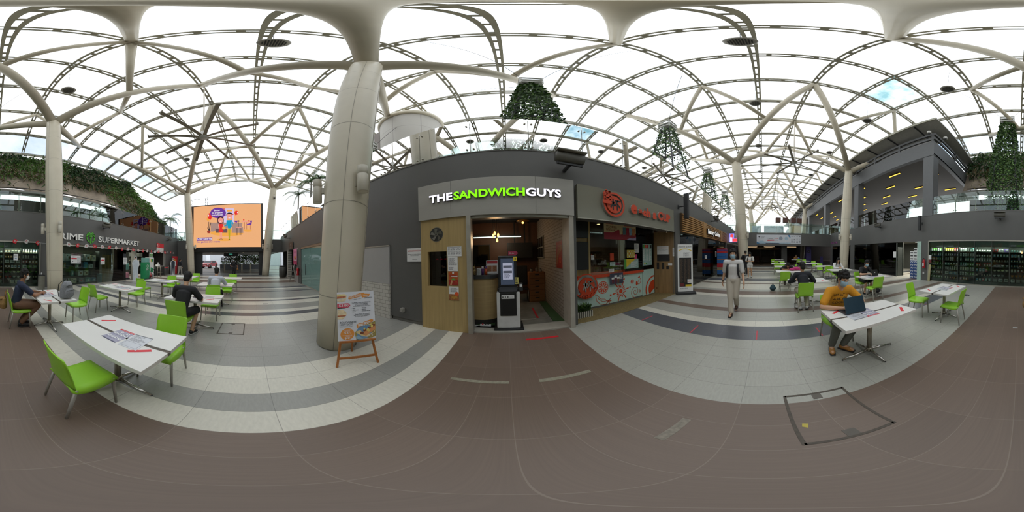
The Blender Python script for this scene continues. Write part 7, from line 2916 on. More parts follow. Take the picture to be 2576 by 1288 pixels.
def floodlight(x, y, z, rz, label, big=1.0):
    t = thing('floodlight', label, 'floodlight', (x, y, z), rz)
    FL = M('floodlight grey', '5f5d55', .5, var=.1)
    b = MB(Matrix.Scale(big, 4) @ Matrix.Rotation(PI / 2, 4, 'Y'))
    b.tube([(0, 0, -.28), (0, 0, .28)], [.13, .13], FL, 14, flat=(1, .8))
    b.build('housing', t)
    MB(Matrix.Scale(big, 4)).obox((0, -.06, .12), (.29, 0, 0), (0, .12, .02), (0, 0, .012), M('floodlight lid', '8a8678', .5)).build('glass_lid', t)
    MB(Matrix.Scale(big, 4)).box(-.24, .24, -.02, .02, -.2, -.16, DKGREY).box(-.03, .03, 0, .36 / big, -.2, -.14, DKGREY).box(-.26, -.23, -.02, .02, -.2, .02, DKGREY).box(.23, .26, -.02, .02, -.2, .02, DKGREY).build('bracket', t)


floodlight(1.2, 2.85, 3.7, 0, 'big grey floodlight on the dark fascia right of the sandwich sign')
floodlight(9.65, 2.85, 3.75, 0, 'grey floodlight on the fascia over the bakery')
floodlight(-5.6, 2.85, 3.7, 0, 'grey floodlight on the fascia behind the near column')
floodlight(-13.3, 2.85, 3.6, 0, 'grey floodlight on the fascia near the white tiled pier')
floodlight(1.02, SY + .35, 3.72, PI, 'grey floodlight on the fascia over the display glass')
floodlight(9.6, SY + .35, 3.82, PI, 'grey floodlight on the fascia over the far bookshelf glass')
floodlight(-6.5, SY + .35, 3.74, PI, 'grey floodlight above the supermarket lettering')
floodlight(-14.7, SY + .35, 3.74, PI, 'grey floodlight on the fascia near the hanging flag')


def column_speaker(x, y, z, h, wall_y, label):
    t = thing('column_speaker', label, 'speaker', (x, y, z))
    MB().bbox(-.07, .07, -.09, .09, 0, h, DKGREY, .015).build('cabinet', t)
    MB().box(-.055, .055, -.094 if wall_y > y else .088, -.088 if wall_y > y else .094, .03, h - .03, BLACK).build('grille', t)
    s = 1 if wall_y > y else -1
    b = MB()
    b.cyl((0, s * .09, h * .5), (0, wall_y - y - s * .002, h * .5), .02, DKGREY, 8)
    b.obox((0, wall_y - y - s * .012, h * .5), (.05, 0, 0), (0, .01, 0), (0, 0, .08), DKGREY)
    b.build('bracket', t)


column_speaker(5.62, 2.85, 2.95, 1.05, WY, 'tall black column speaker on a bracket above the menu stand')
column_speaker(5.75, SY + .25, 3.1, .9, SY, 'tall black column speaker on the fascia above the extinguisher pillar')
for (x, y, z, lab) in ((-16.1, 2.35, 8.1, 'dome camera on an arm at the top of the column right of the big screen'),):
    t = thing('dome_camera', lab, 'security camera', (x, y, z))
    MB().lathe([(.12, 0), (.14, .05), (.14, .25), (.05, .32), (0, .32)], LAMPC, n=14).build('housing', t)
    MB().ball((0, 0, 0), .11, M('smoked dome')).build('lens_dome', t)
    MB().tube([(0, 0, .3), (0, 0, .45), (-.3, 0, .5)], .025, LAMPC, 7).build('arm', t)

# ------------------------------------------------------------------ easel with the breakfast poster
EZW = M('orange varnished wood', 'a0622c', .4, var=.1, scale=4, stretch=(6, 6, .6))
t = thing('easel', 'orange wooden easel holding the sandwich poster beside the near column', 'easel', (-1.76, 1.30, 0))
ER = Vector((.42, .91, 0)).normalized()
EN = Vector((.91, -.42, 0)).normalized()      # the side that faces the camera
EF = frame((0, 0, 0), ER, (0, 0, 1))
LEAN = .13
for s in (-1, 1):
    a = ER * s * .27 + EN * .08
    c = ER * s * .13 - EN * .06 + Vector((0, 0, 1.1))
    MB().beam(a, c, .03, .022, EZW, up=EN).build('leg', t)
MB().beam(-EN * .36, -EN * .06 + Vector((0, 0, 1.1)), .028, .022, EZW, up=EN).build('leg', t)
MB().beam(ER * -.25 + EN * .065 + Vector((0, 0, .16)), ER * .25 + EN * .065 + Vector((0, 0, .16)), .016, .035, EZW).build('stretcher', t)
MB().beam(ER * -.235 + EN * .075 + Vector((0, 0, .465)), ER * .235 + EN * .075 + Vector((0, 0, .465)), .075, .022, EZW).build('ledge', t)
MB().beam(ER * -.02 + EN * .09 + Vector((0, 0, .48)), ER * .02 + EN * .09 + Vector((0, 0, .48)), .012, .014, M('dark knob', '3a2a1c', .5)).build('peg', t)
t = thing('menu_poster', 'white breakfast menu poster with prices standing on the wooden easel', 'poster', tuple(Vector((-1.76, 1.30, .478)) + EN * .085))
PF = frame((0, 0, 0), ER, Vector((0, 0, 1)) - EN * .12)
W2, HP = .25, .70
MB(PF).prism([(-W2, 0), (W2, 0), (W2, HP), (-W2, HP)], -.006, 0, M('poster white', 'd6d7dc', .45, var=.01)).build('board', t)
b = MB(PF)
PO = M('poster orange', 'dc8f3e', .5, var=.03)
PR = M('poster crimson', 'd0405a', .5, var=.03)
PB = M('poster bread', 'dcc9a4', .5, var=.2, scale=25)
PH_ = M('poster ham', 'b9704a', .5, var=.35, scale=40)
PT = M('poster grey text', '5a5f66', .5)
PX_ = lambda px, py: (-W2 + (px - 97 - (py - 60) * .03) / (745 + (py - 60) * .09) * 2 * W2, HP * (1 - (py - 60) / 1080))


def pp(pts, k, mat):
    b.add([PX_(*p) + (.0012 + .0006 * k,) for p in pts], [list(range(len(pts)))], mat)


def pe(cx, cy, rx, ry, k, mat, n=24):
    pp([(cx + rx * math.cos(i * 2 * PI / n), cy + ry * math.sin(i * 2 * PI / n)) for i in range(n)], k, mat)


def ptext(s, px, py, size, width, mat, k=6, align='LEFT', rot=0.0):
    q = PX_(px, py)
    b.text(s, q[0], q[1], .0012 + .0006 * k, size, mat, align, width=width, bold=.0005, rot=rot)


pp([(100, 100), (250, 95), (300, 140), (280, 190), (100, 200)], 1, PB)
pp([(100, 150), (270, 140), (280, 170), (100, 195)], 2, PH_)
pp([(100, 120), (250, 110), (260, 125), (100, 135)], 2, M('poster egg', 'e0cf7a', .5))
pp([(105, 210), (290, 200), (270, 245), (180, 265), (105, 250)], 1, PB)
pp([(325, 205), (335, 160), (560, 95), (640, 88), (650, 110), (770, 125), (750, 180), (610, 195), (600, 165), (350, 215)], 1, PO)
ptext('GOOD MORNING', 352, 192, .05, .165, PAPER, rot=.12)
ptext('WORLD', 632, 170, .022, .07, PAPER, rot=.05)
ptext('SANDWICH', 655, 212, .018, .11, PT)
ptext('from 8.30am - 11am', 352, 240, .016, .16, GREYINK, rot=.1)
pp([(105, 298), (330, 296), (372, 340), (330, 385), (108, 388)], 4, PR)
ptext('$3.00', 140, 365, .052, .125, PAPER, 8)
pp([(110, 390), (300, 390), (270, 405), (110, 410)], 1, M('dark tray', '3f3a36', .5))
pp([(112, 430), (220, 430), (290, 480), (300, 550), (115, 560)], 1, PB)
pp([(112, 555), (295, 545), (280, 575), (112, 585)], 2, PH_)
pp([(112, 590), (280, 580), (220, 640), (118, 640)], 1, PB)
for s, px, py, sz, w in (('CLASSIC EGG SANDWICH', 400, 305, .022, .255), ('WITH HOT DRINK', 460, 338, .022, .18)):
    ptext(s, px, py, sz, w, PT)
q0, q1 = PX_(400, 385), PX_(820, 345)
b.lines(q0[0], q1[0], q0[1], q1[1], 2, .003, GREYINK, align='C')
for i, (s1, s2) in enumerate((('Ham', 'Chorizo'), ('Mushroom', 'Salmon'), ('Bacon', 'Chicken Sausage'))):
    ptext('- ' + s1, 405, 425 + i * 34, .018, None, PT)
    ptext('- ' + s2, 600, 420 + i * 34, .018, None, PT)
ptext('Dont Want A Drink?!', 470, 560, .022, .2, PT)
q0, q1 = PX_(420, 610), PX_(820, 565)
b.lines(q0[0], q1[0], q0[1], q1[1], 2, .003, GREYINK, align='C')
ptext('BOLOGNESE', 163, 730, .036, .215, PT)
ptext('HOT DOG', 163, 782, .036, .17, PT)
ptext('from 8.30am - 11am', 165, 815, .016, .16, GREYINK)
pe(325, 985, 148, 138, 2, PO, 36)
ptext('BOLOGNESE', 325, 893, .013, .09, PAPER, align='CENTER')
ptext('HOT DOG', 322, 918, .013, .07, PAPER, align='CENTER')
ptext('$3/-', 330, 975, .042, .088, PAPER, align='CENTER')
ptext('BOLOGNESE HOT DOG', 325, 1018, .011, .12, PAPER, align='CENTER')
ptext('+ DRINK', 330, 1040, .011, .07, PAPER, align='CENTER')
ptext('$4/-', 340, 1096, .042, .088, PAPER, align='CENTER')
pp([(520, 860), (515, 790), (545, 765), (840, 685), (880, 710), (870, 745), (610, 840)], 2, PO)
q0, q1 = PX_(550, 825), PX_(850, 730)
b.lines(q0[0], q1[0], q0[1], q1[1], 3, .004, PAPER)
pp([(530, 1140), (500, 1060), (480, 960), (560, 880), (700, 800), (925, 740), (965, 1100), (880, 1120)], 1, M('poster table', '9a8a4c', .5, var=.2, scale=30))
pe(690, 960, 170, 165, 2, M('poster plate', '6c8fae', .5))
pp([(490, 950), (600, 910), (720, 1060), (900, 1000), (940, 930), (930, 990), (760, 1090), (650, 1060)], 3, M('poster wrap', 'd6c08a', .5))
pp([(660, 1030), (650, 970), (860, 850), (930, 850), (940, 930), (740, 1060)], 4, M('poster bun', 'c98a58', .5, var=.15))
for (cx_, cy_, r) in ((640, 985, 42), (700, 925, 38), (800, 880, 36), (890, 830, 38)):
    pe(cx_, cy_, r, r * .8, 5, M('poster meat', '7a4630', .5, var=.2))
for (cx_, cy_, r) in ((770, 920, 30), (790, 945, 24), (855, 845, 26), (690, 890, 20), (830, 800, 16), (900, 790, 14)):
    pe(cx_, cy_, r, r * 1.1, 6, M('poster cheese', 'dcc86a', .5))
for (cx_, cy_) in ((815, 1075), (850, 1040), (880, 1065), (915, 1050), (865, 1020)):
    pe(cx_, cy_, 12, 9, 6, PAPER, 8)
pp([(500, 1060), (560, 1140), (690, 1130), (560, 1040)], 3, M('poster napkin', '8fb0c4', .5))
b.build('print', t)

# ------------------------------------------------------------------ bin by the far left column, floor marks and hatches
t = thing('litter_bin', 'slim stainless bin between the display glass and the supermarket column', 'litter bin', (-2.25, -7.65, 0))
MB().bbox(-.14, .14, -.14, .14, .02, .72, M('pale steel bin', '9c9a90', .35, metal=.5), .01).build('body', t)
MB().bbox(-.15, .15, -.15, .15, .72, .76, DKGREY, .01).build('lid', t)
MB().lathe([(.03, .76), (.035, .86), (0, .87)], PAPER, n=10).build('bottle', t)


def strip(x0, x1, y0, y1, mat, label, cat='floor tape', z=.003, name='floor_tape'):
    tag(MB().box(x0, x1, y0, y1, .0005, z, mat).build(name), label, cat)


strip(.29, .88, 2.80, 2.86, M('bright red floor tape', 'c4202a', .5), 'red tape strip on the brown floor in front of the sandwich shop')
GT = M('worn grey floor tape', '8a8572', .7, var=.15, scale=40)
strip(-.63, -.02, 1.62, 1.67, GT, 'worn grey tape strip on the brown floor, left of the pair before the shop')
strip(.29, .88, 1.61, 1.67, GT, 'worn grey tape strip on the brown floor, right of the pair before the shop')
strip(.58, .88, .43, .49, M('faint floor tape', '837c70', .8, var=.2, scale=40), 'faint remains of a tape strip on the brown floor near the camera')
RL = M('thin red floor line', 'b8404a', .5)
for (y, lab) in ((2.525, 'thin red line on the dark stripe, nearest the tea shop'), (1.32, 'thin red line on the dark stripe, second from the tea shop'), (.115, 'thin red line on the dark stripe, third from the tea shop'), (-1.05, 'thin red line on the dark stripe beside the yellow shirt table'), (-4.3, 'thin red line on the dark stripe beyond the empty chairs')):
    strip(2.71, 3.09, y - .012, y + .012, RL, lab)


def hatch(x0, x1, y0, y1, label):
    t = thing('floor_hatch', label, 'floor hatch', ((x0 + x1) / 2, (y0 + y1) / 2, .0005))
    w, h = (x1 - x0) / 2, (y1 - y0) / 2
    HM = M('dark bronze hatch frame', '4c443a', .6, var=.2, scale=30)
    b = MB()
    for k in (-1, 1):
        b.box(-w - .012, w + .012, k * h - .012, k * h + .012, 0, .003, HM)
        b.box(k * w - .012, k * w + .012, -h, h, 0, .003, HM)
    b.build('frame', t)
    b = MB()
    for k in (-1, 1):
        b.box(k * (w - .05) - .04, k * (w - .05) + .04, -.04, .04, 0, .0035, M('hatch lifting plate', '5c564e', .6))
    b.build('lifting_plate', t)


hatch(-3.9, -3.27, -.69, -.16, 'square floor access hatch on the grey tiles near the man in the black shirt')
hatch(.65, 1.31, -.71, -.18, 'square floor access hatch across the edge of the brown band near the camera')
t = thing('drain_cover', 'round dark drain cover on the floor behind the empty chairs', 'drain cover', (2.05, -6.1, .0005))
MB().lathe([(.16, 0), (.16, .004), (0, .004)], DKGREY, n=24).build('plate', t)
MB().ring(0, 0, .005, .1, .12, GREYINK, 24).build('print', t)
strip(-.0, .1, -3.48, -3.41, M('pale floor label', '9c9a94', .6), 'small pale label stuck on the brown floor band behind the camera', 'floor label', name='floor_label')
t = MB().add([(0, 0, 0), (.02, .03, .002), (.06, .02, .004), (.05, -.015, .002)], [(0, 1, 2, 3)], M('yellow leaf', 'b8a84a', .6)).build('fallen_leaf', loc=(.84, -.25, .001))
tag(t, 'tiny yellow fallen leaf on the floor hatch near the camera', 'leaf')
strip(-5.9, -5.62, .42, .6, M('pale grey floor box', 'a8a49a', .5), 'pale cover plate set in the dark stripe on the left floor', 'cover plate', name='cover_plate')

# ================================================================== people
from mathutils.bvhtree import BVHTree
from mathutils import noise as mnoise


def blob(parts, voxel, mat, name, parent, smooth=5, seedless=True):
    """union of tapered tubes and ellipsoids grown into ONE continuous surface"""
    b = MB()
    for p in parts:
        if p[0] == 't':
            b.tube(p[1], p[2], mat, 14, True, True, p[3] if len(p) > 3 else None)
            for q, r in ((p[1][0], p[2][0]), (p[1][-1], p[2][-1])):
                if len(p) < 4:
                    b.ball(q, r, mat, 10, 7)
        else:
            T0 = b.T
            R3 = p[3] if len(p) > 3 else Matrix.Identity(3)
            b.T = Matrix.Translation(p[1]) @ R3.to_4x4()
            b.ball((0, 0, 0), p[2], mat, 14, 10)
            b.T = T0
    o = b.build(name, None)
    md = o.modifiers.new('r', 'REMESH')
    md.mode = 'VOXEL'
    md.voxel_size = voxel
    ms = o.modifiers.new('s', 'SMOOTH')
    ms.factor = .5
    ms.iterations = smooth
    dg = bpy.context.evaluated_depsgraph_get()
    dg.update()
    me = bpy.data.meshes.new_from_object(o.evaluated_get(dg))
    bpy.data.objects.remove(o)
    me.name = name
    me.materials.clear()
    me.materials.append(mat)
    me.polygons.foreach_set('use_smooth', [True] * len(me.polygons))
    me.polygons.foreach_set('material_index', [0] * len(me.polygons))
    o = bpy.data.objects.new(name, me)
    COL.objects.link(o)
    o.parent = parent
    return o


def rot3(z, y):
    """3x3 whose z axis is z and whose y axis is near y"""
    z = Vector(z).normalized()
    x = Vector(y).cross(z).normalized()
    y2 = z.cross(x)
    return Matrix((x, y2, z)).transposed()


def hand_parts(w, d, palm, side, curl=.5, s=1.0):
    """palm and five bent fingers; d = direction of the fingers, palm = palm normal, side = +1 when the thumb lies on d x palm"""
    d, palm = Vector(d).normalized(), Vector(palm).normalized()
    lat = d.cross(palm).normalized() * side
    palm = lat.cross(d).normalized() * side if side > 0 else d.cross(lat).normalized()
    R3 = rot3(d, palm)
    w = Vector(w)
    out = [('e', w + d * .045 * s, (.04 * s, .016 * s, .05 * s), R3), ('t', [w - d * .01, w + d * .03 * s], [.024 * s, .025 * s])]
    for i, (off, l) in enumerate(((.028, .072), (.010, .082), (-.009, .076), (-.027, .058))):
        k = w + d * .082 * s + lat * off * s
        a1 = curl * .6
        d1 = (d * math.cos(a1) + palm * math.sin(a1))
        d2 = (d * math.cos(a1 + curl * .8) + palm * math.sin(a1 + curl * .8))
        d3 = (d * math.cos(a1 + curl * 1.4) + palm * math.sin(a1 + curl * 1.4))
        p1 = k + d1 * l * .42 * s
        p2 = p1 + d2 * l * .33 * s
        p3 = p2 + d3 * l * .25 * s
        out.append(('t', [k - d * .02 * s, k, p1, p2, p3], [.0095 * s, .0095 * s, .0088 * s, .008 * s, .007 * s]))
    th = w + d * .025 * s + lat * .03 * s
    t1 = th + (d * .65 + lat * .7 + palm * .25).normalized() * .035 * s
    t2 = t1 + (d * .85 + lat * .25 + palm * .45).normalized() * .03 * s
    out.append(('t', [th - lat * .015 * s, th, t1, t2], [.012 * s, .0115 * s, .0105 * s, .0085 * s]))
    return out


SKIN_A = M('light tan skin', 'c69c7c', .5, var=.03)
SKIN_B = M('brown skin', '8f6244', .5, var=.03)
HAIR = M('black hair', '110e0b', .8, var=.3, scale=60)
MASKB = M('pale blue surgical mask', '9fc0d0', .7, var=.02)
MASKW = M('white respirator mask', 'd4d4d0', .7, var=.02)


def person(label, loc, deg, J, skin, cloth, head, vox=.011, mask=None, hair='short', hands=(None, None), group=None, hscale=1.0):
    """J: joints in local metres (x right, y forward, z up)"""
    t = thing('person', label, 'person', loc, math.radians(deg), group)
    V = {k: Vector(v) for k, v in J.items()}
    hp, hy, hr = head                                   # pitch down, yaw left, roll (degrees)
    HR = Matrix.Rotation(math.radians(hy), 3, 'Z') @ Matrix.Rotation(math.radians(-hp), 3, 'X') @ Matrix.Rotation(math.radians(hr), 3, 'Y')
    hc = V['head']
    hd = lambda x, y, z: hc + HR @ (Vector((x, y, z)) * hscale)
    hs = hscale
    body = [('e', hd(0, 0, .015), (.076 * hs, .096 * hs, .108 * hs), HR), ('e', hd(0, .025, -.045), (.06 * hs, .065 * hs, .075 * hs), HR), ('e', hd(0, .09, -.02), (.013 * hs, .02 * hs, .024 * hs), HR),
            ('e', hd(0, .086, -.062), (.024 * hs, .012 * hs, .01 * hs), HR), ('e', hd(0, .078, -.098), (.022 * hs, .018 * hs, .016 * hs), HR),
            ('e', hd(.078, -.005, -.015), (.012 * hs, .02 * hs, .032 * hs), HR), ('e', hd(-.078, -.005, -.015), (.012 * hs, .02 * hs, .032 * hs), HR),
            ('t', [V['neck'] - Vector((0, 0, .04)), V['neck'].lerp(hc, .3), hd(0, -.02, -.06)], [.058, .052, .052])]
    body += [('t', [V['pelvis'], V['waist'], V['chest'], V['neck'] - Vector((0, .01, .05))], [.135, .125, .15, .08], (1, .66))]
    for s in 'LR':
        sg = 1 if s == 'R' else -1
        body += [('t', [V['chest'].lerp(V['neck'], .5), V['sh' + s]], [.07, .058]), ('t', [V['sh' + s], V['sh' + s].lerp(V['el' + s], .5), V['el' + s]], [.056, .048, .038]), ('t', [V['el' + s], V['el' + s].lerp(V['wr' + s], .35), V['wr' + s]], [.037, .036, .025])]
        body += [('t', [V['hip' + s], V['hip' + s].lerp(V['kn' + s], .5), V['kn' + s]], [.088, .075, .056]), ('t', [V['kn' + s], V['kn' + s].lerp(V['an' + s], .35), V['an' + s]], [.054, .055, .036])]
        body.append(('t', [V['an' + s] - Vector((0, 0, .02)), V['toe' + s] + Vector((0, 0, .01))], [.036, .03]))
        hcfg = hands[0 if s == 'L' else 1]
        if hcfg:
            d, palm, curl, side = hcfg
            body += hand_parts(V['wr' + s], d, palm, side, curl)
        else:
            d = (V['wr' + s] - V['el' + s])
            body += hand_parts(V['wr' + s], d, (-sg, 0.2, 0), 1 if s == 'R' else -1, .5)
    blob(body, vox, skin, 'body', t, 4)
    # eyes and brows
    for sg in (-1, 1):
        b = MB(Matrix.Translation(hd(sg * .031, .079, .012)) @ HR.to_4x4())
        b.ball((0, 0, 0), (.014, .011, .007), PAPER, 10, 6)
        b.ball((0, .007, 0), (.006, .006, .006), BLACK, 8, 6)
        b.build('eye', t)
        MB(Matrix.Translation(hd(sg * .031, .087, .034)) @ HR.to_4x4()).ball((0, 0, 0), (.02, .006, .004), HAIR, 8, 5).build('eyebrow', t)
    # hair
    rs = random.Random(hash(label) % 1000 if False else len(label) * 7)
    hp_ = [('e', hd(0, -.018, .04), (.086 * hs, .097 * hs, .1 * hs), HR), ('e', hd(0, -.05, -.02), (.074 * hs, .06 * hs, .075 * hs), HR)]
    for i in range(46):
        a = rs.uniform(-2.6, 2.6)
        e = rs.uniform(.15, 1.5)
        x, y, z = math.sin(a) * math.cos(e) * .085, math.cos(a) * math.cos(e) * .088 - .018, .05 + math.sin(e) * .095
        if y > .05 and z < .085:
            z = .09
        hp_.append(('e', hd(x, y, z), (rs.uniform(.014, .024) * hs, rs.uniform(.014, .026) * hs, rs.uniform(.012, .02) * hs), HR))
    for a in (-.9, -.6, -.3, 0, .3, .6, .9):
        hp_.append(('e', hd(math.sin(a) * .078, math.cos(a) * .083, .078 + rs.uniform(-.012, .006)), (.018 * hs, .014 * hs, .022 * hs), HR))
    for sg in (-1, 1):
        hp_.append(('e', hd(sg * .076, .02, .02), (.012 * hs, .018 * hs, .035 * hs), HR))
    if hair == 'long':
        for sg in (-1, 1):
            hp_.append(('t', [hd(sg * .075, .0, .06), hd(sg * .088, .02, -.06), hd(sg * .085, .045, -.2), hd(sg * .07, .05, -.28)], [.03, .036, .036, .018]))
        hp_.append(('t', [hd(0, -.07, .04), hd(0, -.1, -.1), hd(0, -.1, -.26)], [.06, .07, .04]))
    blob(hp_, vox * .9, HAIR, 'hair', t, 2)
    if mask:
        b = MB()
        rows = []
        for i in range(7):
            v = i / 6
            z = .002 - .105 * v
            rows.append([hd(math.sin(-1.15 + 2.3 * j / 10) * (.074 - .012 * v), math.cos(-1.15 + 2.3 * j / 10) * (.088 + .026 * math.sin(PI * min(1, v * 1.1)) - .012 * v) + .012 * math.exp(-((j - 5) / 1.6) ** 2), z) for j in range(11)])
        solid_grid(rows, .003, mask, b)
        o = b.build('face_mask', t)
        b = MB()
        for sg in (-1, 1):
            b.tube([hd(sg * .068, .035, -.01), hd(sg * .082, .0, .012), hd(sg * .083, -.02, -.01)], .0022, PAPER, 5)
            b.tube([hd(sg * .06, .035, -.085), hd(sg * .078, -.0, -.05), hd(sg * .083, -.02, -.015)], .0022, PAPER, 5)
        b.build('ear_loop', o)
    # clothes
    c = cloth
    up = Vector((0, 0, 1))
    sh = [('t', [V['pelvis'] + (V['waist'] - V['pelvis']) * c.get('hem', -.1), V['pelvis'].lerp(V['waist'], .5), V['waist'], V['waist'].lerp(V['chest'], .6), V['chest'], V['neck'] - Vector((0, 0, .055))], [.158, .15, .147, .163, .168, .09], (1, .70))]
    for s in 'LR':
        sh.append(('t', [V['chest'].lerp(V['neck'], .55), V['sh' + s]], [.085, .075]))
        f = c.get('sleeve', .6)
        e = V['sh' + s].lerp(V['el' + s], min(1, f))
        if f <= 1:
            sh.append(('t', [V['sh' + s], V['sh' + s].lerp(e, .5), e], [.076, .07, .066]))
        else:
            sh.append(('t', [V['sh' + s], e], [.076, .06]))
            sh.append(('t', [e, V['el' + s].lerp(V['wr' + s], f - 1)], [.06, .044]))
    so = blob(sh, vox, c['shirt'], c.get('shirt_name', 'shirt'), t, 4)
    if c.get('print'):
        vs, ps = [p.co.copy() for p in so.data.vertices], [list(p.vertices) for p in so.data.polygons]
        bvh = BVHTree.FromPolygons(vs, ps)
        b = MB()
        ch = V['chest']
        tv, tf = [], []
        for k, s in enumerate(c['print']):
            mv, mf = text_mesh(s, .062, 0, .0012, 1.0, 0)
            o0 = len(tv)
            x0 = c.get('print_x', -.12)
            for p in mv:
                x, z = x0 + p[0], ch.z + c.get('print_z', -.07) - k * .068 + p[1]
                hit = bvh.ray_cast(Vector((x, ch.y + .6, z)), Vector((0, -1, 0)))
                y = hit[0].y + .004 if hit[0] else ch.y + .1
                tv.append((x, y, z))
            tf += [[i + o0 for i in f] for f in mf]
        # the text reads from the front: mirror x
        tv = [(-x, y, z) for x, y, z in tv]
        b.add(tv, [f[::-1] for f in tf], M('faded shirt print', '4a3a20', .7))
        b.build('shirt_print', so)
    if c.get('collar'):
        n0 = V['neck'] - Vector((0, 0, .015))
        blob([('t', [n0 + Vector((.058 * math.cos(a), .052 * math.sin(a), .012 * math.sin(a) * -1)) for a in [i * PI / 8 for i in range(17)]], [.014] * 17)], .008, c['shirt'], 'collar', t, 2)
    tr = [('e', V['pelvis'] + Vector((0, 0, -.01)), (.165, .12, .12))]
    f = c.get('leg', 1.95)
    for s in 'LR':
        k, a = V['kn' + s], V['an' + s]
        kneer = .073
        tr.append(('t', [V['hip' + s], V['hip' + s].lerp(k, .5), k], [.105, .093, kneer]))
        if f > 1:
            e = k.lerp(a, f - 1)
            tr.append(('t', [k, k.lerp(e, .5), e], [kneer, .068, c.get('cuff', .058)]))
        elif f < 1:
            tr[-1] = ('t', [V['hip' + s], V['hip' + s].lerp(k, f * .5), V['hip' + s].lerp(k, f)], [.105, .097, .09])
    blob(tr, vox, c['trousers'], c.get('trousers_name', 'trousers'), t, 4)
    for s in 'LR':
        a, q = V['an' + s], V['toe' + s]
        d = (q - a)
        d.z = 0
        d.normalize()
        fz = a.z - c.get('ankle', .09)
        pts = [('e', Vector((a.x, a.y, fz + .05)) + d * -.02, (.043, .05, .048), rot3(up, d)), ('e', Vector((a.x, a.y, fz + .042)) + d * .07, (.045, .095, .04), rot3(up, d)), ('e', Vector((a.x, a.y, fz + .03)) + d * .13, (.046, .06, .03), rot3(up, d))]
        o = blob(pts, .01, c['shoe'], 'shoe', t, 3)
        b = MB()
        n = Vector((-d.y, d.x, 0))
        base = Vector((a.x, a.y, fz))
        out = [base + d * (-.075 + .27 * i / 10) + n * w * (.036 + .012 * math.sin(PI * i / 10)) for w, rng in ((1, range(11)), (-1, range(10, -1, -1))) for i in rng]
        k = len(out)
        b.add([p + Vector((0, 0, .001)) for p in out] + [p + Vector((0, 0, .018)) for p in out], [(i, (i + 1) % k, k + (i + 1) % k, k + i) for i in range(k)] + [list(range(k))[::-1], [k + i for i in range(k)]], c.get('sole', DKGREY))
        b.build('sole', o)
    return t


def seated(lean=.15, knee=.14, foot_y=.36, head_f=.1, tuck=None):
    """joints of a seated figure, seat at .45"""
    ly = lambda z: -.07 + lean * max(0, (z - .55)) * 2
    J = dict(pelvis=(0, -.07, .56), waist=(0, ly(.72), .72), chest=(0, ly(.92), .92), neck=(0, ly(1.06), 1.06), head=(0, ly(1.06) + head_f, 1.215))
    for s, g in (('L', -1), ('R', 1)):
        J['sh' + s] = (g * .185, ly(1.0), 1.0)
        J['hip' + s] = (g * .085, -.03, .55)
        J['kn' + s] = (g * knee, .38, .52)
        J['an' + s] = (g * knee, foot_y, .095)
        J['toe' + s] = (g * (knee + .02), foot_y + .15, .03)
    return J


def up_d(J, **k):
    J.update(k)
    return J


BLKT = M('black cotton', '1a1a1c', .8, var=.1)
NAVY = M('navy cotton', '20283e', .8, var=.08)
YELT = M('mustard yellow cotton', 'c98a16', .8, var=.06)
WHT = M('white cotton', 'cfcecb', .8, var=.04)
SHIRTW = M('pale blue white shirt cloth', 'c3c6d0', .8, var=.04)
GREYT = M('grey green trousers', '5c5f58', .8, var=.08)
BEIGE = M('beige trousers cloth', 'b3ab9c', .8, var=.05)
BROWNT = M('brown chino cloth', '6a4c36', .8, var=.06)
DKJ = M('dark navy jacket', '171a22', .8, var=.1)
TANS = M('tan suede', 'a8763c', .7, var=.08)
BLKS = M('black shoe', '161616', .5)
BRS = M('brown leather shoe', '4a3024', .5)
WHS = M('white trainer', 'c9c9c6', .5)

# the man in the yellow shirt at his laptop
J = up_d(seated(.2, .14, .3, .09), elL=(-.37, .24, .795), wrL=(-.14, .42, .792), elR=(.36, .22, .79), wrR=(.08, .43, .792), knL=(-.2, .36, .5), anL=(.06, .34, .095), toeL=(-.02, .48, .03), knR=(.17, .38, .52), anR=(.22, .28, .095), toeR=(.27, .42, .03))
person('person in a mustard yellow T-shirt and blue mask typing on a laptop', (2.47, -1.2, 0), 92, J, SKIN_A,
       dict(shirt=YELT, sleeve=.75, trousers=GREYT, shoe=TANS, print=('WHAT', 'ARE YOU', 'LOOKING'), print_x=-.13, print_z=.0, shirt_name='tshirt'), (28, 4, 0), .0085, MASKB,
       hands=(((.75, .6, -.12), (0, 0, -1), .55, 1), ((-.8, .5, -.12), (0, 0, -1), .55, -1)))
# the man in navy with the white mask
J = up_d(seated(.14, .12, .3, .06), elL=(-.26, .32, .79), wrL=(-.1, .5, .80), elR=(.28, .30, .80), wrR=(.05, .52, .81), knL=(-.12, .44, .53), knR=(.12, .42, .53), anL=(-.1, .1, .12), toeL=(-.1, .24, .03), anR=(.1, .06, .12), toeR=(.1, .2, .03))
person('person in a navy T-shirt and white mask, hands clasped on the table', (-.53, -3.58, 0), 90, J, SKIN_B,
       dict(shirt=NAVY, sleeve=.7, trousers=BROWNT, shoe=BLKS, shirt_name='tshirt'), (8, -4, 0), .009, MASKW,
       hands=(((.75, .5, .05), (.3, -.5, -.6), .9, 1), ((-.35, .9, .0), (-.7, -.2, -.5), .8, -1)))
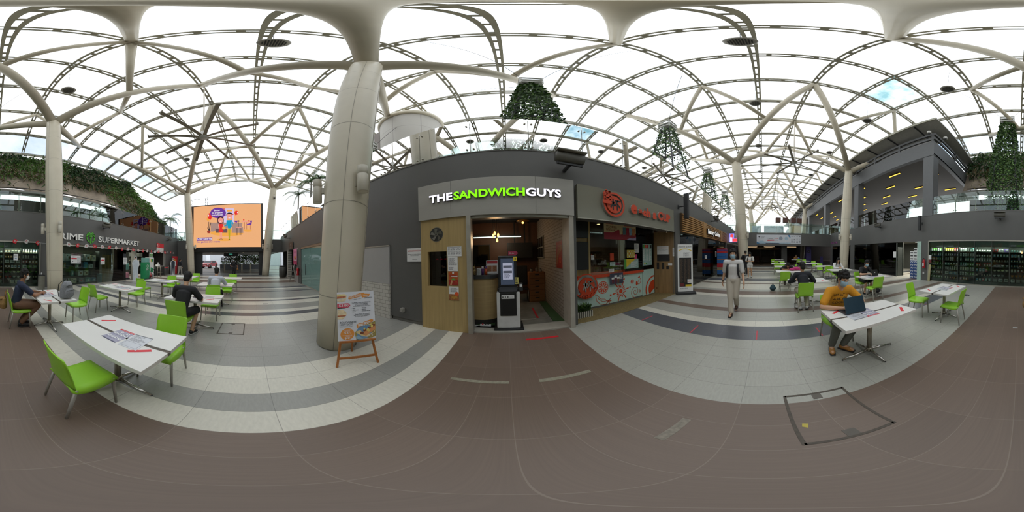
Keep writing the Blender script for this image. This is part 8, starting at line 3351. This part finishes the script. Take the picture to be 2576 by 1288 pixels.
# the man in the black T-shirt, seen from behind
J = up_d(seated(.26, .15, .3, .1), elL=(-.3, .28, .79), wrL=(-.12, .5, .79), elR=(.34, .24, .79), wrR=(.14, .5, .79), anL=(-.15, .22, .095), toeL=(-.17, .36, .03), anR=(.16, .16, .095), toeR=(.2, .3, .03), knR=(.2, .36, .52))
person('person in a black T-shirt and black shorts seen from behind, bent over the table', (-2.93, -1.33, 0), 90, J, SKIN_A,
       dict(shirt=BLKT, sleeve=.8, trousers=BLKT, leg=.95, shoe=BLKS, shirt_name='tshirt', trousers_name='shorts', sole=WHS), (24, 6, 6), .010, None,
       hands=(((.5, .8, -.1), (0, 0, -1), .4, 1), ((-.6, .7, -.1), (0, 0, -1), .4, -1)))
t = thing('folded_mask', 'pale blue folded mask on the table beside the man in the black shirt', 'mask', (-3.22, -1.02, TZ))
MB().tube([(-.07, 0, .012), (0, .01, .016), (.07, 0, .012)], [.016, .03, .016], MASKB, 8, flat=(1, .4)).build('cloth', t)
# the man in the white shirt, seen from behind
J = up_d(seated(.24, .13, .3, .1), elL=(-.28, .3, .8), wrL=(-.08, .5, .8), elR=(.3, .3, .8), wrR=(.12, .42, .95), anL=(-.15, .22, .095), toeL=(-.17, .36, .03))
person('person in a pale collared shirt seen from behind at the table nearer the big screen', (-5.1, -1.15, 0), 90, J, SKIN_A,
       dict(shirt=SHIRTW, sleeve=.9, trousers=BLKT, shoe=BLKS, collar=True), (16, 0, 0), .013)
# the man in the dark jacket, seen from behind
J = up_d(seated(.28, .13, .25, .1), elL=(-.36, .2, .79), wrL=(-.16, .42, .79), elR=(.36, .2, .79), wrR=(.16, .42, .79), anL=(-.1, .05, .1), toeL=(-.16, .18, .03), anR=(.1, .05, .1), toeR=(.16, .18, .03), head=(0, .22, 1.21))
person('person in a dark jacket seen from behind on a green chair, white trainers tucked under', (4.28, -1.1, 0), -90, J, SKIN_A,
       dict(shirt=DKJ, sleeve=1.9, trousers=BEIGE, shoe=WHS, shirt_name='jacket', collar=True), (20, 6, 0), .011)
# the sleeper behind the pink bag
J = up_d(seated(.6, .13, .3, .12), elL=(-.34, .42, .79), wrL=(-.06, .5, .79), elR=(.34, .42, .79), wrR=(.06, .56, .79), chest=(0, .26, .86), neck=(0, .38, .93), head=(0, .48, .99), waist=(0, .06, .7), shL=(-.18, .36, .9), shR=(.18, .36, .9))
person('person in dark clothes resting their head on folded arms behind the pink bag', (8.3, -1.2, 0), 90, J, SKIN_B,
       dict(shirt=BLKT, sleeve=.9, trousers=GREYT, shoe=BLKS), (40, 0, 0), .014)
# the man in black with the black laptop
J = up_d(seated(.2, .13, .3, .1), elL=(-.3, .26, .8), wrL=(-.12, .42, .8), elR=(.3, .24, .8), wrR=(.02, .4, .82), anL=(-.14, .34, .095), anR=(.14, .3, .095))
person('person in a black T-shirt and blue mask behind an open black laptop', (5.42, -3.82, 0), 92, J, SKIN_A,
       dict(shirt=BLKT, sleeve=.65, trousers=BLKT, leg=.92, shoe=BLKS, trousers_name='shorts', shirt_name='tshirt'), (26, -6, 0), .011, MASKB,
       hands=(((.7, .6, -.1), (0, 0, -1), .5, 1), ((-.8, .5, -.05), (0, 0, -1), .5, -1)))
# the woman in white
J = up_d(seated(.2, .1, .3, .1), elL=(-.26, .28, .8), wrL=(-.06, .42, .82), elR=(.26, .28, .8), wrR=(.06, .42, .82))
person('person with long black hair in a white top, hands together on the table', (8.2, -3.95, 0), 92, J, SKIN_A,
       dict(shirt=WHT, sleeve=1.8, trousers=BLKT, shoe=BLKS, shirt_name='top'), (24, 0, 0), .014, None, 'long')
# a small figure far in the court
J = up_d(seated(.25, .13, .3, .1), elL=(-.28, .3, .8), wrL=(-.08, .44, .8), elR=(.28, .3, .8), wrR=(.08, .44, .8))
person('distant person in a tan top seated at the edge of the dark food court', (20.3, -4.1, 0), 90, J, SKIN_A,
       dict(shirt=TANS, sleeve=.7, trousers=BLKT, shoe=BLKS), (20, 0, 0), .018)
t = thing('box', 'small bright blue box on the farthest table before the purple pillar', 'box', (19.7, -4.35, TZ))
MB().bbox(-.12, .12, -.1, .1, 0, .22, M('sky blue plastic', '2f6fb8', .5), .02).build('carton', t)
MB().box(-.05, .05, -.02, .02, .22, .25, PAPER).build('handle', t)


def standing(stride=0.0, h=1.0, arm=.12):
    J = dict(pelvis=(0, 0, .92), waist=(0, .0, 1.06), chest=(0, .01, 1.27), neck=(0, .0, 1.43), head=(0, .03, 1.585))
    for s, g in (('L', -1), ('R', 1)):
        k = stride * g
        J['sh' + s] = (g * .19, 0, 1.37)
        J['el' + s] = (g * (.19 + arm * .6), -.04 - .05 * k, 1.1)
        J['wr' + s] = (g * (.19 + arm), .05 + .12 * k * -1, .87)
        J['hip' + s] = (g * .09, 0, .9)
        J['kn' + s] = (g * .09, .03 + .16 * k, .49)
        J['an' + s] = (g * .08, .3 * k, .095 if k >= 0 else .15)
        J['toe' + s] = (g * .1, .3 * k + .16, .03 if k >= 0 else .06)
    return {k: tuple(c * h for c in v) for k, v in J.items()}


BPM = M('black rucksack nylon', '161719', .6)


def rucksack(label, loc, deg, sz, mat, straps=True, z=1.2):
    """worn rucksack: pack behind the back, straps over both shoulders"""
    t = thing('rucksack', label, 'rucksack', loc, math.radians(deg))
    blob([('e', (0, -.22, z), (.15 * sz, .08 * sz, .22 * sz)), ('e', (0, -.25, z - .08), (.12 * sz, .07 * sz, .14 * sz))], .014, mat, 'pack', t, 3)
    if straps:
        for g in (-1, 1):
            b = MB()
            b.tube([(g * .1, -.16, z + .14), (g * .115, -.08, z + .235), (g * .12, .04, z + .215), (g * .135, .125, z + .08), (g * .145, .12, z - .08), (g * .165, .02, z - .19), (g * .14, -.15, z - .2)], [.024] * 7, mat, 8, flat=(1, .35))
            b.build('strap', t)
    return t


# the walking man
J = standing(1.0, .99, .1)
J.update(anL=(-.06, -.22, .17), toeL=(-.06, -.06, .05), knL=(-.08, .1, .48), anR=(.02, .22, .095), toeR=(.03, .38, .03), knR=(.06, .14, .49))
person('person in a white T-shirt, beige trousers and blue mask walking towards the camera', (4.12, .77, 0), 92, J, SKIN_A,
       dict(shirt=WHT, sleeve=.85, trousers=BEIGE, shoe=BRS, hem=-.42, shirt_name='tshirt', cuff=.07), (4, 0, 0), .0095, MASKB,
       hands=(((-.1, .1, -1), (.9, .2, 0), .45, -1), ((.1, .1, -1), (-.9, .2, 0), .45, 1)))
rucksack('black rucksack worn by the walking man in white', (4.12, .77, 0), 92, 1.0, BPM, True, 1.16)
t = thing('wristwatch', 'black watch on the wrist of the walking man', 'watch', (0, 0, 0))
_wr = Matrix.Translation((4.12, .77, 0)) @ Matrix.Rotation(math.radians(92), 4, 'Z') @ Vector(J['wrR'])
t.location = _wr
MB().lathe([(.031, -.014), (.034, -.012), (.034, .012), (.031, .014)], BLACK, n=16).build('band', t)
MB().bbox(-.045, -.028, -.018, .018, -.018, .018, DKGREY, .004).build('case', t)
# the couple by the column
J = standing(.15, 1.0, .05)
J.update(elR=(.28, .06, 1.12), wrR=(.14, .26, 1.14), elL=(-.28, .06, 1.12), wrL=(-.1, .26, 1.14))
person('person in a black T-shirt and dark trousers with a rucksack, back turned by the column', (11.0, 1.2, 0), -70, J, SKIN_A,
       dict(shirt=BLKT, sleeve=.7, trousers=M('charcoal trousers', '33343a', .8), shoe=WHS), (26, 0, 0), .014)
rucksack('black rucksack on the back of the man by the column', (11.0, 1.2, 0), -70, 1.05, BPM, True, 1.2)
J = standing(.5, .94, .04)
J.update(elR=(.24, .06, 1.05), wrR=(.08, .24, 1.07), elL=(-.24, .06, 1.05), wrL=(-.06, .24, 1.07))
person('person in a short white dress and white trainers walking beside the column', (10.2, .84, 0), 85, J, SKIN_A,
       dict(shirt=WHT, sleeve=.7, hem=-.7, trousers=WHT, leg=.42, shoe=WHS, shirt_name='dress', trousers_name='skirt'), (24, 0, 0), .014, None, 'long')
rucksack('small black rucksack worn by the person in the white dress', (10.2, .84, 0), 85, .8, BPM, True, 1.12)
# the two figures near the entrance
J = standing(.2, 1.0, .14)
J.update(elR=(.32, .0, 1.1), wrR=(.18, .2, 1.0), elL=(-.3, -.06, 1.12), wrL=(-.34, .02, .84))
person('person all in black with a blue mask standing under the big screen', (-15.1, -1.62, 0), -90, J, SKIN_B,
       dict(shirt=BLKT, sleeve=.8, trousers=BLKT, shoe=BLKS), (4, 0, 0), .016, MASKB)
t = thing('tan_bag', 'small tan bag held by the person in black under the big screen', 'bag', (-15.08, -1.28, .68))
blob([('e', (0, 0, .06), (.06, .09, .08))], .012, TANS, 'pouch', t, 2)
MB().tube([(0, -.05, .12), (0, 0, .19), (0, .05, .12)], .008, TANS, 6).build('handle', t)
J = standing(.6, .99, .1)
person('person in a dark jacket and pale trousers walking away beside the far left column', (-15.0, -7.0, 0), 75, J, SKIN_A,
       dict(shirt=DKJ, sleeve=1.9, trousers=M('pale trousers', '9a9690', .8), shoe=WHS, shirt_name='jacket'), (0, 0, 0), .016)

# ------------------------------------------------------------------ bags
GREYB = M('heather grey canvas', '7d7f82', .8, var=.16, scale=50)
t = thing('backpack', 'heather grey backpack standing on the white table across from the man in navy', 'backpack', (-1.47, -3.12, TZ), math.radians(20))
blob([('t', [(0, .0, .03), (0, 0, .12), (0, .01, .22), (.0, .02, .31), (0, .03, .37)], [.17, .175, .165, .14, .09], (1, .62)), ('e', (.0, .10, .13), (.13, .06, .11)), ('e', (0, .07, .29), (.1, .06, .06))], .010, GREYB, 'pack', t, 3)
MB().tube([(-.12, .06, .25), (-.05, .125, .3), (.05, .125, .3), (.12, .06, .25)], .006, BLACK, 6).tube([(-.11, .12, .19), (0, .165, .2), (.11, .12, .19)], .005, BLACK, 6).build('zip', t)
MB().tube([(-.04, .0, .38), (-.02, .0, .43), (.03, .0, .43), (.05, .0, .38)], .010, BLACK, 7).build('top_handle', t)
for g in (-1, 1):
    MB().tube([(g * .07, -.06, .37), (g * .1, -.13, .3), (g * .12, -.13, .15), (g * .13, -.09, .03)], [.02] * 4, BLACK, 8, flat=(1, .35)).build('strap', t)
t = thing('backpack', 'tan canvas rucksack hanging on the back of the chair of the man in navy', 'backpack', (-.22, -3.62, .42), math.radians(-90))
TANB = M('tan canvas', '8a6a3c', .8, var=.14, scale=40)
blob([('t', [(0, 0.02, .03), (0, .02, .14), (0, .01, .27)], [.13, .15, .11], (1, .6)), ('e', (0, .08, .1), (.1, .05, .08))], .011, TANB, 'pack', t, 3)
MB().tube([(-.1, .06, .26), (0, .1, .24), (.1, .06, .26)], [.03, .035, .03], TANB, 8, flat=(1, .4)).build('flap', t)
for g in (-1, 1):
    MB().tube([(g * .07, -.02, .28), (g * .06, -.03, .4), (g * .05, -.05, .435), (g * .06, -.09, .36)], [.014] * 4, TANB, 7).build('strap', t)
t = thing('handbag', 'crumpled bright pink bag lying on the white table in front of the sleeper', 'bag', (7.62, -1.5, TZ))
PINKB = M('bright pink fabric', 'b02468', .7, var=.12)
blob([('e', (0, .12, .06), (.12, .16, .07)), ('e', (.02, -.08, .085), (.12, .18, .095)), ('e', (.0, -.22, .05), (.09, .12, .055)), ('e', (-.03, .02, .11), (.07, .1, .06))], .012, PINKB, 'pouch', t, 2)
MB().tube([(0, -.2, .12), (.05, -.1, .2), (.04, .05, .18), (0, .1, .12)], .010, BLACK, 6).build('strap', t)
t = thing('backpack', 'black bag on the floor at the feet of the man with the black laptop', 'backpack', (4.95, -4.15, .001))
blob([('e', (0, 0, .12), (.13, .17, .12)), ('e', (.04, -.05, .2), (.09, .12, .08))], .014, BPM, 'pack', t, 3)
MB().tube([(0, -.12, .2), (0, -.22, .22), (0, -.24, .05)], .012, BPM, 6).build('strap', t)
t = thing('backpack', 'dark teal bag on the floor beside the chair facing the pink bag', 'backpack', (6.75, -.4, .001))
blob([('e', (0, 0, .11), (.13, .14, .11)), ('e', (0, 0, .19), (.09, .1, .07))], .014, M('dark teal fabric', '22424a', .7), 'pack', t, 3)
MB().tube([(0, -.06, .23), (0, 0, .3), (0, .06, .23)], .01, BPM, 6).build('top_handle', t)
